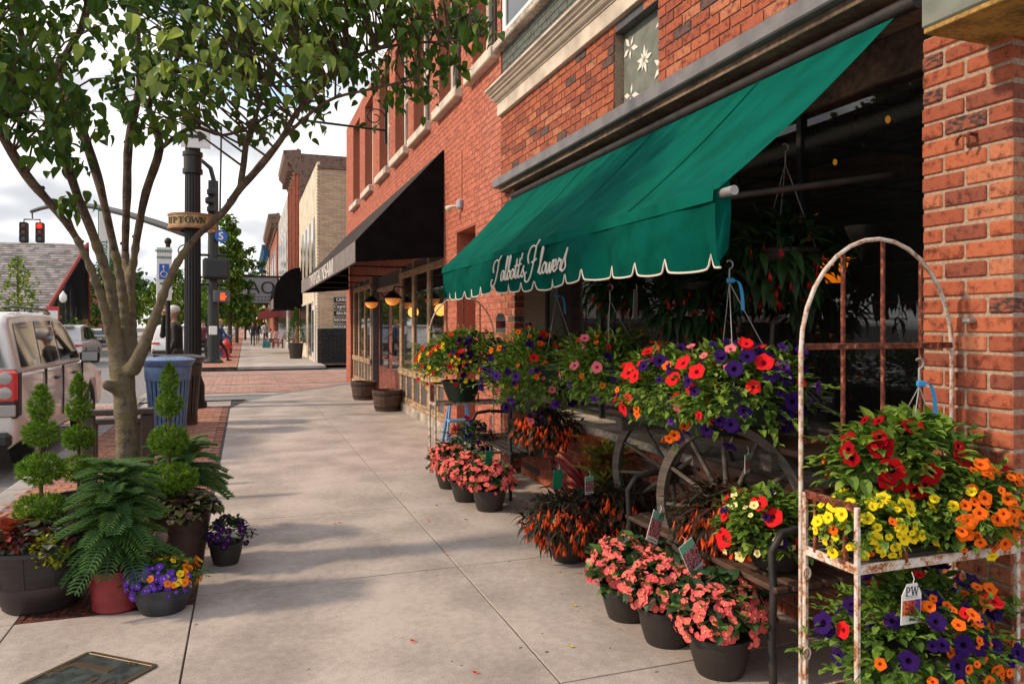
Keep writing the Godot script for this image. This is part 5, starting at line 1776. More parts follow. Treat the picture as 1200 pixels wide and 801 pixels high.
func car(label: String, at: Vector3, turn: float, body: Material, kind: String) -> Node3D:
	var S := thing("parked_car" if kind == "suv" else "car", label, "car", at, turn)
	var boxy := kind == "suv"
	var sedan := kind == "sedan"
	var W := 0.95 if boxy else 0.91
	var L := 4.8 if boxy else 4.5
	var belt := 1.10 if boxy else 0.98 if not sedan else 0.9
	var roof := 1.74 if boxy else 1.64 if not sedan else 1.42
	var poly := PackedVector2Array()
	var ar := 0.41 if boxy else 0.37
	var ay := 0.36
	for p in [[0.02, 0.34], [-0.02, 0.42], [-0.03, 0.66], [0.02, 0.70], [0.03, belt - 0.08], [0.10, belt]] if boxy else [[0.06, 0.3], [0.0, 0.45], [0.0, 0.62], [0.07, 0.7], [0.10, belt - 0.06], [0.2, belt]]:
		poly.append(Vector2(p[0], p[1]))
	for p in [[L * 0.72, belt], [L * 0.86, belt - 0.05], [L * 0.96, belt - 0.16], [L, belt - 0.4], [L, 0.42], [L * 0.97, 0.32]]:
		poly.append(Vector2(p[0], p[1]))
	var fa := arch(L * 0.82, ar, ay)
	fa.reverse()
	poly.append_array(PackedVector2Array(fa))
	poly.append(Vector2(L * 0.82 - ar - 0.08, 0.30))
	poly.append(Vector2(L * 0.2 + ar + 0.08, 0.30))
	var ra := arch(L * 0.2, ar, ay)
	ra.reverse()
	poly.append_array(PackedVector2Array(ra))
	var b := MB.new()
	loft(b, poly, func(y): return W - 0.05 * absf(y - 0.75), 0.06)
	part("body", b, body, S)
	# cabin
	var cab := PackedVector2Array()
	var cp := [[0.12, belt - 0.02], [0.16, roof - 0.14], [0.26, roof - 0.04], [0.9, roof], [2.0, roof], [2.55, roof - 0.05], [2.85, roof - 0.14], [3.45, belt - 0.02]] if boxy else [[0.16, belt - 0.02], [0.42, roof - 0.22], [0.62, roof - 0.06], [1.2, roof], [2.1, roof - 0.01], [2.5, roof - 0.10], [3.4, belt - 0.02]] if not sedan else [[0.5, belt - 0.02], [1.1, roof - 0.12], [1.4, roof - 0.03], [2.0, roof], [2.5, roof - 0.07], [3.4, belt - 0.02]]
	for p in cp:
		cab.append(Vector2(p[0], p[1]))
	var cw := func(y: float) -> float:
		return lerpf(W - 0.035, W - 0.17, (y - belt) / (roof - belt))
	b = MB.new()
	loft(b, cab, cw, 0.05)
	part("cabin", b, body, S)
	# side windows lie a little proud of the cabin side
	var wins: Array = [[[0.30, belt + 0.05], [0.36, roof - 0.13], [1.10, roof - 0.10], [1.02, belt + 0.05]], [[1.12, belt + 0.05], [1.20, roof - 0.10], [1.98, roof - 0.09], [1.98, belt + 0.05]], [[2.08, belt + 0.05], [2.08, roof - 0.09], [2.55, roof - 0.13], [2.72, roof - 0.2], [3.2, belt + 0.05]]]
	if not boxy:
		wins = [[[0.75, belt + 0.12], [0.95, roof - 0.16], [1.25, roof - 0.10], [1.2, belt + 0.05]], [[1.28, belt + 0.05], [1.33, roof - 0.09], [2.0, roof - 0.10], [2.0, belt + 0.05]], [[2.08, belt + 0.05], [2.08, roof - 0.10], [2.4, roof - 0.15], [3.1, belt + 0.05]]]
	for wq in wins:
		for s in [-1.0, 1.0]:
			b = MB.new()
			var pts: Array = []
			for p in wq:
				pts.append(Vector3(s * (cw.call(p[1]) + 0.007), p[1], -p[0]))
			for k in range(1, pts.size() - 1):
				b.ft(pts[0], pts[k], pts[k + 1], Vector3(s, 0, 0))
			part("side_window", b, M.car_glass, S)
	var rear: Array = [[0.105, belt + 0.06, 0.145, roof - 0.16]] if boxy else [[0.235, belt + 0.06, 0.44, roof - 0.24]] if not sedan else [[0.56, belt + 0.05, 1.02, roof - 0.16]]
	for q in rear:
		b = MB.new()
		b.quad(Vector3(-W + 0.14, q[1], -q[0] + 0.03), Vector3(W - 0.14, q[1], -q[0] + 0.03), Vector3(W - 0.26, q[3], -q[2] + 0.02), Vector3(-W + 0.26, q[3], -q[2] + 0.02), Vector3(0, 0, 1))
		part("rear_window", b, M.car_glass, S)
	b = MB.new()
	b.quad(Vector3(-W + 0.16, belt + 0.04, -3.37), Vector3(W - 0.16, belt + 0.04, -3.37), Vector3(W - 0.28, roof - 0.2, -2.72), Vector3(-W + 0.28, roof - 0.2, -2.72), Vector3(0, 0.5, -1))
	if not sedan:
		part("windscreen", b, M.car_glass, S)
	# lights
	for s in [-1.0, 1.0]:
		b = MB.new()
		if boxy:
			b.bev(Vector3(s * (W - 0.085), 0.89, -0.045), Vector3(0.19, 0.49, 0.17), 0.03)
			var tl := part("tail_light", b, M.car_black, S)
			b = MB.new()
			b.bev(Vector3(s * (W - 0.083), 0.97, -0.03), Vector3(0.175, 0.33, 0.17), 0.03)
			part("red_lens", b, M.tail_red, tl)
			for y in [1.055, 0.905]:
				b = MB.new()
				b.ball(Vector3(s * (W - 0.10), y, 0.05), Vector3(0.068, 0.068, 0.014), 16, 8)
				part("round_reflector", b, M.tail_clear, tl)
			b = MB.new()
			b.bev(Vector3(s * (W - 0.085), 0.725, 0.035), Vector3(0.15, 0.12, 0.03), 0.01)
			part("reverse_lens", b, M.tail_clear, tl)
		else:
			b.bev(Vector3(s * (W - 0.17), belt - 0.16, -0.09), Vector3(0.34, 0.09, 0.08), 0.02, Basis(Vector3.UP, s * 0.25))
			part("tail_light", b, M.tail_red, S)
			b = MB.new()
			b.bev(Vector3(s * (W - 0.08), 0.5, -0.0), Vector3(0.06, 0.14, 0.05), 0.01)
			part("reflector", b, M.tail_red, S)
		b = MB.new()
		b.bev(Vector3(s * (W - 0.2), belt - 0.28, -L + 0.03), Vector3(0.36, 0.13, 0.1), 0.03)
		part("headlight", b, M.tail_clear, S)
		b = MB.new()
		b.bev(Vector3(s * (W + 0.12), belt + 0.06, -3.05), Vector3(0.24, 0.17, 0.11), 0.04)
		var mr := part("mirror", b, M.car_black, S)
		b = MB.new()
		b.box(Vector3(s * (W + 0.125), belt + 0.06, -2.992), Vector3(0.19, 0.12, 0.004))
		part("mirror_glass", b, M.rim, mr)
		for u in [1.95, 2.95]:
			b = MB.new()
			b.bev(Vector3(s * (W - 0.0), belt - 0.14, -u + 0.25), Vector3(0.04, 0.035, 0.2), 0.012)
			part("door_handle", b, M.car_black if boxy else body, S)
		for u in [L * 0.2, L * 0.82]:
			var wr := 0.36 if boxy else 0.33
			b = MB.new()
			b.xf = Transform3D(Basis(Vector3(0, 0, 1), s * PI / 2), Vector3(s * (W - 0.13), wr, -u))
			b.lathe([Vector2(wr * 0.66, -0.10), Vector2(wr * 0.97, -0.11), Vector2(wr, -0.07), Vector2(wr, 0.07), Vector2(wr * 0.97, 0.11), Vector2(wr * 0.66, 0.10)], 28)
			var ty := part("wheel", b, M.tyre, S)
			b = MB.new()
			b.xf = Transform3D(Basis(Vector3(0, 0, 1), s * PI / 2), Vector3(s * (W - 0.13), wr, -u))
			b.lathe([Vector2(wr * 0.66, -0.085), Vector2(wr * 0.62, -0.05), Vector2(wr * 0.2, -0.04), Vector2(wr * 0.18, -0.09), Vector2(0, -0.09)], 28)
			for k in 5:
				var a := TAU * k / 5
				b.bar(Vector3(cos(a) * wr * 0.18, -0.075, sin(a) * wr * 0.18), Vector3(cos(a) * wr * 0.64, -0.085, sin(a) * wr * 0.64), 0.05, 0.03, Vector3.UP)
			part("rim", b, M.rim, ty)
	# bumper, plate, seams
	b = MB.new()
	b.bev(Vector3(0, 0.43, 0.03), Vector3(W * 1.9, 0.16, 0.12), 0.04)
	part("bumper", b, M.car_black, S)
	b = MB.new()
	b.box(Vector3(0, 0.78 if boxy else 0.62, 0.045), Vector3(0.32, 0.16, 0.01))
	part("number_plate", b, M.white, S)
	if boxy:
		for s in [-1.0, 1.0]:
			for u in [1.16, 2.03, 3.2]:
				b = MB.new()
				b.box(Vector3(s * (W - 0.006), 0.78, -u), Vector3(0.03, 0.62, 0.008))
				part("door_gap", b, M.car_black, S)
			b = MB.new()
			b.tube([Vector3(s * (W - 0.24), roof + 0.03, -0.5), Vector3(s * (W - 0.24), roof + 0.05, -0.7), Vector3(s * (W - 0.24), roof + 0.05, -2.2), Vector3(s * (W - 0.24), roof + 0.0, -2.4)], 0.018, 6)
			part("roof_rail", b, M.car_black, S)
		b = MB.new()
		b.bev(Vector3(0, roof - 0.035, 0.06), Vector3(1.3, 0.05, 0.2), 0.02)
		part("spoiler", b, body, S)
	else:
		b = MB.new()
		b.bev(Vector3(0, roof - 0.04, -0.5), Vector3(1.1, 0.04, 0.24), 0.015)
		if not sedan:
			part("spoiler", b, body, S)
	return S

func make_cars() -> void:
	car("white boxy off road car with round tail lights parked beside the topiaries", P(-3.12, -0.13, 8.85), 0.0, M.car_white, "suv")
	car("silver crossover car driving away past the pharmacy style roof", P(-6.95, -0.13, 33.5), 0.0, M.car_silver, "cross")
	car("grey sedan parked far across the road", P(-12.2, -0.13, 60.0), 0.15, M.car_grey, "sedan")
	car("second grey sedan beside the far bushes", P(-10.4, -0.13, 64.0), 0.1, M.car_silver, "sedan")
	car("small red car far down the road", P(-5.2, -0.13, 52.0), 0.0, M.car_red, "cross")
	car("white hatchback behind the man in the cap", P(-3.0, -0.13, 36.5), 0.0, M.car_white, "cross")
	car("dark parked car beyond the pedestrian signal pole", P(-3.0, -0.13, 48.0), 0.0, M.car_grey, "cross")

# ---------------------------------------------------------------- people
func figure(bones: Array, cell: float) -> ArrayMesh:
	# bones of [a, b, radius a, radius b, colour] joined with a smooth minimum and meshed as surface nets
	var lo := Vector3.ONE * 1e6
	var hi := -lo
	for q in bones:
		var r: float = maxf(q[2], q[3]) + 3.0 * cell
		lo = lo.min(q[0] - Vector3.ONE * r).min(q[1] - Vector3.ONE * r)
		hi = hi.max(q[0] + Vector3.ONE * r).max(q[1] + Vector3.ONE * r)
	var nx := int((hi.x - lo.x) / cell) + 2
	var ny := int((hi.y - lo.y) / cell) + 2
	var nz := int((hi.z - lo.z) / cell) + 2
	var f := PackedFloat32Array()
	f.resize(nx * ny * nz)
	f.fill(10.0)
	var k := 0.025
	for q in bones:
		var a: Vector3 = q[0]
		var b: Vector3 = q[1]
		var m: float = maxf(q[2], q[3]) + 3.0 * cell
		var l0 := ((a.min(b) - Vector3.ONE * m - lo) / cell).floor()
		var l1 := ((a.max(b) + Vector3.ONE * m - lo) / cell).ceil()
		var ab := b - a
		var den := maxf(ab.length_squared(), 1e-9)
		for iz in range(maxi(0, int(l0.z)), mini(nz, int(l1.z) + 1)):
			for iy in range(maxi(0, int(l0.y)), mini(ny, int(l1.y) + 1)):
				for ix in range(maxi(0, int(l0.x)), mini(nx, int(l1.x) + 1)):
					var p := lo + Vector3(ix, iy, iz) * cell
					var t := clampf((p - a).dot(ab) / den, 0.0, 1.0)
					var d := p.distance_to(a + ab * t) - lerpf(q[2], q[3], t)
					var i := (iz * ny + iy) * nx + ix
					var o := f[i]
					var h := clampf(0.5 + 0.5 * (o - d) / k, 0.0, 1.0)
					f[i] = lerpf(o, d, h) - k * h * (1.0 - h)
	var ids := {}
	var pv: Array[Vector3] = []
	var cv: Array[Color] = []
	var nv: Array[Vector3] = []
	for iz in nz - 1:
		for iy in ny - 1:
			for ix in nx - 1:
				var i := (iz * ny + iy) * nx + ix
				var s := Vector3.ZERO
				var c := 0
				var v: Array = [f[i], f[i + 1], f[i + nx], f[i + nx + 1], f[i + nx * ny], f[i + nx * ny + 1], f[i + nx * ny + nx], f[i + nx * ny + nx + 1]]
				var neg := 0
				for e in 8:
					if v[e] < 0:
						neg += 1
				if neg == 0 or neg == 8:
					continue
				for e in [[0, 1], [2, 3], [4, 5], [6, 7], [0, 2], [1, 3], [4, 6], [5, 7], [0, 4], [1, 5], [2, 6], [3, 7]]:
					var u: float = v[e[0]]
					var x: float = v[e[1]]
					if (u < 0) != (x < 0):
						var t := u / (u - x)
						var A := Vector3(e[0] & 1, (e[0] >> 1) & 1, e[0] >> 2)
						var B := Vector3(e[1] & 1, (e[1] >> 1) & 1, e[1] >> 2)
						s += A.lerp(B, t)
						c += 1
				var p := lo + (Vector3(ix, iy, iz) + s / c) * cell
				ids[i] = pv.size()
				pv.append(p)
				nv.append(Vector3(v[1] + v[3] + v[5] + v[7] - v[0] - v[2] - v[4] - v[6], v[2] + v[3] + v[6] + v[7] - v[0] - v[1] - v[4] - v[5], v[4] + v[5] + v[6] + v[7] - v[0] - v[1] - v[2] - v[3]).normalized())
				var best := 1e9
				var col := Color.WHITE
				for q in bones:
					var ab: Vector3 = q[1] - q[0]
					var t := clampf((p - q[0]).dot(ab) / maxf(ab.length_squared(), 1e-9), 0, 1)
					var d: float = p.distance_to(q[0] + ab * t) - lerpf(q[2], q[3], t)
					if d < best:
						best = d
						col = q[4]
				cv.append(col)
	var out := MB.new()
	for i in ids:
		var ix: int = i % nx
		var iy: int = (i / nx) % ny
		var iz: int = i / (nx * ny)
		for e in [[1, nx, nx * ny], [nx, nx * ny, 1], [nx * ny, 1, nx]]:
			if i + e[0] >= f.size() or (f[i] < 0) == (f[i + e[0]] < 0):
				continue
			var q: Array = [i, i - e[1], i - e[1] - e[2], i - e[2]]
			if not (ids.has(q[1]) and ids.has(q[2]) and ids.has(q[3])):
				continue
			var g: Array = [ids[q[0]], ids[q[1]], ids[q[2]], ids[q[3]]]
			out.col = cv[g[0]]
			out.tri(pv[g[0]], pv[g[1]], pv[g[2]], nv[g[0]], nv[g[1]], nv[g[2]])
			out.tri(pv[g[0]], pv[g[2]], pv[g[3]], nv[g[0]], nv[g[2]], nv[g[3]])
	return out.mesh()

func person(label: String, at: Vector3, turn: float, ht: float, top: Color, low: Color, hair: Color, pose: Dictionary, cell := 0.02, group := "") -> Node3D:
	# faces +z before the turn
	var S := thing("person", label, "person", at, turn, group)
	var u := ht / 1.78
	var skin := Color(0.42, 0.22, 0.15)
	var shoe := Color(0.03, 0.025, 0.025)
	var st: float = pose.get("stride", 0.0)
	var seat: float = pose.get("seat", 0.0)
	var B: Array = []
	var hip := Vector3(0, 0.95 - 0.47 * seat, 0)
	var chest := hip + Vector3(0, 0.42, 0.02 + pose.get("lean", 0.0))
	var neck := chest + Vector3(0, 0.12, 0.0)
	var head := neck + Vector3(0, 0.19, 0.025)
	B.append([hip, chest, 0.125, 0.14, top])
	B.append([hip + Vector3(-0.06, -0.02, 0), hip + Vector3(0.06, -0.02, 0), 0.12, 0.12, low])
	B.append([chest + Vector3(-0.13, 0.06, 0), chest + Vector3(0.13, 0.06, 0), 0.075, 0.075, top])
	B.append([neck, head, 0.05, 0.05, skin])
	B.append([head + Vector3(0, 0.03, -0.01), head + Vector3(0, -0.03, 0.015), 0.095, 0.075, skin])
	B.append([head + Vector3(0, -0.07, 0.04), head + Vector3(0, -0.08, 0.05), 0.045, 0.04, skin])
	B.append([head + Vector3(0, 0.005, 0.095), head + Vector3(0, -0.025, 0.108), 0.012, 0.017, skin])
	for s in [-1.0, 1.0]:
		var hp := hip + Vector3(0.085 * s, -0.05, 0)
		var sw: float = st * s
		var knee := hp + Vector3(0.01 * s, -0.42, 0.28 * sw + 0.03)
		var foot := Vector3(hp.x + 0.015 * s, 0.08, hp.z + 0.42 * sw - (0.10 if sw < 0 else 0.0))
		if sw < -0.1:
			foot.y += 0.10
		if seat > 0.5:
			knee = hp + Vector3(0.05 * s, 0.03, 0.42)
			foot = Vector3(hp.x + 0.05 * s, 0.08, hp.z + 0.45)
		B.append([hp, knee, 0.085, 0.058, low])
		B.append([knee, foot, 0.058, 0.042, low])
		B.append([foot + Vector3(0, -0.04, -0.04), foot + Vector3(0, -0.05, 0.14), 0.042, 0.034, shoe])
		var sh := chest + Vector3(0.19 * s, 0.06, 0)
		var el := sh + Vector3(0.05 * s, -0.28, -0.16 * sw)
		var hd := el + Vector3(-0.02 * s, -0.23, 0.10 - 0.2 * sw)
		if pose.get("raise", 0.0) == s:
			el = sh + Vector3(0.06 * s, -0.17, 0.20)
			hd = head + Vector3(0.06 * s, -0.02, 0.15)
		B.append([sh, el, 0.058, 0.046, top])
		B.append([el, hd, 0.046, 0.034, top])
		B.append([hd, hd + (hd - el).normalized() * 0.08, 0.034, 0.036, skin])
		# fingers
		var dir := (hd - el).normalized()
		var side := dir.cross(Vector3(s, 0.2, 0)).normalized()
		for k in 4:
			var o := hd + dir * 0.09 + side * (k - 1.5) * 0.02
			B.append([o, o + dir * (0.065 - 0.008 * absf(k - 1.4)) + Vector3(-0.012 * s, 0, 0), 0.011, 0.009, skin])
		B.append([hd + dir * 0.03, hd + dir * 0.06 + side * 0.055, 0.013, 0.010, skin])
	for q in B:
		q[0] *= u
		q[1] *= u
		q[2] *= u
		q[3] *= u
	var bd := obj("body", figure(B, cell), M.skin, S)
	head *= u
	# hair or cap, ears, eyes, mouth
	var b := MB.new()
	b.ball(head + Vector3(0, 0.045, -0.02) * u, Vector3(0.102, 0.085, 0.108) * u, 14, 8)
	if pose.get("long", false):
		b.ball(head + Vector3(0, -0.06, -0.07) * u, Vector3(0.085, 0.13, 0.05) * u, 10, 8)
	b.col = hair
	var hb := MB.new()
	hb.col = hair
	hb.ball(head + Vector3(0, 0.045, -0.02) * u, Vector3(0.102, 0.085, 0.108) * u, 14, 8)
	if pose.get("long", false):
		hb.ball(head + Vector3(0, -0.06, -0.07) * u, Vector3(0.085, 0.13, 0.05) * u, 10, 8)
	part("hair", hb, M.vc, S)
	b = MB.new()
	b.col = Color(0.02, 0.015, 0.012)
	for s in [-1.0, 1.0]:
		b.ball(head + Vector3(0.032 * s, 0.005, 0.088) * u, Vector3(0.010, 0.006, 0.008) * u, 6, 4)
	part("eyes", b, M.vc, S)
	b = MB.new()
	b.col = Color(0.3, 0.1, 0.08)
	b.box(head + Vector3(0, -0.062, 0.085) * u, Vector3(0.04, 0.008, 0.01) * u)
	part("mouth", b, M.vc, S)
	for s in [-1.0, 1.0]:
		b = MB.new()
		b.col = skin
		b.ball(head + Vector3(0.088 * s, -0.005, 0.0) * u, Vector3(0.012, 0.03, 0.02) * u, 8, 6)
		part("ear", b, M.vc, S)
	if pose.has("cap"):
		b = MB.new()
		b.col = pose.cap
		b.ball(head + Vector3(0, 0.055, -0.01) * u, Vector3(0.112, 0.09, 0.118) * u, 16, 8)
		b.ball(head + Vector3(0, 0.04, 0.12) * u, Vector3(0.085, 0.012, 0.085) * u, 14, 6)
		part("cap", b, M.vc, S)
	if pose.has("mask"):
		b = MB.new()
		b.col = pose.mask
		b.ball(head + Vector3(0, -0.05, 0.05) * u, Vector3(0.072, 0.055, 0.068) * u, 14, 8)
		part("face_mask", b, M.vc, S)
	return S

func make_people() -> void:
	person("person in white cap and black jacket standing behind the blue litter bin", P(-1.22, 0, 15.3), -PI / 2 + 0.1, 1.80, Color(0.012, 0.011, 0.011), Color(0.02, 0.02, 0.025), Color(0.25, 0.22, 0.2), {"raise": -1.0, "cap": Color(0.62, 0.58, 0.54), "mask": Color(0.30, 0.45, 0.6)}, 0.018)
	person("person with long fair hair striding behind the pedestrian signal pole", P(-1.0, 0, 33.4), PI / 2 + 0.3, 1.72, Color(0.02, 0.05, 0.12), Color(0.012, 0.012, 0.015), Color(0.45, 0.28, 0.1), {"stride": 0.9, "long": true}, 0.025)
	person("person in maroon top beside the dark car", P(-1.7, 0, 34.5), 0.4, 1.66, Color(0.12, 0.02, 0.04), Color(0.02, 0.02, 0.02), Color(0.05, 0.03, 0.02), {"stride": 0.3}, 0.03)
	person("person in dark clothes walking along the middle of the far walk", P(0.52, 0, 57.0), 0.0, 1.75, Color(0.03, 0.03, 0.035), Color(0.035, 0.04, 0.06), Color(0.04, 0.03, 0.02), {"stride": 0.35}, 0.035)
	person("person in a light shirt on the far walk beside the seats", P(1.5, 0, 62.0), 0.2, 1.7, Color(0.45, 0.5, 0.55), Color(0.05, 0.06, 0.12), Color(0.05, 0.03, 0.02), {"stride": 0.3}, 0.035)
	person("person in a black shirt walking beyond the seats", P(1.0, 0, 66.0), 0.1, 1.72, Color(0.02, 0.02, 0.02), Color(0.12, 0.1, 0.08), Color(0.1, 0.06, 0.03), {"stride": -0.3}, 0.035)
	person("person in a white top seated near the brown chairs", P(1.72, 0, 56.5), -PI / 2, 1.7, Color(0.6, 0.58, 0.56), Color(0.08, 0.1, 0.2), Color(0.03, 0.02, 0.02), {"seat": 1.0}, 0.035)

# ---------------------------------------------------------------- street furniture
func litter_bin(label: String, at: Vector3, m: Material) -> void:
	var S := thing("litter_bin", label, "litter bin", at)
	for k in 26:
		var a := TAU * k / 26
		var b := MB.new()
		var d := Vector3(cos(a), 0, sin(a))
		b.bar(d * 0.225 + Vector3(0, 0.12, 0), d * 0.275 + Vector3(0, 0.80, 0), 0.042, 0.010, d)
		part("slat", b, m, S)
	for q in [[0.05, 0.12, 0.225, 0.232], [0.72, 0.90, 0.277, 0.292]]:
		var b := MB.new()
		b.lathe([Vector2(q[2] - 0.02, q[0]), Vector2(q[2] + 0.008, q[0]), Vector2(q[3] + 0.008, q[1]), Vector2(q[3] - 0.02, q[1])], 32)
		part("hoop", b, m, S)
	var b := MB.new()
	b.lathe([Vector2(0.0, 0.06), Vector2(0.19, 0.06), Vector2(0.235, 0.86)], 24)
	part("liner", b, M.black, S)
	b = MB.new()
	b.lathe([Vector2(0.20, 0.0), Vector2(0.24, 0.0), Vector2(0.235, 0.05), Vector2(0.2, 0.05)], 28)
	part("base_ring", b, m, S)
	b = MB.new()
	b.lathe([Vector2(0.29, 0.90), Vector2(0.315, 0.93), Vector2(0.345, 0.975), Vector2(0.35, 0.995), Vector2(0.335, 1.003), Vector2(0.20, 1.03), Vector2(0.16, 1.01), Vector2(0.0, 1.0)], 36)
	part("lid", b, m, S)

func make_furniture() -> void:
	litter_bin("blue slatted metal litter bin on the brick paver strip", P(-0.99, 0, 11.2), M.can_blue)
	litter_bin("brown slatted metal litter bin just behind the blue one", P(-0.90, 0, 12.1), M.brown_metal)
	litter_bin("distant blue litter bin beside the red hydrant", P(-0.98, 0, 38.8), M.can_blue)
	# flat bar hoops behind the tree
	for q in [[-1.20, -0.765, 6.9, 0.74, "larger hoop"], [-1.28, -0.93, 7.5, 0.60, "smaller hoop"]]:
		var S := thing("bike_rack", "brown flat bar bike rack behind the tree trunk, %s" % q[4], "bike rack", P((q[0] + q[1]) / 2, 0, q[2]))
		var b := MB.new()
		b.bar(P(q[0], 0, q[2]), P(q[0], q[3] - 0.02, q[2]), 0.05, 0.10)
		w("leg", b, M.brown_metal, S)
		b = MB.new()
		b.bar(P(q[1], 0, q[2]), P(q[1], q[3] - 0.02, q[2]), 0.05, 0.10)
		w("leg", b, M.brown_metal, S)
		b = MB.new()
		b.bev(P((q[0] + q[1]) / 2, q[3] + 0.005, q[2]), Vector3(q[1] - q[0] + 0.1, 0.05, 0.10), 0.008)
		w("top_bar", b, M.brown_metal, S)
	# signal pole with ring sign
	var px := -0.88
	var pz := 14.5
	var S := thing("signal_pole", "thick fluted black signal pole carrying the round UPTOWN sign", "pole", P(px, 0, pz))
	var b := MB.new()
	b.lathe([Vector2(0.24, 0), Vector2(0.24, 0.08), Vector2(0.20, 0.14), Vector2(0.20, 0.4), Vector2(0.165, 0.5), Vector2(0.15, 0.55)], 24)
	part("base", b, M.black_metal, S)
	b = MB.new()
	var fl: Array = []
	for k in 16:
		var a := TAU * k / 16
		b.tube([Vector3(cos(a) * 0.125, 0.5, sin(a) * 0.125), Vector3(cos(a) * 0.105, 5.1, sin(a) * 0.105)], 0.024, 6, false)
	b.lathe([Vector2(0.135, 0.5), Vector2(0.115, 5.1), Vector2(0.0, 5.1)], 20)
	part("shaft", b, M.black_metal, S)
	b = MB.new()
	b.lathe([Vector2(0.12, 4.15), Vector2(0.17, 4.16), Vector2(0.17, 4.24), Vector2(0.15, 4.25), Vector2(0.15, 4.46), Vector2(0.17, 4.47), Vector2(0.17, 4.54), Vector2(0.12, 4.56)], 20)
	part("collar", b, M.black_metal, S)
	b = MB.new()
	b.lathe([Vector2(0.385, -0.10), Vector2(0.40, -0.10), Vector2(0.40, 0.10), Vector2(0.385, 0.10), Vector2(0.385, -0.10)], 40, Vector3(0, 3.29, 0))
	var ring := part("ring_sign", b, M.sign_gold, S)
	for y in [-0.115, 0.115]:
		b = MB.new()
		b.lathe([Vector2(0.38, y - 0.016), Vector2(0.412, y - 0.016), Vector2(0.412, y + 0.016), Vector2(0.38, y + 0.016), Vector2(0.38, y - 0.016)], 40, Vector3(0, 3.29, 0))
		part("ring_rim", b, M.sign_rim, ring)
	for k in 4:
		b = MB.new()
		var a := TAU * k / 4 + 0.5
		b.bar(Vector3(cos(a) * 0.1, 3.29, sin(a) * 0.1), Vector3(cos(a) * 0.39, 3.29, sin(a) * 0.39), 0.02, 0.02)
		part("ring_arm", b, M.black_metal, S)
	var word := "UPTOWN"
	for rep in 2:
		for k in 6:
			var a := (k - 2.6) * 0.30 - 0.25 + rep * PI
			lettering(word[k], 0.15, M.black, ring, Transform3D(Basis(Vector3.UP, a), P(px, 3.29, pz) + Vector3(sin(a) * 0.406, 0, cos(a) * 0.406)), "Droid Serif", true)
	# lane arrow sign on top
	var AS := thing("arrow_sign", "white sign with a black arrow on top of the signal pole", "sign", P(px, 4.65, pz - 0.2))
	wbox("plate", Vector3(px - 0.18, 4.58, pz - 0.22), Vector3(px + 0.30, 4.98, pz - 0.20), M.tag_white, AS)
	b = MB.new()
	b.prism(PackedVector2Array([Vector2(-0.17, -0.03), Vector2(0.04, -0.03), Vector2(0.04, -0.09), Vector2(0.18, 0.0), Vector2(0.04, 0.09), Vector2(0.04, 0.03), Vector2(-0.17, 0.03)]), 0, 0.005, Transform3D(Basis(), P(px + 0.07, 4.78, pz - 0.225)))
	w("arrow", b, M.black, AS)
	# mast arm with two signal heads
	var a0 := P(px, 3.06, pz)
	var a1 := P(-5.56, 4.62, 24.0)
	b = MB.new()
	var arm: Array = []
	for k in 13:
		var t := k / 12.0
		var p := a0.lerp(a1, t)
		p.y = 3.06 + 1.56 * sin(t * PI * 0.5)
		arm.append(p)
	b.tube(arm, [0.075, 0.072, 0.07, 0.068, 0.066, 0.064, 0.062, 0.06, 0.058, 0.056, 0.054, 0.052, 0.05], 10)
	w("mast_arm", b, M.black_metal, S)
	for k in 2:
		b = MB.new()
		var sc: Array = []
		for j in 22:
			var a := j * 0.4
			var rr := 0.14 - j * 0.005
			var off: float = [0.22, 0.55][k]
			sc.append(a0.lerp(a1, off * 0.09) + Vector3(0.06 + rr * cos(a), -0.22 - 0.1 * k + rr * sin(a), 0))
		b.tube(sc, 0.012, 5)
		w("scroll", b, M.black_metal, S)
	for q in [[-5.72, 23.9, 4.02, false], [-5.38, 24.1, 4.05, true]]:
		var H := thing("traffic_signal", "black three lens traffic signal head on the mast arm, " + ("red lens lit" if q[3] else "seen unlit"), "traffic light", P(q[0], q[2], q[1]))
		b = MB.new()
		b.bev(P(q[0], q[2], q[1]), Vector3(0.21, 0.56, 0.18), 0.03)
		w("housing", b, M.black_metal, H)
		for k in 3:
			b = MB.new()
			b.ball(P(q[0], q[2] + 0.18 - k * 0.18, q[1] - 0.09), Vector3(0.072, 0.072, 0.02), 14, 6)
			w("lens", b, M.red_lit if q[3] and k == 0 else M.lens_brown if k < 2 else M.lens_grey, H)
			b = MB.new()
			var vis: Array = []
			for j in 11:
				var a := -0.3 + j * (PI + 0.6) / 10.0
				vis.append(P(q[0] + 0.08 * cos(a), q[2] + 0.18 - k * 0.18 + 0.08 * sin(a), q[1] - 0.13))
			for j in 10:
				b.quad(vis[j], vis[j + 1], vis[j + 1] + Vector3(0, 0, -0.1), vis[j] + Vector3(0, 0, -0.1))
			w("visor", b, M.black_metal, H)
		b = MB.new()
		b.tube([P(q[0], q[2] + 0.28, q[1]), P(q[0], q[2] + 0.36, q[1]), P(-5.54, 4.40, 24.0), P(-5.55, 4.6, 24.0)], 0.02, 6)
		w("hanger", b, M.black_metal, H)
		if q[3]:
			var ol := OmniLight3D.new()
			ol.name = "signal_light"
			ol.light_color = Color(1, 0.2, 0.05)
			ol.light_energy = 0.02
			ol.omni_range = 3.0
			ol.omni_attenuation = 2.0
			ol.light_size = 0.07
			ol.shadow_enabled = true
			ol.position = P(q[0], q[2] + 0.18, q[1] - 0.24)
			add_child(ol)
	var N := thing("street_name_sign", "white street sign with green border hanging from the mast arm", "sign", P(-2.96, 3.6, 18.6))
	wbox("plate", Vector3(-3.05, 2.72, 18.6), Vector3(-2.80, 4.0, 18.63), M.sign_green, N)
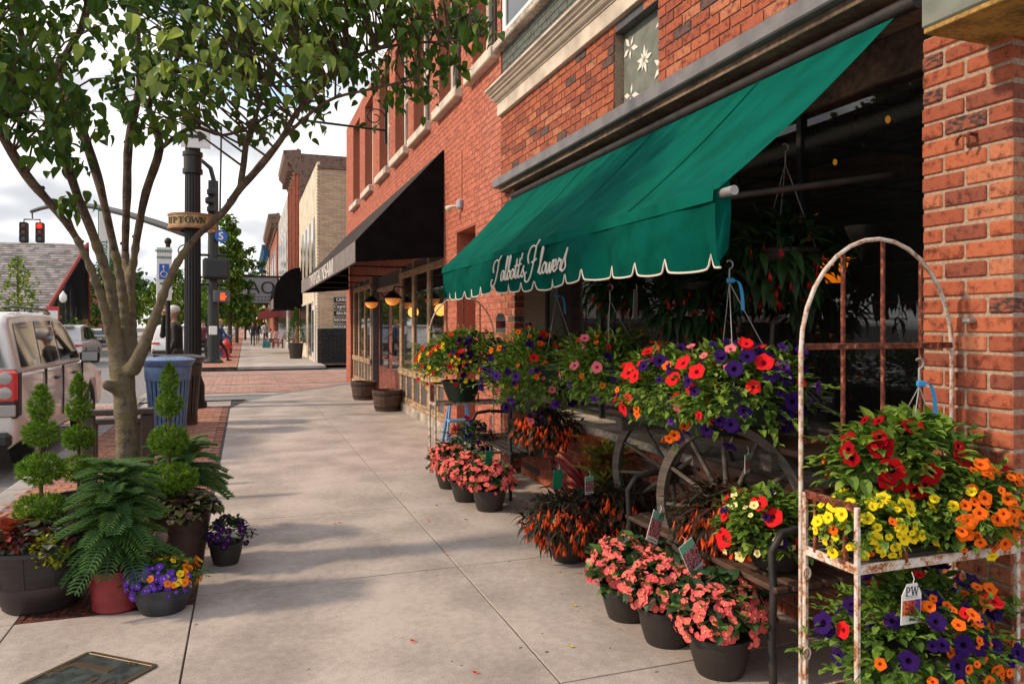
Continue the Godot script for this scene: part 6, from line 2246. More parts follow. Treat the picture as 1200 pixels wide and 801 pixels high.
	wbox("face", Vector3(-3.025, 2.75, 18.585), Vector3(-2.825, 3.97, 18.599), M.tag_white, N)
	lettering("TOWE", 0.16, M.sign_green, N, Transform3D(Basis(Vector3(0, 0, 1), -PI / 2), P(-2.925, 3.12, 18.58)), "Droid Sans", true)
	# accessible parking sign
	var K := thing("parking_sign", "white and blue accessible parking sign on a thin black post", "sign", P(-1.14, 0, 12.9))
	b = MB.new()
	b.tube([P(-1.14, 0, 12.9), P(-1.14, 2.74, 12.9)], 0.035, 10)
	w("post", b, M.black_metal, K)
	b = MB.new()
	b.ball(P(-1.14, 2.78, 12.9), Vector3(0.055, 0.06, 0.055), 10, 6)
	w("finial", b, M.black_metal, K)
	wbox("plate", Vector3(-1.30, 1.85, 12.84), Vector3(-1.08, 2.68, 12.86), M.tag_white, K)
	wbox("blue_panel", Vector3(-1.26, 2.18, 12.828), Vector3(-1.12, 2.42, 12.838), M.sign_blue, K)
	lettering("RESERVED", 0.055, M.sign_green, K, Transform3D(Basis(), P(-1.19, 2.62, 12.832)), "Droid Sans", true)
	lettering("PARKING", 0.05, M.sign_green, K, Transform3D(Basis(), P(-1.19, 2.52, 12.832)), "Droid Sans", true)
	b = MB.new()
	var wc := P(-1.185, 2.29, 12.822)
	b.ball(wc + Vector3(-0.01, 0.085, 0), Vector3(0.016, 0.016, 0.004), 8, 5)
	b.tube([wc + Vector3(-0.01, 0.07, 0), wc + Vector3(-0.005, 0.0, 0), wc + Vector3(0.03, 0.0, 0), wc + Vector3(0.045, -0.06, 0)], 0.007, 5)
	var whl: Array = []
	for k in 12:
		var a := 1.9 + k * 0.42
		whl.append(wc + Vector3(-0.005 + 0.045 * cos(a), -0.03 + 0.045 * sin(a), 0))
	b.tube(whl, 0.006, 5)
	w("wheelchair_symbol", b, M.tag_white, K)
	wbox("green_bar", Vector3(-1.25, 2.10, 12.828), Vector3(-1.13, 2.13, 12.838), M.sign_green, K)
	# pedestrian signal pole across the side street
	var Q := thing("pedestrian_signal_pole", "black pole with black signal box and lit orange hand across the side street", "traffic light", P(-1.19, 0, 32.0))
	b = MB.new()
	b.lathe([Vector2(0.38, 0), Vector2(0.38, 0.06), Vector2(0.26, 0.14), Vector2(0.22, 0.3), Vector2(0.19, 7.2), Vector2(0, 7.25)], 18)
	part("shaft", b, M.black_metal, Q)
	b = MB.new()
	b.bev(Vector3(0.12, 3.70, 0.3), Vector3(1.0, 0.84, 0.35), 0.08)
	part("signal_box", b, M.black_metal, Q)
	b = MB.new()
	b.bev(Vector3(0.12, 3.70, 0.49), Vector3(0.8, 0.64, 0.04), 0.02)
	part("box_face", b, M.black, Q)
	for y in [4.25, 3.1]:
		b = MB.new()
		b.tube([Vector3(-0.7, y, 0.1), Vector3(0.5, y, 0.1)], 0.05, 8)
		part("bracket", b, M.black_metal, Q)
	b = MB.new()
	b.bev(Vector3(0.32, 2.62, 0.28), Vector3(0.62, 0.48, 0.3), 0.05)
	var hs := part("hand_signal", b, M.lens_grey, Q)
	b = MB.new()
	b.col = Color.WHITE
	b.bev(Vector3(0.36, 2.55, 0.45), Vector3(0.17, 0.17, 0.03), 0.02)
	for k in 4:
		b.bev(Vector3(0.30 + k * 0.042, 2.69, 0.45), Vector3(0.034, 0.14 - 0.02 * absf(k - 1.5), 0.03), 0.008)
	b.bev(Vector3(0.47, 2.60, 0.45), Vector3(0.09, 0.04, 0.03), 0.01, Basis(Vector3(0, 0, 1), 0.7))
	part("lit_hand", b, M.hand_lit, hs)
	b = MB.new()
	b.bev(Vector3(-0.0, 1.28, 0.22), Vector3(0.30, 0.34, 0.04), 0.02)
	part("button_plate", b, M.tag_white, Q)
	b = MB.new()
	b.lathe([Vector2(0.0, -0.03), Vector2(0.24, -0.03), Vector2(0.24, 0.03), Vector2(0, 0.03)], 20)
	var rd := part("route_disc", b, M.sign_blue, Q)
	rd.transform = Transform3D(Basis(Vector3.RIGHT, PI / 2), Vector3(0.3, 5.0, 0.24))
	lettering("S", 0.4, M.tag_white, rd, Transform3D(Basis(), P(-1.19, 0, 32.0) + Vector3(0.3, 5.0, 0.28)), "Droid Sans", true)
	for k in 4:
		b = MB.new()
		b.bev(Vector3(-0.12 + 0.06 * (k % 2), 5.7 + k * 0.34, 0.22), Vector3(0.34, 0.26, 0.3), 0.06)
		part("equipment_box", b, M.black_metal, Q)
	b = MB.new()
	b.tube([Vector3(0.1, 6.9, 0), Vector3(-0.1, 7.7, 0), Vector3(-0.45, 8.0, 0), Vector3(-0.9, 7.7, 0), Vector3(-0.95, 5.6, 0)], 0.09, 8)
	part("lamp_arm", b, M.black_metal, Q)
	b = MB.new()
	b.tube([Vector3(0.25, 6.0, 0), Vector3(0.3, 9.4, 0)], 0.04, 6)
	part("antenna", b, M.black_metal, Q)
	# hydrant
	var Y := thing("fire_hydrant", "red fire hydrant on the far walk", "hydrant", P(-0.83, 0, 37.5))
	b = MB.new()
	b.lathe([Vector2(0.24, 0), Vector2(0.24, 0.06), Vector2(0.16, 0.08), Vector2(0.16, 0.55), Vector2(0.20, 0.56), Vector2(0.20, 0.62), Vector2(0.15, 0.75), Vector2(0.05, 0.82), Vector2(0.05, 0.9), Vector2(0, 0.9)], 16)
	part("barrel", b, M.hydrant, Y)
	for s in [-1.0, 1.0]:
		b = MB.new()
		b.tube([Vector3(0.1 * s, 0.45, 0), Vector3(0.28 * s, 0.45, 0)], 0.075, 10)
		part("nozzle", b, M.hydrant, Y)
	# brown lounge chairs and tables down the walk
	for k in 3:
		var C := thing("lounge_chair", ["brown slatted lounge chair beside the hanging sign shop", "brown lounge chair by the teal crate", "white lounge chair on the walk past the teal crate"][k], "chair", P([2.05, 1.75, 2.0][k], 0, [52.0, 54.6, 59.0][k]), -PI / 2 + 0.4 * k)
		var m: Material = M.brown_chair if k < 2 else M.tag_white
		for j in 5:
			b = MB.new()
			b.bev(Vector3(-0.24 + j * 0.12, 0.68, -0.28), Vector3(0.10, 0.75, 0.03), 0.008, Basis(Vector3.RIGHT, -0.35))
			part("back_slat", b, m, C)
		b = MB.new()
		b.bev(Vector3(0, 0.36, 0.06), Vector3(0.58, 0.05, 0.6), 0.01, Basis(Vector3.RIGHT, -0.15))
		part("seat", b, m, C)
		for s in [-1.0, 1.0]:
			b = MB.new()
			b.bev(Vector3(0.34 * s, 0.58, 0.05), Vector3(0.12, 0.03, 0.75), 0.008)
			part("arm", b, m, C)
			for zz in [0.32, -0.3]:
				b = MB.new()
				b.bev(Vector3(0.33 * s, 0.285, zz), Vector3(0.05, 0.57, 0.08), 0.008)
				part("leg", b, m, C)
	var tc := thing("side_crate", "teal slatted crate among the brown chairs", "crate", P(1.35, 0, 53.2))
	for k in 4:
		b = MB.new()
		b.bev(Vector3(0, 0.06 + k * 0.11, 0), Vector3(0.5, 0.09, 0.5), 0.01)
		part("slat", b, M.teal, tc)
	# topiary in pot by the white door
	var tp := thing("cone_topiary", "clipped cone shrub in a dark planter by the white door", "plant", P(2.15, 0, 35.0))
	b = MB.new()
	b.lathe([Vector2(0.0, 0.0), Vector2(0.26, 0.0), Vector2(0.33, 0.7), Vector2(0.28, 0.7), Vector2(0.0, 0.66)], 14)
	part("pot", b, M.plastic, tp)
	var xs := []
	for k in 420:
		var y := rng.randf()
		var a := rf(0, TAU)
		var rr := (1.0 - y) * 0.38 + 0.03
		xs.append(Transform3D((Basis(Vector3.UP, rf(0, TAU)) * Basis(Vector3.RIGHT, rf(-1, 1))).scaled(Vector3.ONE * rf(0.08, 0.14)), Vector3(cos(a) * rr, 0.75 + y * 1.5, sin(a) * rr)))
	copies("foliage", leaf_mesh(1.0, 0.6, 0.3, 0.3), M.leaf, xs, [Color(0.04, 0.10, 0.02), Color(0.06, 0.13, 0.02)], tp)

# ---------------------------------------------------------------- flowers and foliage
var shape_cache := {}

func bloom(kind: String, c: Color, throat: Color) -> ArrayMesh:
	var key := "%s%s%s" % [kind, c, throat]
	if shape_cache.has(key):
		return shape_cache[key]
	var b := MB.new()
	var r := RandomNumberGenerator.new()
	r.seed = key.hash()
	match kind:
		"trumpet":
			var n := 15
			var o: Array = []
			var m: Array = []
			for k in n:
				var a := TAU * k / n
				var rr := 1.0 + 0.09 * cos(5.0 * a) + r.randf_range(-0.04, 0.04)
				o.append(Vector3(cos(a) * rr, sin(a) * rr, 0.10 * cos(5.0 * a + 0.6) + r.randf_range(-0.05, 0.05)))
				m.append(Vector3(cos(a) * 0.30, sin(a) * 0.30, -0.12))
			for k in n:
				var q := (k + 1) % n
				var ok: Vector3 = o[k]
				var oq: Vector3 = o[q]
				var no := (Vector3(ok.x, ok.y, 0) * 0.35 * cos(5.0 * TAU * k / n) + Vector3(-ok.y, ok.x, 0) * 0.3 * sin(5.0 * TAU * k / n) + Vector3(0, 0, 1)).normalized()
				var nq := (Vector3(oq.x, oq.y, 0) * 0.35 * cos(5.0 * TAU * q / n) + Vector3(-oq.y, oq.x, 0) * 0.3 * sin(5.0 * TAU * q / n) + Vector3(0, 0, 1)).normalized()
				var nk: Vector3 = (Vector3(0, 0, 1) - m[k] * 1.2).normalized()
				var nm: Vector3 = (Vector3(0, 0, 1) - m[q] * 1.2).normalized()
				b.col = c
				b.tri(ok, m[k], m[q], no, nk, nm)
				b.tri(ok, m[q], oq, no, nm, nq)
				b.col = throat
				b.ft(m[k], Vector3(0, 0, -0.6), m[q], Vector3(0, 0, 1))
			b.col = c.lerp(Color(0.25, 0.28, 0.1), 0.35)
			b.tube([Vector3(0, 0, -0.3), Vector3(0, -0.05, -0.9), Vector3(0, -0.15, -1.5)], [0.30, 0.20, 0.10], 5, false)
		"rosette":
			for k in 4:
				var a := PI / 2 * k + 0.2
				var d := Vector3(cos(a), sin(a), 0)
				var s := Vector3(-sin(a), cos(a), 0)
				var l := 1.0 if k % 2 == 0 else 0.75
				var wd := 0.62 if k % 2 == 0 else 0.42
				var p := [Vector3(0, 0, 0.02 * k), d * 0.4 * l + s * wd + Vector3(0, 0, 0.22), d * l + s * wd * 0.6 + Vector3(0, 0, 0.12), d * l * 1.08 + Vector3(0, 0, 0.02), d * l - s * wd * 0.6 + Vector3(0, 0, 0.12), d * 0.4 * l - s * wd + Vector3(0, 0, 0.22)]
				b.col = c.lerp(Color(c.r * 1.1, c.g * 1.5, c.b * 1.4), 0.4 if k % 2 else 0.0)
				for j in range(1, 5):
					b.ft(p[0], p[j], p[j + 1], Vector3(0, 0, 1))
			b.col = throat
			b.ball(Vector3(0, 0, 0.12), Vector3(0.18, 0.18, 0.12), 6, 4)
		"bell":
			for k in 5:
				var a := TAU * k / 5
				var d := Vector3(cos(a), 0, sin(a))
				var s := Vector3(-sin(a), 0, cos(a))
				b.col = c if k % 2 else c.lerp(Color(c.r, c.g * 1.8, c.b * 1.6), 0.4)
				var t := Vector3(0, 0.15, 0)
				var m1 := d * 0.28 + Vector3(0, -0.8, 0)
				var e := d * 0.62 + Vector3(0, -1.9, 0)
				b.ft(t, m1 + s * 0.24, m1 - s * 0.24, d)
				b.ft(m1 + s * 0.24, e, m1 - s * 0.24, d)
			b.col = Color(0.22, 0.03, 0.02)
			b.tube([Vector3(0, 0.1, 0), Vector3(0.1, 0.9, 0)], 0.06, 4, false)
		"pansy":
			for k in 5:
				var a := PI / 2 + TAU * k / 5
				var d := Vector3(cos(a), sin(a), 0)
				var s := Vector3(-sin(a), cos(a), 0)
				b.col = c
				var p := [Vector3(0, 0, 0.01 * k), d * 0.45 + s * 0.5 + Vector3(0, 0, 0.06), d * 0.95 + s * 0.45, d * 1.05, d * 0.95 - s * 0.45, d * 0.45 - s * 0.5 + Vector3(0, 0, 0.06)]
				for j in range(1, 5):
					b.ft(p[0], p[j], p[j + 1], Vector3(0, 0, 1))
			b.col = throat
			b.ball(Vector3(0, 0, 0.06), Vector3(0.24, 0.24, 0.06), 6, 4)
	shape_cache[key] = b.mesh()
	return shape_cache[key]

var noise3 := FastNoiseLite.new()

func lump(d: Vector3, sd: float) -> float:
	return 0.86 + 0.30 * noise3.get_noise_3d(d.x * 90.0 + sd * 50.0, d.y * 90.0, d.z * 90.0)

func mound(S: Node3D, c: Vector3, r: Vector3, n: int, leaf: Mesh, size: float, tones: Array, flowers: Array, low := -0.45, lm: Material = null) -> void:
	# leaves as one mass, each flower a part; flowers are [mesh, how many, size, side (Vector3 or null), name]
	var inv := S.global_transform.affine_inverse()
	var sd := rng.randf() * 10.0
	var xs := []
	var cs := []
	for k in int(n * 1.35):
		var d := Vector3(rng.randfn(), rng.randfn(), rng.randfn()).normalized()
		if d.y < low:
			d.y = -d.y
		var f := pow(rng.randf(), 0.45)
		var p := c + d * r * lump(d, sd) * lerpf(0.35, 1.0, f)
		var dir := (d * Vector3(1, 0.6, 1) + Vector3(rf(-0.8, 0.8), rf(-0.5, 0.7), rf(-0.8, 0.8))).normalized()
		var up := Vector3.UP if absf(dir.y) < 0.9 else Vector3.RIGHT
		xs.append(inv * Transform3D(Basis.looking_at(dir, up).scaled(Vector3.ONE * size * rf(0.65, 1.25)), p))
		cs.append(tones[rng.randi_range(0, tones.size() - 1)])
	# trailing shoots break the outline
	var sh := MB.new()
	for k in int(n / 22.0):
		var d := Vector3(rng.randfn(), rf(-0.4, 0.9), rng.randfn()).normalized()
		var p0 := c + d * r * 0.75
		var p1 := c + d * r * rf(1.05, 1.28) + Vector3(0, -0.02, 0)
		sh.tube([p0, (p0 + p1) * 0.5 + Vector3(0, 0.015, 0), p1], [0.0022, 0.0018, 0.0012], 3, false)
		for j in 5:
			var q := p0.lerp(p1, 0.35 + 0.15 * j)
			var dir := (d + Vector3(rf(-1, 1), rf(-0.3, 0.8), rf(-1, 1))).normalized()
			xs.append(inv * Transform3D(Basis.looking_at(dir, Vector3.UP if absf(dir.y) < 0.9 else Vector3.RIGHT).scaled(Vector3.ONE * size * rf(0.5, 0.85)), q))
			cs.append(tones[rng.randi_range(0, tones.size() - 1)])
	sh.col = tones[0]
	for k in sh.c.size():
		sh.c[k] = tones[0]
	w("stems", sh, M.leaf, S, "", "stuff")
	copies("foliage", leaf, M.leaf if lm == null else lm, xs, cs, S)
	var eye := (Vector3(0, 1.45, 0) - c).normalized()
	for fl in flowers:
		var many := int(ceil(fl[1] * (0.85 if fl[4] == "t" else 1.0)))
		var made := 0
		var tries := 0
		while made < many and tries < 4000:
			tries += 1
			var d := Vector3(rng.randfn(), rng.randfn() + 0.15, rng.randfn()).normalized()
			if d.dot(eye) < -0.05 or d.y < low - 0.25:
				continue
			if fl[3] != null and d.dot((fl[3] as Vector3).normalized()) < 0.15 + rng.randf() * 0.3:
				continue
			made += 1
			var face := (d + eye * 0.35 + Vector3(rf(-0.5, 0.5), rf(-0.25, 0.5), rf(-0.5, 0.5))).normalized()
			var bs := Basis.looking_at(-face, Vector3.UP if absf(face.y) < 0.9 else Vector3.RIGHT) * Basis(Vector3(0, 0, 1), rf(0, TAU))
			var hang: bool = fl[4] == "bell"
			if hang:
				bs = Basis(Vector3.UP, rf(0, TAU)) * Basis(Vector3.RIGHT, rf(-0.35, 0.35))
			var p := c + d * r * (lump(d, sd) * rf(0.98, 1.10) + (0.03 if not hang else -0.02))
			var o := obj("bloom", fl[0], M.petal, S)
			o.transform = inv * Transform3D(bs.scaled(Vector3.ONE * fl[2] * (rf(0.45, 1.1) if fl[4] == "t" else rf(0.6, 1.2))), p)

func pot(S: Node3D, at: Vector3, r0: float, r1: float, h: float, m: Material, called := "pot") -> MeshInstance3D:
	var b := MB.new()
	b.lathe([Vector2(0, 0), Vector2(r0 * 0.94, 0), Vector2(r0, 0.012), Vector2(lerpf(r0, r1, 0.55) + 0.004, h * 0.5), Vector2(r1, h * 0.86), Vector2(r1 + 0.008, h * 0.87), Vector2(r1 + 0.010, h), Vector2(r1 - 0.006, h), Vector2(r1 - 0.012, h * 0.88), Vector2(0, h * 0.86)], 32, at)
	var o := w(called, b, m, S)
	b = MB.new()
	b.lathe([Vector2(0, h * 0.885), Vector2(r1 - 0.014, h * 0.885)], 20, at)
	w("soil", b, M.soil, o)
	return o

func hanger(S: Node3D, top: Vector3, rim: Vector3, r: float, tape := true) -> void:
	for k in 3:
		var a := TAU * k / 3 + 0.4
		var b := MB.new()
		b.tube([top + Vector3(0, -0.06, 0), rim + Vector3(cos(a) * r, 0, sin(a) * r)], 0.0022, 5)
		w("hanging_wire", b, M.wire, S)
	var b := MB.new()
	var hk: Array = []
	for k in 9:
		var a := -0.5 * PI + k * 0.5
		hk.append(top + Vector3(0.018 * cos(a) + 0.0, 0.02 + 0.018 * sin(a), 0))
	b.tube([top + Vector3(0, -0.06, 0)] + hk, 0.004, 6)
	w("hook", b, M.wire, S)
	if tape:
		b = MB.new()
		var g: Array = []
		for k in 9:
			var t := k / 8.0
			var p := top + Vector3(0.005 + 0.055 * sin(t * 1.6), -0.055 + 0.02 * sin(t * 3.0) - 0.13 * t * t, 0.012)
			g.append([p + Vector3(-0.008, 0.004, 0), p + Vector3(0.008, -0.002, 0.004)])
		sheet(b, g)
		w("tape_tag", b, M.blue_tape, S)
		b = MB.new()
		b.bev(top + Vector3(0, -0.05, 0.008), Vector3(0.04, 0.022, 0.012), 0.004)
		w("tape_wrap", b, M.blue_tape, S)

func plant_tag(label: String, at: Vector3, bs: Basis, size: Vector2, kind: String) -> void:
	var S := thing("plant_tag", label, "tag", at)
	S.transform = Transform3D(bs, at)
	var b := MB.new()
	var hx := size.x / 2
	var hy := size.y / 2
	if kind == "tri":
		b.prism(PackedVector2Array([Vector2(-hx, -hy), Vector2(hx, -hy), Vector2(hx, hy * 0.45), Vector2(hx * 0.5, hy), Vector2(-hx * 0.5, hy), Vector2(-hx, hy * 0.45)]), -0.001, 0.001)
		part("card", b, M.tag_white, S)
		for k in 3:
			b = MB.new()
			b.box(Vector3((k - 1) * size.x * 0.31, -hy * 0.18, 0.0022), Vector3(size.x * 0.29, hy * 0.72, 0.001))
			part("picture", b, [M.print_orange, M.print_red, M.print_purple][k], S)
		var t := part("lettering", text_mesh("PW", size.x * 0.42, 0.001, "Droid Serif"), M.black, S)
		t.position = Vector3(0, hy * 0.62, 0.002)
		b = MB.new()
		for k in 2:
			b.box(Vector3(0, hy * (0.40 - 0.09 * k), 0.0018), Vector3(size.x * 0.6, hy * 0.03, 0.001))
		part("small_print", b, M.tag_grey, S)
	elif kind == "photo":
		b.box(Vector3.ZERO, Vector3(size.x, size.y, 0.0015))
		part("card", b, M.tag_white, S)
		b = MB.new()
		b.box(Vector3(0, hy * 0.72, 0.0016), Vector3(size.x * 0.94, size.y * 0.24, 0.001))
		part("header", b, M.tag_mint, S)
		b = MB.new()
		b.box(Vector3(0, -hy * 0.10, 0.0016), Vector3(size.x * 0.94, size.y * 0.56, 0.001))
		part("picture", b, M.print_pink, S)
		b = MB.new()
		b.box(Vector3(0, -hy * 0.86, 0.0016), Vector3(size.x * 0.7, size.y * 0.04, 0.001))
		part("small_print", b, M.tag_grey, S)
	else:
		b.bev(Vector3.ZERO, Vector3(size.x, size.y, 0.003), 0.001)
		part("card", b, M.tag_green if kind == "green" else M.tag_grey, S)
	b = MB.new()
	b.tube([Vector3(0, hy * 0.95, 0.002), Vector3(0.004, hy + 0.015, 0.004), Vector3(-0.003, hy + 0.035, 0)], 0.0015, 4)
	part("loop", b, M.tag_white, S)

const LIME := [Color(0.19, 0.30, 0.04), Color(0.23, 0.34, 0.05), Color(0.12, 0.21, 0.028), Color(0.28, 0.40, 0.07)]
const GREEN := [Color(0.09, 0.17, 0.028), Color(0.13, 0.22, 0.035), Color(0.065, 0.13, 0.024), Color(0.17, 0.27, 0.045)]
const DEEP := [Color(0.022, 0.055, 0.018), Color(0.032, 0.075, 0.02), Color(0.018, 0.045, 0.016)]
const BRONZE := [Color(0.035, 0.032, 0.018), Color(0.05, 0.028, 0.02), Color(0.028, 0.042, 0.02), Color(0.075, 0.03, 0.02)]

func make_flowers() -> void:
	for q in [["print_orange", Color(0.75, 0.16, 0.04), 31], ["print_red", Color(0.65, 0.05, 0.06), 32], ["print_purple", Color(0.12, 0.05, 0.35), 33], ["print_pink", Color(0.8, 0.4, 0.45), 34]]:
		var tx := ramp_tex(256, [[q[2], 0.03, 3, 1.0, 1]], [Color(0.1, 0.25, 0.1), Color(0.45, 0.3, 0.3), Color(0.9, 0.75, 0.75), Color(1, 1, 1)] if q[0] == "print_pink" else [Color(0.4, 0.4, 0.35), Color(0.9, 0.85, 0.85), Color(1, 1, 1)], 1.8)
		mat(q[0], q[1], 0.5, {"tex": tx, "scale": 9.0})
	var soft := leaf_mesh(1.0, 0.62, 0.25, 0.2)
	var narrow := leaf_mesh(1.0, 0.30, 0.3, 0.15)
	var wing := leaf_mesh(1.0, 0.32, 0.75, 0.2)
	var round_ := leaf_mesh(1.0, 0.95, 0.3, 0.18, 1.15)
	var RED := bloom("trumpet", Color(0.70, 0.018, 0.02), Color(0.30, 0.01, 0.02))
	var DKRED := bloom("trumpet", Color(0.30, 0.004, 0.010), Color(0.02, 0.003, 0.006))
	var PUR := bloom("trumpet", Color(0.030, 0.009, 0.085), Color(0.012, 0.004, 0.03))
	var VIO := bloom("trumpet", Color(0.10, 0.035, 0.23), Color(0.04, 0.012, 0.09))
	var ORA := bloom("trumpet", Color(0.78, 0.14, 0.015), Color(0.45, 0.03, 0.01))
	var YEL := bloom("trumpet", Color(0.82, 0.62, 0.02), Color(0.62, 0.36, 0.01))
	var PNK := bloom("trumpet", Color(0.72, 0.16, 0.20), Color(0.4, 0.05, 0.1))
	var CREAM := bloom("trumpet", Color(0.78, 0.70, 0.30), Color(0.7, 0.45, 0.03))
	var COR := bloom("rosette", Color(0.82, 0.155, 0.14), Color(0.75, 0.5, 0.1))
	var COR2 := bloom("rosette", Color(0.76, 0.10, 0.115), Color(0.75, 0.45, 0.1))
	var BEL := bloom("bell", Color(0.78, 0.085, 0.02), Color.BLACK)
	var BELR := bloom("bell", Color(0.60, 0.025, 0.03), Color.BLACK)
	var VPUR := bloom("pansy", Color(0.12, 0.045, 0.42), Color(0.5, 0.35, 0.05))
	var VORA := bloom("pansy", Color(0.85, 0.22, 0.015), Color(0.5, 0.1, 0.01))
	var VDK := bloom("pansy", Color(0.045, 0.015, 0.09), Color(0.3, 0.2, 0.03))
	var tray := func(called: String, label: String, at: Vector3, group := "") -> Node3D:
		return thing(called, label, "plant", at, 0.0, group)
	# --- hanging baskets and boxes in front of the shop window
	var S: Node3D = tray.call("flower_basket", "basket of red, yellow and purple flowers on the rack by the red wall", P(2.0, 0.74, 7.0))
	pot(S, P(2.0, 0.72, 7.1), 0.13, 0.19, 0.2, M.plastic_green)
	mound(S, P(2.0, 1.10, 7.0), Vector3(0.50, 0.33, 0.42), 2600, soft, 0.048, LIME + GREEN, [[RED, 44, 0.026, Vector3(-1, -0.05, 0.1), "t"], [YEL, 60, 0.017, Vector3(-0.7, -0.8, 0.6), "t"], [PUR, 110, 0.034, Vector3(0.7, 0.2, 0.5), "t"], [ORA, 10, 0.022, Vector3(1, 0.6, 0), "t"], [PNK, 3, 0.03, Vector3(0.8, 0, 0.5), "t"]])
	S = tray.call("hanging_basket", "hanging basket of trailing purple and orange petunias above the black iron bench", P(2.06, 0.9, 5.15))
	pot(S, P(2.12, 1.02, 5.0), 0.11, 0.16, 0.17, M.plastic_green)
	mound(S, P(2.04, 1.10, 5.2), Vector3(0.43, 0.36, 0.38), 2300, soft, 0.042, GREEN + LIME, [[ORA, 18, 0.024, Vector3(-0.5, 0.8, 0.4), "t"], [PUR, 44, 0.038, null, "t"], [VIO, 12, 0.034, Vector3(0, -0.8, 0.6), "t"], [RED, 9, 0.034, Vector3(0.4, 0.8, 0.2), "t"], [PNK, 5, 0.03, Vector3(-0.6, 0, 0.4), "t"]], -0.75)
	hanger(S, P(2.12, 1.72, 5.0), P(2.12, 1.19, 5.0), 0.16)
	S = tray.call("hanging_basket", "hanging basket of pink and purple petunias with a grey card tag", P(2.08, 0.95, 4.05))
	pot(S, P(2.12, 1.08, 4.05), 0.11, 0.15, 0.16, M.plastic_green)
	mound(S, P(2.05, 1.18, 4.1), Vector3(0.30, 0.26, 0.29), 1300, soft, 0.045, LIME + GREEN, [[PNK, 8, 0.034, Vector3(-0.8, -0.2, 0.5), "t"], [RED, 6, 0.034, Vector3(0.2, 1, 0.3), "t"], [PUR, 12, 0.035, Vector3(0.4, 0.8, 0.5), "t"], [VIO, 8, 0.03, Vector3(-0.2, -1, 0.4), "t"], [ORA, 7, 0.022, Vector3(-0.2, -0.3, 0.8), "t"]], -0.8)
	hanger(S, P(2.05, 1.66, 4.02), P(2.12, 1.24, 4.05), 0.15, false)
	S = tray.call("flower_box", "long green box of red, orange and purple petunias on the old wagon", P(2.08, 0.88, 3.2))
	wbox("box", Vector3(2.0, 0.93, 3.0), Vector3(2.24, 1.09, 3.75), M.plastic_green, S, 0.012)
	mound(S, P(2.02, 1.12, 3.30), Vector3(0.28, 0.25, 0.45), 1000, soft, 0.045, LIME + GREEN, [[RED, 24, 0.041, null, "t"], [ORA, 18, 0.027, Vector3(-0.4, -0.2, 0.8), "t"], [PUR, 16, 0.036, Vector3(0.2, 0.7, 0.5), "t"], [VIO, 8, 0.03, Vector3(0, -0.9, 0.5), "t"], [PNK, 3, 0.04, null, "t"]], -0.75)
	S = tray.call("hanging_basket", "hanging basket of velvety purple and red petunias with blue tape on its hook", P(2.08, 0.9, 2.78))
	pot(S, P(2.10, 1.02, 2.80), 0.12, 0.17, 0.17, M.plastic_green)
	mound(S, P(2.08, 1.17, 2.78), Vector3(0.37, 0.23, 0.29), 1000, soft, 0.048, LIME + GREEN, [[PUR, 54, 0.038, null, "t"], [RED, 14, 0.041, null, "t"], [VIO, 10, 0.032, Vector3(0.9, -0.1, 0.5), "t"], [PNK, 5, 0.034, Vector3(0.2, 1, 0.1), "t"]], -0.7)
	hanger(S, P(2.0, 1.70, 2.78), P(2.10, 1.19, 2.80), 0.17)
	# red begonia baskets in the shade
	S = tray.call("hanging_basket", "dark leaved hanging basket with drooping red bells inside the awning's open end", P(2.48, 1.5, 3.0))
	pot(S, P(2.48, 1.66, 3.0), 0.11, 0.15, 0.16, M.plastic)
	mound(S, P(2.46, 1.76, 3.02), Vector3(0.27, 0.24, 0.27), 260, wing, 0.13, DEEP, [[BELR, 30, 0.022, Vector3(-0.3, -0.5, 0.6), "bell"]], -0.8)
	hanger(S, P(2.48, 2.3, 3.0), P(2.48, 1.82, 3.0), 0.15, false)
	S = tray.call("hanging_basket", "small shaded hanging basket with red bells behind the valance lettering", P(2.3, 1.5, 4.4))
	pot(S, P(2.35, 1.66, 4.4), 0.10, 0.14, 0.15, M.plastic)
	mound(S, P(2.32, 1.70, 4.4), Vector3(0.24, 0.18, 0.24), 200, wing, 0.12, DEEP, [[BELR, 22, 0.022, Vector3(-0.4, -0.6, 0.5), "bell"]], -0.8)
	hanger(S, P(2.35, 2.3, 4.4), P(2.35, 1.8, 4.4), 0.14, false)
	S = tray.call("hanging_basket", "shaded hanging basket with red bells above the wagon wheel", P(2.45, 1.5, 3.6))
	pot(S, P(2.45, 1.55, 3.7), 0.10, 0.14, 0.15, M.plastic)
	mound(S, P(2.42, 1.56, 3.7), Vector3(0.26, 0.22, 0.26), 220, wing, 0.12, DEEP, [[BELR, 26, 0.022, Vector3(-0.4, -0.5, 0.5), "bell"]], -0.8)
	hanger(S, P(2.45, 2.3, 3.7), P(2.45, 1.7, 3.7), 0.14, false)
	for q in [[3.25, 1.15, 3.9, "dense red begonias on the display table behind the glass"], [3.2, 1.25, 5.0, "taller red begonias at the inner end of the display table"]]:
		S = tray.call("begonia_pot", q[3], P(q[0] + 0.25, 0.85, q[2]))
		pot(S, P(q[0] + 0.25, 0.85, q[2]), 0.12, 0.16, 0.16, M.plastic)
		mound(S, P(q[0] + 0.2, q[1], q[2]), Vector3(0.3, 0.3, 0.4), 260, wing, 0.12, DEEP, [[BELR, 40, 0.026, null, "bell"]], -0.6)
	# --- coral begonias in pots on the pavement
	var spots := [[1.82, 5.65, "fullest of the trio by the red wall's rack"], [1.74, 6.02, "between two others by the red wall's rack"], [1.74, 6.55, "touching the legs of the red wall's rack"], [1.88, 2.68, "beside the pillar's rusty rack"], [1.83, 3.02, "with a tilted photo tag"], [1.80, 3.34, "next to the orange bell begonias"]]
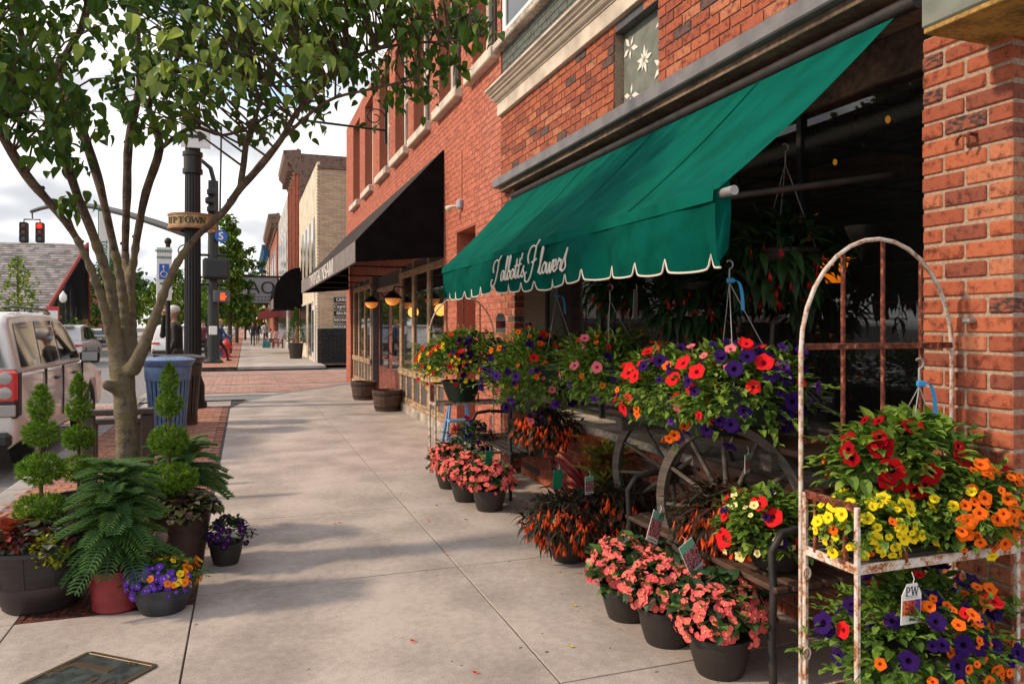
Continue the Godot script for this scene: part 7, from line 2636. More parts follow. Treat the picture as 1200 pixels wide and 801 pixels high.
	for k in 6:
		var q: Array = spots[k]
		S = thing("begonia_pot", "coral pink begonia in a dark pot, " + q[2], "potted plant", P(q[0], 0, q[1]), 0.0, "coral begonia pots on the pavement")
		pot(S, P(q[0], 0, q[1]), 0.10, 0.13, 0.17, M.plastic)
		mound(S, P(q[0], 0.25, q[1]), Vector3(0.205, 0.15, 0.205) * (1.0 if k > 2 else 1.05), 230, round_, 0.062, DEEP + [GREEN[0]], [[COR, 105, 0.0235, null, "r"], [COR2, 45, 0.021, null, "r"]], -0.25, M.leaf_thick)
	# --- dark leaved begonias with orange bells
	for q in [[1.90, 4.28, 0.0, 0.31, "on the pavement in front of the wagon"], [2.22, 4.25, 0.0, 0.33, "on the pavement beside the croton"], [2.16, 2.98, 0.44, 0.60, "on the dark slatted bench"], [2.28, 5.6, 0.42, 0.70, "on the black iron bench"]]:
		S = thing("begonia_pot", "bronze leaved begonia with orange bells " + q[4], "potted plant", P(q[0], q[2], q[1]), 0.0, "orange bell begonias")
		pot(S, P(q[0], q[2], q[1]), 0.10, 0.13, 0.15, M.plastic)
		mound(S, P(q[0], q[3] - 0.06, q[1]), Vector3(0.32, 0.20, 0.30) if q[2] == 0.0 else Vector3(0.27, 0.19, 0.27), 520, wing, 0.085, BRONZE, [[BEL, 120, 0.028, Vector3(-0.4, -0.35, 0.5), "bell"]], -0.75)
	# croton
	S = thing("croton", "croton with broad yellow veined red and green leaves by the wagon wheel", "plant", P(2.34, 0, 4.62))
	pot(S, P(2.34, 0, 4.62), 0.12, 0.15, 0.26, M.plastic)
	var cl := MB.new()
	for k in 4:
		var y0 := [0.0, 0.28, 0.62, 1.0]
	var leafc := leaf_mesh(0.22, 0.115, 0.3, 0.22)
	var vein := MB.new()
	vein.col = Color(0.62, 0.45, 0.03)
	for k in 5:
		var t := 0.12 + k * 0.17
		for s in [-1.0, 1.0]:
			vein.ft(Vector3(0, 0.002 - 0.06 * t * t, -0.24 * t), Vector3(s * 0.044 * (1.0 - t * 0.7), 0.006 - 0.06 * (t + 0.13) * (t + 0.13), -0.24 * (t + 0.15)), Vector3(0, 0.002 - 0.06 * (t + 0.05) * (t + 0.05), -0.24 * (t + 0.05)), Vector3.UP)
	vein.quad(Vector3(-0.003, 0.003, 0), Vector3(0.003, 0.003, 0), Vector3(0.002, -0.055, -0.22), Vector3(-0.002, -0.055, -0.22), Vector3.UP)
	var vm := vein.mesh()
	var cm := [mat("croton0", Color(0.10, 0.16, 0.02), 0.4, {"back": Color(0.2, 0.25, 0.05)}), mat("croton1", Color(0.16, 0.035, 0.02), 0.4, {"back": Color(0.25, 0.1, 0.03)}), mat("croton2", Color(0.03, 0.07, 0.02), 0.4, {"back": Color(0.1, 0.2, 0.05)})]
	for k in 44:
		var o := obj("leaf", leafc, cm[[0, 0, 1, 1, 2][k % 5]], S)
		o.transform = Transform3D((Basis(Vector3.UP, k * 2.4 + rf(-0.3, 0.3)) * Basis(Vector3.RIGHT, rf(0.35, 1.3))).scaled_local(Vector3.ONE * rf(0.9, 1.3)), Vector3(rf(-0.06, 0.06), 0.30 + 0.006 * k, rf(-0.06, 0.06)))
		obj("veins", vm, M.vc, o)
	S = thing("cordyline", "spiky dark red cordyline behind the orange begonias", "plant", P(2.32, 0, 4.95))
	pot(S, P(2.32, 0, 4.95), 0.10, 0.13, 0.2, M.plastic)
	var cd := mat("cordyline", Color(0.12, 0.015, 0.022), 0.4, {"back": Color(0.25, 0.04, 0.04)})
	for k in 30:
		var o := obj("leaf", narrow, cd, S)
		o.transform = Transform3D((Basis(Vector3.UP, k * 2.4) * Basis(Vector3.RIGHT, rf(0.2, 1.2))).scaled_local(Vector3(0.12, 0.4, 0.4)), Vector3(0, 0.20 + 0.004 * k, 0))
	# dark purple petunias by the far rack
	S = thing("petunia_pot", "pot of dark purple petunias tucked under the rack by the red wall", "potted plant", P(1.98, 0, 6.75))
	pot(S, P(1.98, 0, 6.75), 0.11, 0.14, 0.18, M.plastic)
	mound(S, P(1.98, 0.36, 6.75), Vector3(0.25, 0.22, 0.25), 420, soft, 0.045, DEEP + [GREEN[0]], [[PUR, 40, 0.03, null, "t"], [DKRED, 3, 0.03, Vector3(0.5, 1, 0), "t"]])
	# --- near rack
	S = tray.call("flower_basket", "full basket of dark red petunias on the brick pillar's rack with blue taped hook", P(2.14, 0.72, 2.0))
	pot(S, P(2.16, 0.72, 2.0), 0.10, 0.13, 0.16, M.plastic_green)
	mound(S, P(2.13, 0.99, 1.99), Vector3(0.32, 0.17, 0.17), 700, soft, 0.055, GREEN + LIME, [[DKRED, 28, 0.038, Vector3(-0.1, 0.6, 0.7), "t"], [ORA, 4, 0.02, null, "t"]])
	hanger(S, P(2.215, 1.30, 1.99), P(2.16, 0.93, 1.98), 0.14)
	S = tray.call("flower_basket", "yellow calibrachoa spilling through the side rail of the pillar's rack", P(1.86, 0.71, 1.94))
	pot(S, P(1.88, 0.712, 1.95), 0.06, 0.075, 0.08, M.plastic_green)
	mound(S, P(1.94, 0.81, 1.92), Vector3(0.22, 0.115, 0.13), 620, soft, 0.032, LIME, [[YEL, 90, 0.022, null, "t"], [ORA, 3, 0.018, null, "t"]], -0.6)
	S = tray.call("flower_basket", "orange calibrachoa trailing over the rack against the brick pillar", P(2.36, 0.72, 1.85))
	pot(S, P(2.34, 0.72, 1.94), 0.08, 0.11, 0.1, M.plastic_green)
	mound(S, P(2.29, 0.84, 1.86), Vector3(0.24, 0.17, 0.15), 760, soft, 0.035, LIME + GREEN, [[ORA, 64, 0.023, Vector3(0.3, 0, 0.8), "t"], [YEL, 12, 0.018, Vector3(-0.8, -0.4, 0.5), "t"], [DKRED, 3, 0.03, Vector3(0.5, 0.8, 0), "t"]], -0.7)
	S = tray.call("flower_basket", "bushy basket of orange, purple and red flowers on the bottom shelf of the pillar's rack", P(2.14, 0.2, 1.95))
	pot(S, P(2.14, 0.215, 1.98), 0.12, 0.16, 0.16, M.plastic_green)
	mound(S, P(2.13, 0.40, 1.93), Vector3(0.35, 0.25, 0.24), 1000, soft, 0.045, GREEN + [LIME[0]], [[ORA, 60, 0.022, Vector3(0.1, -0.1, 0.9), "t"], [PUR, 36, 0.034, Vector3(-0.7, 0.5, 0.5), "t"], [PUR, 12, 0.034, Vector3(0.9, -0.3, 0.4), "t"], [RED, 6, 0.034, Vector3(0.1, 0.8, 0.6), "t"]], -0.7)
	S = thing("petunia_pot", "mixed red, cream and purple petunias on the dark slatted bench", "potted plant", P(2.12, 0.44, 2.62))
	pot(S, P(2.12, 0.44, 2.62), 0.10, 0.13, 0.14, M.plastic)
	mound(S, P(2.08, 0.60, 2.62), Vector3(0.24, 0.18, 0.19), 560, soft, 0.045, LIME + GREEN, [[RED, 14, 0.038, null, "t"], [CREAM, 16, 0.024, null, "t"], [PUR, 6, 0.03, null, "t"]], -0.6)
	# tags
	plant_tag("white arch topped plant tag with three flower pictures and the letters PW", P(1.96, 0.585, 1.79), Basis(Vector3.UP, 0.12) * Basis(Vector3(0, 0, 1), -0.06), Vector2(0.092, 0.125), "tri")
	plant_tag("tilted photo tag with mint header among coral begonias, standing upright", P(1.83, 0.50, 3.12), Basis(Vector3.UP, 0.4) * Basis(Vector3(0, 0, 1), -0.45), Vector2(0.095, 0.145), "photo")
	plant_tag("slanting photo tag over the biggest coral begonia", P(1.86, 0.43, 2.86), Basis(Vector3.UP, 0.3) * Basis(Vector3(0, 0, 1), 0.38) * Basis(Vector3.RIGHT, -0.2), Vector2(0.095, 0.145), "photo")
	plant_tag("plain green tag over the orange bell begonias", P(1.83, 0.50, 4.3), Basis(Vector3.UP, 0.3) * Basis(Vector3(0, 0, 1), -0.12), Vector2(0.075, 0.12), "green")
	plant_tag("photo tag hooked on the orange bell begonias", P(2.0, 0.47, 4.2), Basis(Vector3.UP, 0.35), Vector2(0.075, 0.11), "photo")
	plant_tag("photo tag hanging before the wagon wheel", P(2.14, 0.83, 2.84), Basis(Vector3.UP, 0.6), Vector2(0.07, 0.085), "photo")
	plant_tag("plain green tag in the far coral begonias", P(1.80, 0.42, 5.6), Basis(Vector3.UP, 0.3) * Basis(Vector3(0, 0, 1), -0.1), Vector2(0.07, 0.11), "green")
	plant_tag("grey card tag hanging from a basket wire", P(2.0, 1.565, 3.62), Basis(Vector3.UP, 0.8) * Basis(Vector3(0, 0, 1), -0.15), Vector2(0.085, 0.16), "grey")
	plant_tag("white tag with pictures hanging by the far brick pier", P(2.1, 1.48, 6.2), Basis(Vector3.UP, 0.2), Vector2(0.10, 0.17), "tri")
	# --- planters round the tree
	S = thing("barrel_planter", "big dark barrel shaped planter with tiered topiary and trailing yellow foliage", "planter", P(-1.0, 0, 4.52))
	var b := MB.new()
	b.lathe([Vector2(0, 0), Vector2(0.165, 0), Vector2(0.178, 0.012), Vector2(0.18, 0.025), Vector2(0.205, 0.06), Vector2(0.225, 0.10), Vector2(0.232, 0.115), Vector2(0.232, 0.145), Vector2(0.238, 0.15), Vector2(0.252, 0.22), Vector2(0.258, 0.30), Vector2(0.268, 0.31), Vector2(0.268, 0.33), Vector2(0.245, 0.33), Vector2(0.24, 0.30), Vector2(0.0, 0.29)], 40)
	part("barrel", b, M.barrel, S)
	for k in 12:
		var a := TAU * k / 12 + 0.1
		b = MB.new()
		b.tube([Vector3(cos(a) * 0.2385, 0.15, sin(a) * 0.2385), Vector3(cos(a) * 0.2525, 0.22, sin(a) * 0.2525), Vector3(cos(a) * 0.2585, 0.30, sin(a) * 0.2585)], 0.0035, 5)
		part("stave_ridge", b, M.barrel, S)
	mound(S, P(-0.97, 0.36, 4.45), Vector3(0.26, 0.11, 0.22), 260, round_, 0.05, [Color(0.09, 0.02, 0.025), Color(0.12, 0.035, 0.03), Color(0.05, 0.1, 0.03), Color(0.2, 0.22, 0.17)], [])
	mound(S, P(-0.92, 0.33, 4.30), Vector3(0.10, 0.10, 0.06), 170, round_, 0.022, [Color(0.36, 0.34, 0.02), Color(0.28, 0.30, 0.02)], [], -1.0)
	mound(S, P(-1.14, 0.38, 4.40), Vector3(0.09, 0.07, 0.08), 44, soft, 0.10, [Color(0.32, 0.05, 0.035), Color(0.26, 0.08, 0.05)], [])
	topiary(S, P(-1.01, 0.30, 4.54), [[0.49, 0.118, 0.076], [0.70, 0.105, 0.076], [0.89, 0.078, 0.062], [1.05, 0.046, 0.095]])
	S = thing("topiary_pot", "tiered green topiary in a plain dark pot beside the parked white car", "planter", P(-1.03, 0, 5.6))
	pot(S, P(-1.03, 0, 5.6), 0.14, 0.19, 0.34, M.barrel)
	topiary(S, P(-1.03, 0.32, 5.6), [[0.52, 0.11, 0.078], [0.72, 0.092, 0.076], [0.90, 0.074, 0.062], [1.045, 0.044, 0.09]])
	S = thing("red_pot", "crimson fabric textured pot holding a feathery green conifer", "planter", P(-0.62, 0, 4.33))
	b = MB.new()
	b.lathe([Vector2(0, 0), Vector2(0.10, 0), Vector2(0.118, 0.015), Vector2(0.116, 0.05), Vector2(0.121, 0.075), Vector2(0.117, 0.10), Vector2(0.122, 0.13), Vector2(0.119, 0.16), Vector2(0.125, 0.185), Vector2(0.128, 0.215), Vector2(0.118, 0.215), Vector2(0.114, 0.19), Vector2(0, 0.19)], 36)
	part("pot", b, M.red_pot, S)
	fern(S, P(-0.62, 0.22, 4.33), 104, 0.275, 0.48)
	S = thing("conifer_pot", "second feathery conifer spreading behind the bronze pot", "planter", P(-0.40, 0, 5.55))
	pot(S, P(-0.40, 0, 5.55), 0.13, 0.17, 0.28, M.barrel)
	fern(S, P(-0.40, 0.27, 5.55), 60, 0.32, 0.34)
	S = thing("bronze_planter", "tall tapered bronze brown planter with topiary and a stone ball at its rim", "planter", P(-0.40, 0, 4.95))
	b = MB.new()
	b.lathe([Vector2(0, 0), Vector2(0.15, 0), Vector2(0.16, 0.01), Vector2(0.185, 0.18), Vector2(0.205, 0.34), Vector2(0.21, 0.35), Vector2(0.195, 0.355), Vector2(0.185, 0.32), Vector2(0, 0.31)], 40)
	part("planter_body", b, M.bronze_pot, S)
	mound(S, P(-0.38, 0.37, 4.90), Vector3(0.25, 0.075, 0.23), 300, round_, 0.055, [Color(0.05, 0.03, 0.035), Color(0.08, 0.045, 0.05), Color(0.16, 0.15, 0.12), Color(0.10, 0.12, 0.04), Color(0.2, 0.18, 0.06)], [], -0.7)
	topiary(S, P(-0.43, 0.33, 4.95), [[0.53, 0.155, 0.085], [0.765, 0.108, 0.085], [0.98, 0.070, 0.070], [1.135, 0.042, 0.09]])
	b = MB.new()
	b.ball(P(-0.445, 0.275, 4.58), Vector3.ONE * 0.043, 24, 16)
	one("stone_ball", b, M.stone_ball, "pale stone ball resting among fronds by the bronze planter", "ball")
	S = thing("pansy_pot", "grey pot of purple and orange violas at the front of the tree grate", "potted plant", P(-0.395, 0, 4.22))
	pot(S, P(-0.395, 0, 4.22), 0.11, 0.145, 0.14, M.grey_pot)
	mound(S, P(-0.39, 0.17, 4.22), Vector3(0.20, 0.10, 0.17), 420, soft, 0.026, GREEN, [[VPUR, 105, 0.016, Vector3(-0.5, -0.1, 0.8), "p"], [VORA, 20, 0.018, Vector3(0.6, 0.6, 0.1), "p"], [bloom("pansy", Color(0.8, 0.55, 0.03), Color(0.4, 0.2, 0.01)), 6, 0.018, Vector3(0.5, 0.7, 0.2), "p"]], -0.4)
	S = thing("pansy_pot", "small dark pot of nearly black pansies beside the bronze planter", "potted plant", P(-0.11, 0, 4.92))
	pot(S, P(-0.11, 0, 4.92), 0.075, 0.095, 0.13, M.plastic)
	mound(S, P(-0.10, 0.19, 4.9), Vector3(0.14, 0.10, 0.13), 240, soft, 0.032, DEEP + [GREEN[0]], [[VDK, 22, 0.026, null, "p"]])
	# fallen petals
	for k in 15:
		var q: Array = [[0.62, 5.6], [0.65, 5.62], [1.62, 5.62], [1.55, 5.4], [1.28, 5.45], [0.72, 3.4], [1.38, 3.1], [2.1, 2.35], [2.16, 2.42], [1.95, 3.9], [1.58, 4.9], [1.45, 5.9], [1.2, 4.6], [0.9, 3.0], [1.6, 3.55]][k]
		b = MB.new()
		b.col = [Color(0.75, 0.08, 0.02), Color(0.7, 0.03, 0.02), Color(0.7, 0.5, 0.02), Color(0.08, 0.1, 0.03)][k % 4]
		var o := P(q[0], 0.004, q[1])
		b.ft(o, o + Vector3(0.02, 0.006, 0.006), o + Vector3(0.012, 0.003, -0.012), Vector3.UP)
		b.ft(o, o + Vector3(0.012, 0.003, -0.012), o + Vector3(-0.006, 0.008, -0.01), Vector3.UP)
		one("fallen_petal", b, M.petal, "small %s lying on the pale concrete walk" % ["orange petal", "red petal", "yellow petal", "dark leaf scrap"][k % 4], "petal", "fallen petals and leaves")

func topiary(S: Node3D, base: Vector3, tiers: Array) -> void:
	var b := MB.new()
	b.tube([base, Vector3(base.x, tiers[-1][0], base.z)], [0.012, 0.008], 7)
	w("topiary_stem", b, M.bark, S)
	var inv := S.global_transform.affine_inverse()
	var sprig := MB.new()
	for k in 5:
		sprig.xf = Transform3D(Basis(Vector3(0, 0, 1), k * TAU / 5) * Basis(Vector3.RIGHT, 0.5 if k else 0.0), Vector3.ZERO)
		sprig.ft(Vector3(-0.12, 0, -0.1), Vector3(0, 0.04, -1), Vector3(0.12, 0, -0.1), Vector3.UP)
	var sm := sprig.mesh()
	for t in tiers:
		b = MB.new()
		b.ball(Vector3(base.x, t[0], base.z), Vector3(t[1] * 0.58, t[2] * 0.62, t[1] * 0.58), 12, 8)
		w("topiary_core", b, M.leaf_core, S)
		var xs := []
		var cs := []
		var n := int(9000.0 * t[1] * t[2] * 8.0)
		var sd := rng.randf() * 9.0
		for k in n:
			var d := Vector3(rng.randfn(), rng.randfn(), rng.randfn()).normalized()
			var f := lerpf(0.6, 1.0, pow(rng.randf(), 0.4)) * (0.75 + 0.28 * lump(d * 1.6, sd))
			var cone := 1.0 if t[1] > 0.06 else 1.0 - 0.6 * clampf(d.y, -0.3, 1.0)
			var p := Vector3(base.x, t[0], base.z) + d * Vector3(t[1] * cone, t[2], t[1] * cone) * f
			var dir := (d + Vector3(rf(-0.6, 0.6), rf(-0.1, 0.9), rf(-0.6, 0.6))).normalized()
			xs.append(inv * Transform3D(Basis.looking_at(dir, Vector3.UP if absf(dir.y) < 0.9 else Vector3.RIGHT).scaled(Vector3.ONE * rf(0.020, 0.034)), p))
			cs.append([Color(0.12, 0.22, 0.018), Color(0.16, 0.28, 0.022), Color(0.08, 0.16, 0.016), Color(0.21, 0.33, 0.03)][rng.randi_range(0, 3)])
		copies("topiary_ball", sm, M.leaf, xs, cs, S)

func fern(S: Node3D, base: Vector3, n: int, len: float, ht: float) -> void:
	# a young Norfolk pine: tiers of flat, feathery, drooping branches
	var b := MB.new()
	b.tube([base, base + Vector3(0, ht, 0)], [0.01, 0.004], 6)
	w("stem", b, M.bark, S)
	var fm := MB.new()
	var bend := func(t: float) -> Vector3:
		return Vector3(0, 0.10 * sin(t * PI) - 0.30 * t * t, -t)
	for k in 15:
		var t := 0.14 + k * 0.058
		var p: Vector3 = bend.call(t)
		var wl := 0.40 * (1.0 - 0.62 * t) * clampf(t * 4.0, 0.5, 1.0) * rf(0.85, 1.1)
		for s in [-1.0, 1.0]:
			var q := p + Vector3(s * wl * 0.5, 0.03 * wl, -0.22 * wl)
			var e := p + Vector3(s * wl * 0.86, -0.16 * wl, -0.62 * wl)
			fm.col = Color(0.075, 0.15, 0.045)
			fm.tube([p, q], [0.016, 0.022], 4, false)
			fm.col = Color(0.11, 0.205, 0.05)
			fm.tube([q, e], [0.022, 0.006], 4, false)
			for j in 7:
				var u := p.lerp(q, (j + 0.5) / 4.0) if j < 4 else q.lerp(e, (j - 3.5) / 4.0)
				fm.ft(u, u + Vector3(s * 0.03, 0.035, -0.05), u + Vector3(0, 0, -0.02), Vector3.UP)
				fm.ft(u, u + Vector3(s * 0.05, -0.01, 0.03), u + Vector3(s * 0.02, 0, 0), Vector3.UP)
	fm.col = Color(0.075, 0.15, 0.045)
	var pts: Array = []
	for k in 9:
		pts.append(bend.call(k / 8.0))
	fm.tube(pts, 0.016, 4, false)
	var mesh := fm.mesh()
	var ms := [mat("frond0", Color(0.8, 0.95, 0.8), 0.55, {"vc": true, "back": Color(0.3, 0.4, 0.15)}), mat("frond1", Color(1.0, 1.0, 0.75), 0.55, {"vc": true, "back": Color(0.3, 0.4, 0.15)}), mat("frond2", Color(0.55, 0.75, 0.65), 0.55, {"vc": true, "back": Color(0.3, 0.4, 0.15)})]
	var inv := S.global_transform.affine_inverse()
	for k in n:
		var t := float(k) / n
		var o := obj("frond", mesh, ms[rng.randi_range(0, 2)], S)
		var l := len * lerpf(1.0, 0.6, t) * rf(0.85, 1.15)
		o.transform = inv * Transform3D((Basis(Vector3.UP, k * 2.4 + rf(-0.3, 0.3)) * Basis(Vector3.RIGHT, lerpf(-0.1, 0.6, t) + rf(-0.25, 0.2))).scaled_local(Vector3.ONE * l), base + Vector3(0, 0.06 + ht * 0.9 * t, 0))

# ---------------------------------------------------------------- racks, benches, wagon, grate
func rack(label: String, x0: float, x1: float, zb: float, zf: float) -> void:
	var S := thing("plant_rack", label, "plant rack", P((x0 + x1) / 2, 0, zf))
	var cx := (x0 + x1) / 2
	var r := (x1 - x0) / 2
	var b := MB.new()
	var pts: Array = [P(x0, 0, zb), P(x0, 0.5, zb), P(x0, 1.0, zb), P(x0, 1.28, zb)]
	for k in 17:
		var a := PI - PI * k / 16.0
		pts.append(P(cx + r * cos(a), 1.36 + r * 1.16 * sin(a), zb))
	pts += [P(x1, 1.28, zb), P(x1, 1.0, zb), P(x1, 0.0, zb)]
	b.tube(pts, 0.0078, 8)
	w("arch", b, M.rust_white, S)
	for y in [1.38, 1.06, 0.88]:
		b = MB.new()
		b.bar(P(x0, y, zb), P(x1, y, zb), 0.014, 0.022)
		w("cross_bar", b, M.rust_dark, S)
	for k in 3:
		var x := lerpf(x0, x1, 0.27 + 0.26 * k)
		var u := (x - cx) / r
		b = MB.new()
		b.bar(P(x, 0.88, zb + 0.006), P(x, 1.36 + r * 1.16 * sqrt(maxf(0.0, 1.0 - u * u)), zb + 0.006), 0.014, 0.012)
		w("upright_bar", b, M.rust_dark, S)
	for q in [[x0, zb - 0.022], [x0, zf], [x1, zf]]:
		b = MB.new()
		b.bar(P(q[0], 0, q[1]), P(q[0], 0.89, q[1]), 0.016, 0.016)
		w("leg", b, M.rust_white, S)
	for y in [0.695, 0.20]:
		for s in [[P(x0, y, zb - 0.02), P(x0, y, zf)], [P(x0, y, zf), P(x1, y, zf)], [P(x1, y, zf), P(x1, y, zb)], [P(x0, y, zb), P(x1, y, zb)]]:
			b = MB.new()
			b.bar(s[0], s[1], 0.010, 0.030)
			w("shelf_rail", b, M.rust_white, S)
		for k in 6:
			var z := lerpf(zf + 0.02, zb - 0.02, k / 5.0)
			wbox("shelf_slat", Vector3(x0 + 0.012, y - 0.008, z - 0.016), Vector3(x1 - 0.012, y + 0.008, z + 0.016), M.wood_grey, S, 0.003)
	b = MB.new()
	b.bar(P(x0, 0.885, zb - 0.02), P(x0, 0.885, zf), 0.012, 0.026)
	w("side_rail", b, M.rust_dark, S)
	for k in 3:
		b = MB.new()
		var z := lerpf(zb - 0.07, zf + 0.05, k / 2.0)
		b.bar(P(x0, 0.70, z), P(x0, 0.88, z), 0.012, 0.014)
		w("rail_bar", b, M.rust_dark, S)
	for k in 2:
		b = MB.new()
		var x := lerpf(x0, x1, 0.28 + 0.36 * k)
		b.bar(P(x, 0.70, zf), P(x, 0.80, zf), 0.016, 0.012)
		w("rail_bar", b, M.rust_dark, S)
	for y in [0.62, 0.35]:
		b = MB.new()
		var ring: Array = []
		for k in 13:
			var a := TAU * k / 12
			ring.append(P(x0 - 0.004 + 0.014 * cos(a), y + 0.02 * sin(a), zb - 0.034))
		b.tube(ring, 0.004, 5, false)
		w("ring_clip", b, M.rust_white, S)

func bench(called: String, label: String, x0: float, x1: float, z0: float, z1: float, seat: float, back: float, wood: Material) -> void:
	var S := thing(called, label, "bench", P((x0 + x1) / 2, 0, (z0 + z1) / 2))
	for k in 5:
		var x := lerpf(x0, x1 - 0.04, k / 4.0)
		wbox("seat_slat", Vector3(x - 0.033, seat - 0.02, z0), Vector3(x + 0.033, seat + 0.004, z1), wood, S, 0.006)
	for k in 3:
		wbox("back_slat", Vector3(x1 + 0.0 + 0.012 * k, lerpf(seat + 0.12, back - 0.05, k / 2.0) - 0.03, z0), Vector3(x1 + 0.02 + 0.012 * k, lerpf(seat + 0.12, back - 0.05, k / 2.0) + 0.03, z1), wood, S, 0.006)
	for z in [z0 + 0.03, z1 - 0.03]:
		var b := MB.new()
		b.tube([P(x0 - 0.02, 0, z), P(x0 - 0.03, 0.2, z), P(x0 - 0.02, seat - 0.02, z), P(x0 - 0.03, seat + 0.14, z), P(x0 + 0.02, seat + 0.21, z), P(x0 + 0.14, seat + 0.225, z), P(x1 + 0.0, seat + 0.21, z)], 0.016, 8)
		w("arm", b, M.iron, S)
		b = MB.new()
		b.tube([P(x1 + 0.06, 0, z), P(x1 + 0.01, seat, z), P(x1 + 0.05, back, z)], 0.017, 8)
		w("rear_leg", b, M.iron, S)
		b = MB.new()
		b.tube([P(x0 - 0.02, seat - 0.03, z), P(x1 + 0.01, seat - 0.03, z)], 0.014, 6)
		w("seat_frame", b, M.iron, S)

func wheel(S: Node3D, c: Vector3, r: float, yaw: float) -> void:
	var bs := Basis(Vector3.UP, yaw)
	var b := MB.new()
	var n := 40
	for k in n:
		var a0 := TAU * k / n
		var a1 := TAU * (k + 1) / n
		for q in [[r, r, -0.024, 0.024], [r - 0.045, r - 0.045, -0.02, 0.02]]:
			var e0 := Vector3(0, sin(a0), cos(a0))
			var e1 := Vector3(0, sin(a1), cos(a1))
			b.quad(c + bs * (e0 * q[0] + Vector3(q[2], 0, 0)), c + bs * (e1 * q[0] + Vector3(q[2], 0, 0)), c + bs * (e1 * q[0] + Vector3(q[3], 0, 0)), c + bs * (e0 * q[0] + Vector3(q[3], 0, 0)))
		for s in [-1.0, 1.0]:
			var e0 := Vector3(0, sin(a0), cos(a0))
			var e1 := Vector3(0, sin(a1), cos(a1))
			b.quad(c + bs * (e0 * r + Vector3(0.024 * s, 0, 0)), c + bs * (e1 * r + Vector3(0.024 * s, 0, 0)), c + bs * (e1 * (r - 0.045) + Vector3(0.02 * s, 0, 0)), c + bs * (e0 * (r - 0.045) + Vector3(0.02 * s, 0, 0)), bs * Vector3(s, 0, 0))
	var wh := w("wheel", b, M.wood_grey, S)
	for k in 12:
		var a := TAU * k / 12 + 0.1
		b = MB.new()
		var e := bs * Vector3(0, sin(a), cos(a))
		b.tube([c + e * 0.05, c + e * r * 0.5, c + e * (r - 0.04)], [0.016, 0.012, 0.011], 6)
		w("spoke", b, M.wood_grey, wh)
	b = MB.new()
	b.xf = Transform3D(bs * Basis(Vector3(0, 0, 1), PI / 2), c)
	b.lathe([Vector2(0, -0.1), Vector2(0.035, -0.1), Vector2(0.045, -0.05), Vector2(0.065, -0.03), Vector2(0.065, 0.03), Vector2(0.045, 0.05), Vector2(0.035, 0.1), Vector2(0, 0.1)], 16)
	w("hub", b, M.iron, wh)

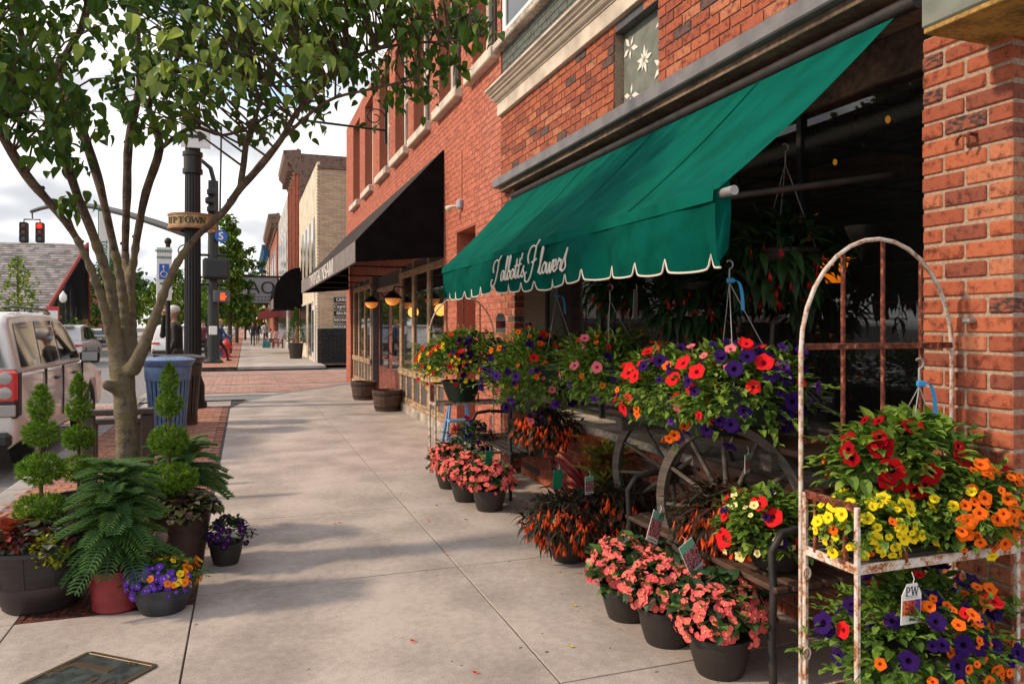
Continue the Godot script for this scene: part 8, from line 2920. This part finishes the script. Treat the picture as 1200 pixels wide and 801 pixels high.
func make_display() -> void:
	rack("rusty white arched plant rack against the brick pillar", 1.785, 2.475, 2.08, 1.83)
	rack("rusty arched plant rack by the red wall", 1.73, 2.40, 7.32, 7.06)
	bench("garden_bench", "black iron garden bench under the purple hanging basket", 2.10, 2.44, 5.85, 7.0, 0.40, 0.86, M.iron)
	bench("garden_bench", "long dark slatted bench carrying petunias and orange begonias", 1.99, 2.36, 2.42, 3.66, 0.42, 0.74, M.wood_dark)
	var S := thing("flower_wagon", "old wooden wagon with spoked wheels under the petunias", "wagon", P(2.35, 0, 3.5))
	for k in 3:
		wbox("plank", Vector3(2.25 + k * 0.1, 0.88, 2.6), Vector3(2.345 + k * 0.1, 0.91, 4.45), M.wood_dark, S, 0.004)
	for z in [2.8, 4.2]:
		wbox("axle_beam", Vector3(2.2, 0.80, z - 0.04), Vector3(2.54, 0.879, z + 0.04), M.wood_grey, S)
	wbox("side_beam", Vector3(2.52, 0.76, 2.3), Vector3(2.555, 0.83, 4.5), M.wood_grey, S)
	wheel(S, P(2.17, 0.575, 3.02), 0.42, 0.35)
	wheel(S, P(2.46, 0.55, 4.0), 0.42, 0.5)
	var b := MB.new()
	b.tube([P(2.17, 0.575, 3.02), P(2.46, 0.56, 3.9)], 0.02, 8)
	w("axle", b, M.iron, S)
	var st := thing("step_stool", "light blue painted step stool behind the rack by the red wall", "stool", P(2.15, 0, 7.75))
	for s in [[-0.16, 0.0], [0.16, 0.0]]:
		b = MB.new()
		b.bar(Vector3(s[0] - 0.02, 0, 0.1), Vector3(s[0] * 0.6, 0.62, 0.02), 0.035, 0.02)
		part("leg", b, M.light_blue, st)
		b = MB.new()
		b.bar(Vector3(s[0] - 0.02, 0, -0.14), Vector3(s[0] * 0.6, 0.62, -0.02), 0.035, 0.02)
		part("leg", b, M.light_blue, st)
	for y in [0.25, 0.45, 0.63]:
		b = MB.new()
		b.bev(Vector3(0, y, 0.04), Vector3(0.30 - 0.1 * y, 0.025, 0.13), 0.005)
		part("tread", b, M.light_blue, st)
	# tree grate
	var G := thing("tree_grate", "rusty perforated iron tree grate set in the pavement", "grate", P(-0.65, 0, 5.1))
	wbox("soil_bed", Vector3(-1.05, -0.10, 4.26), Vector3(-0.26, -0.03, 5.95), M.soil, G)
	for k in 23:
		var x := -1.04 + k * 0.0345
		wbox("bar", Vector3(x - 0.011, -0.02, 4.265), Vector3(x + 0.011, -0.001, 5.94), M.grate, G, 0.001)
	for k in 40:
		var z := 4.275 + k * 0.0425
		wbox("cross_bar", Vector3(-1.05, -0.022, z - 0.0135), Vector3(-0.262, -0.003, z + 0.0135), M.grate, G, 0.001)
	for q in [[-1.058, -1.03, 4.258, 5.948], [-0.28, -0.256, 4.258, 5.948]]:
		wbox("frame", Vector3(q[0], -0.03, q[2]), Vector3(q[1], 0.002, q[3]), M.grate, G, 0.002)
	for q in [[4.257, 4.29], [5.92, 5.947]]:
		wbox("frame", Vector3(-1.029, -0.03, q[0]), Vector3(-0.281, 0.0015, q[1]), M.grate, G, 0.002)
	# bronze plaque set diagonally in the slab
	var A := Vector2(-0.65, 3.76)
	var B := Vector2(-0.36, 3.52)
	var C := B + Vector2(-0.24, -0.29)
	var D := A + Vector2(-0.24, -0.29)
	var flat := Transform3D(Basis(Vector3(1, 0, 0), Vector3(0, 0, -1), Vector3(0, 1, 0)), Vector3.ZERO)
	var Q := thing("plaque", "weathered bronze plaque set diagonally into the concrete", "plaque", P(-0.63, 0, 3.5))
	b = MB.new()
	b.prism(PackedVector2Array([A, B, C, D]), -0.02, 0.005, flat)
	w("plate", b, M.plaque, Q)
	for e in [[A, B], [B, C], [C, D], [D, A]]:
		b = MB.new()
		b.bar(P(e[0].x, 0.004, e[0].y), P(e[1].x, 0.004, e[1].y), 0.022, 0.01)
		w("border", b, M.plaque_brass, Q)
	var dir := Vector3(0.29, 0, 0.24).normalized()
	var up := Vector3(-0.24, 0, 0.29).normalized()
	for q in [["J", 0.24, -0.60, 3.585, 0.0], ["E", 0.16, -0.56, 3.42, 0.0], ["&", 0.06, -0.45, 3.58, 0.0], ["M", 0.07, -0.76, 3.60, 0.0]]:
		lettering(q[0], q[1], M.plaque_brass, Q, Transform3D(Basis(-up, dir, Vector3.UP), P(q[2], 0.006, q[3])), "Droid Sans", true)

# ---------------------------------------------------------------- sky
func cloud_sky() -> ImageTexture:
	var wd := 1024
	var hg := 512
	var nz := FastNoiseLite.new()
	nz.seed = 42
	nz.noise_type = FastNoiseLite.TYPE_SIMPLEX_SMOOTH
	nz.frequency = 1.5
	nz.fractal_octaves = 5
	var by := PackedByteArray()
	by.resize(wd * hg * 3)
	for y in hg:
		var el := (0.5 - (y + 0.5) / hg) * PI
		for x in wd:
			var c := Color(0.66, 0.63, 0.60)
			if el > -0.05:
				var az := TAU * x / wd
				var d := Vector3(cos(az) * cos(el), sin(el), sin(az) * cos(el))
				var s := 1.0 / (absf(d.y) + 0.28)
				var n := nz.get_noise_3d(d.x * s, d.z * s, 3.0) * 0.5 + 0.5
				var n2 := nz.get_noise_3d(d.x * s * 1.7 + 9.0, d.z * s * 1.7, 8.0) * 0.5 + 0.5
				var blue := Color(0.40, 0.60, 0.86).lerp(Color(0.80, 0.88, 0.96), clampf(1.0 - d.y * 1.6, 0.0, 1.0))
				var cl := Color(0.97, 0.965, 0.955).lerp(Color(0.72, 0.73, 0.75), smoothstep(0.46, 0.70, n2))
				c = blue.lerp(cl, smoothstep(0.30, 0.48, n + 0.22 * (1.0 - clampf(d.y * 1.5, 0.0, 1.0))))
			var i := (y * wd + x) * 3
			by[i] = int(clampf(c.r, 0, 1) * 255)
			by[i + 1] = int(clampf(c.g, 0, 1) * 255)
			by[i + 2] = int(clampf(c.b, 0, 1) * 255)
	return ImageTexture.create_from_image(Image.create_from_data(wd, hg, false, Image.FORMAT_RGB8, by))
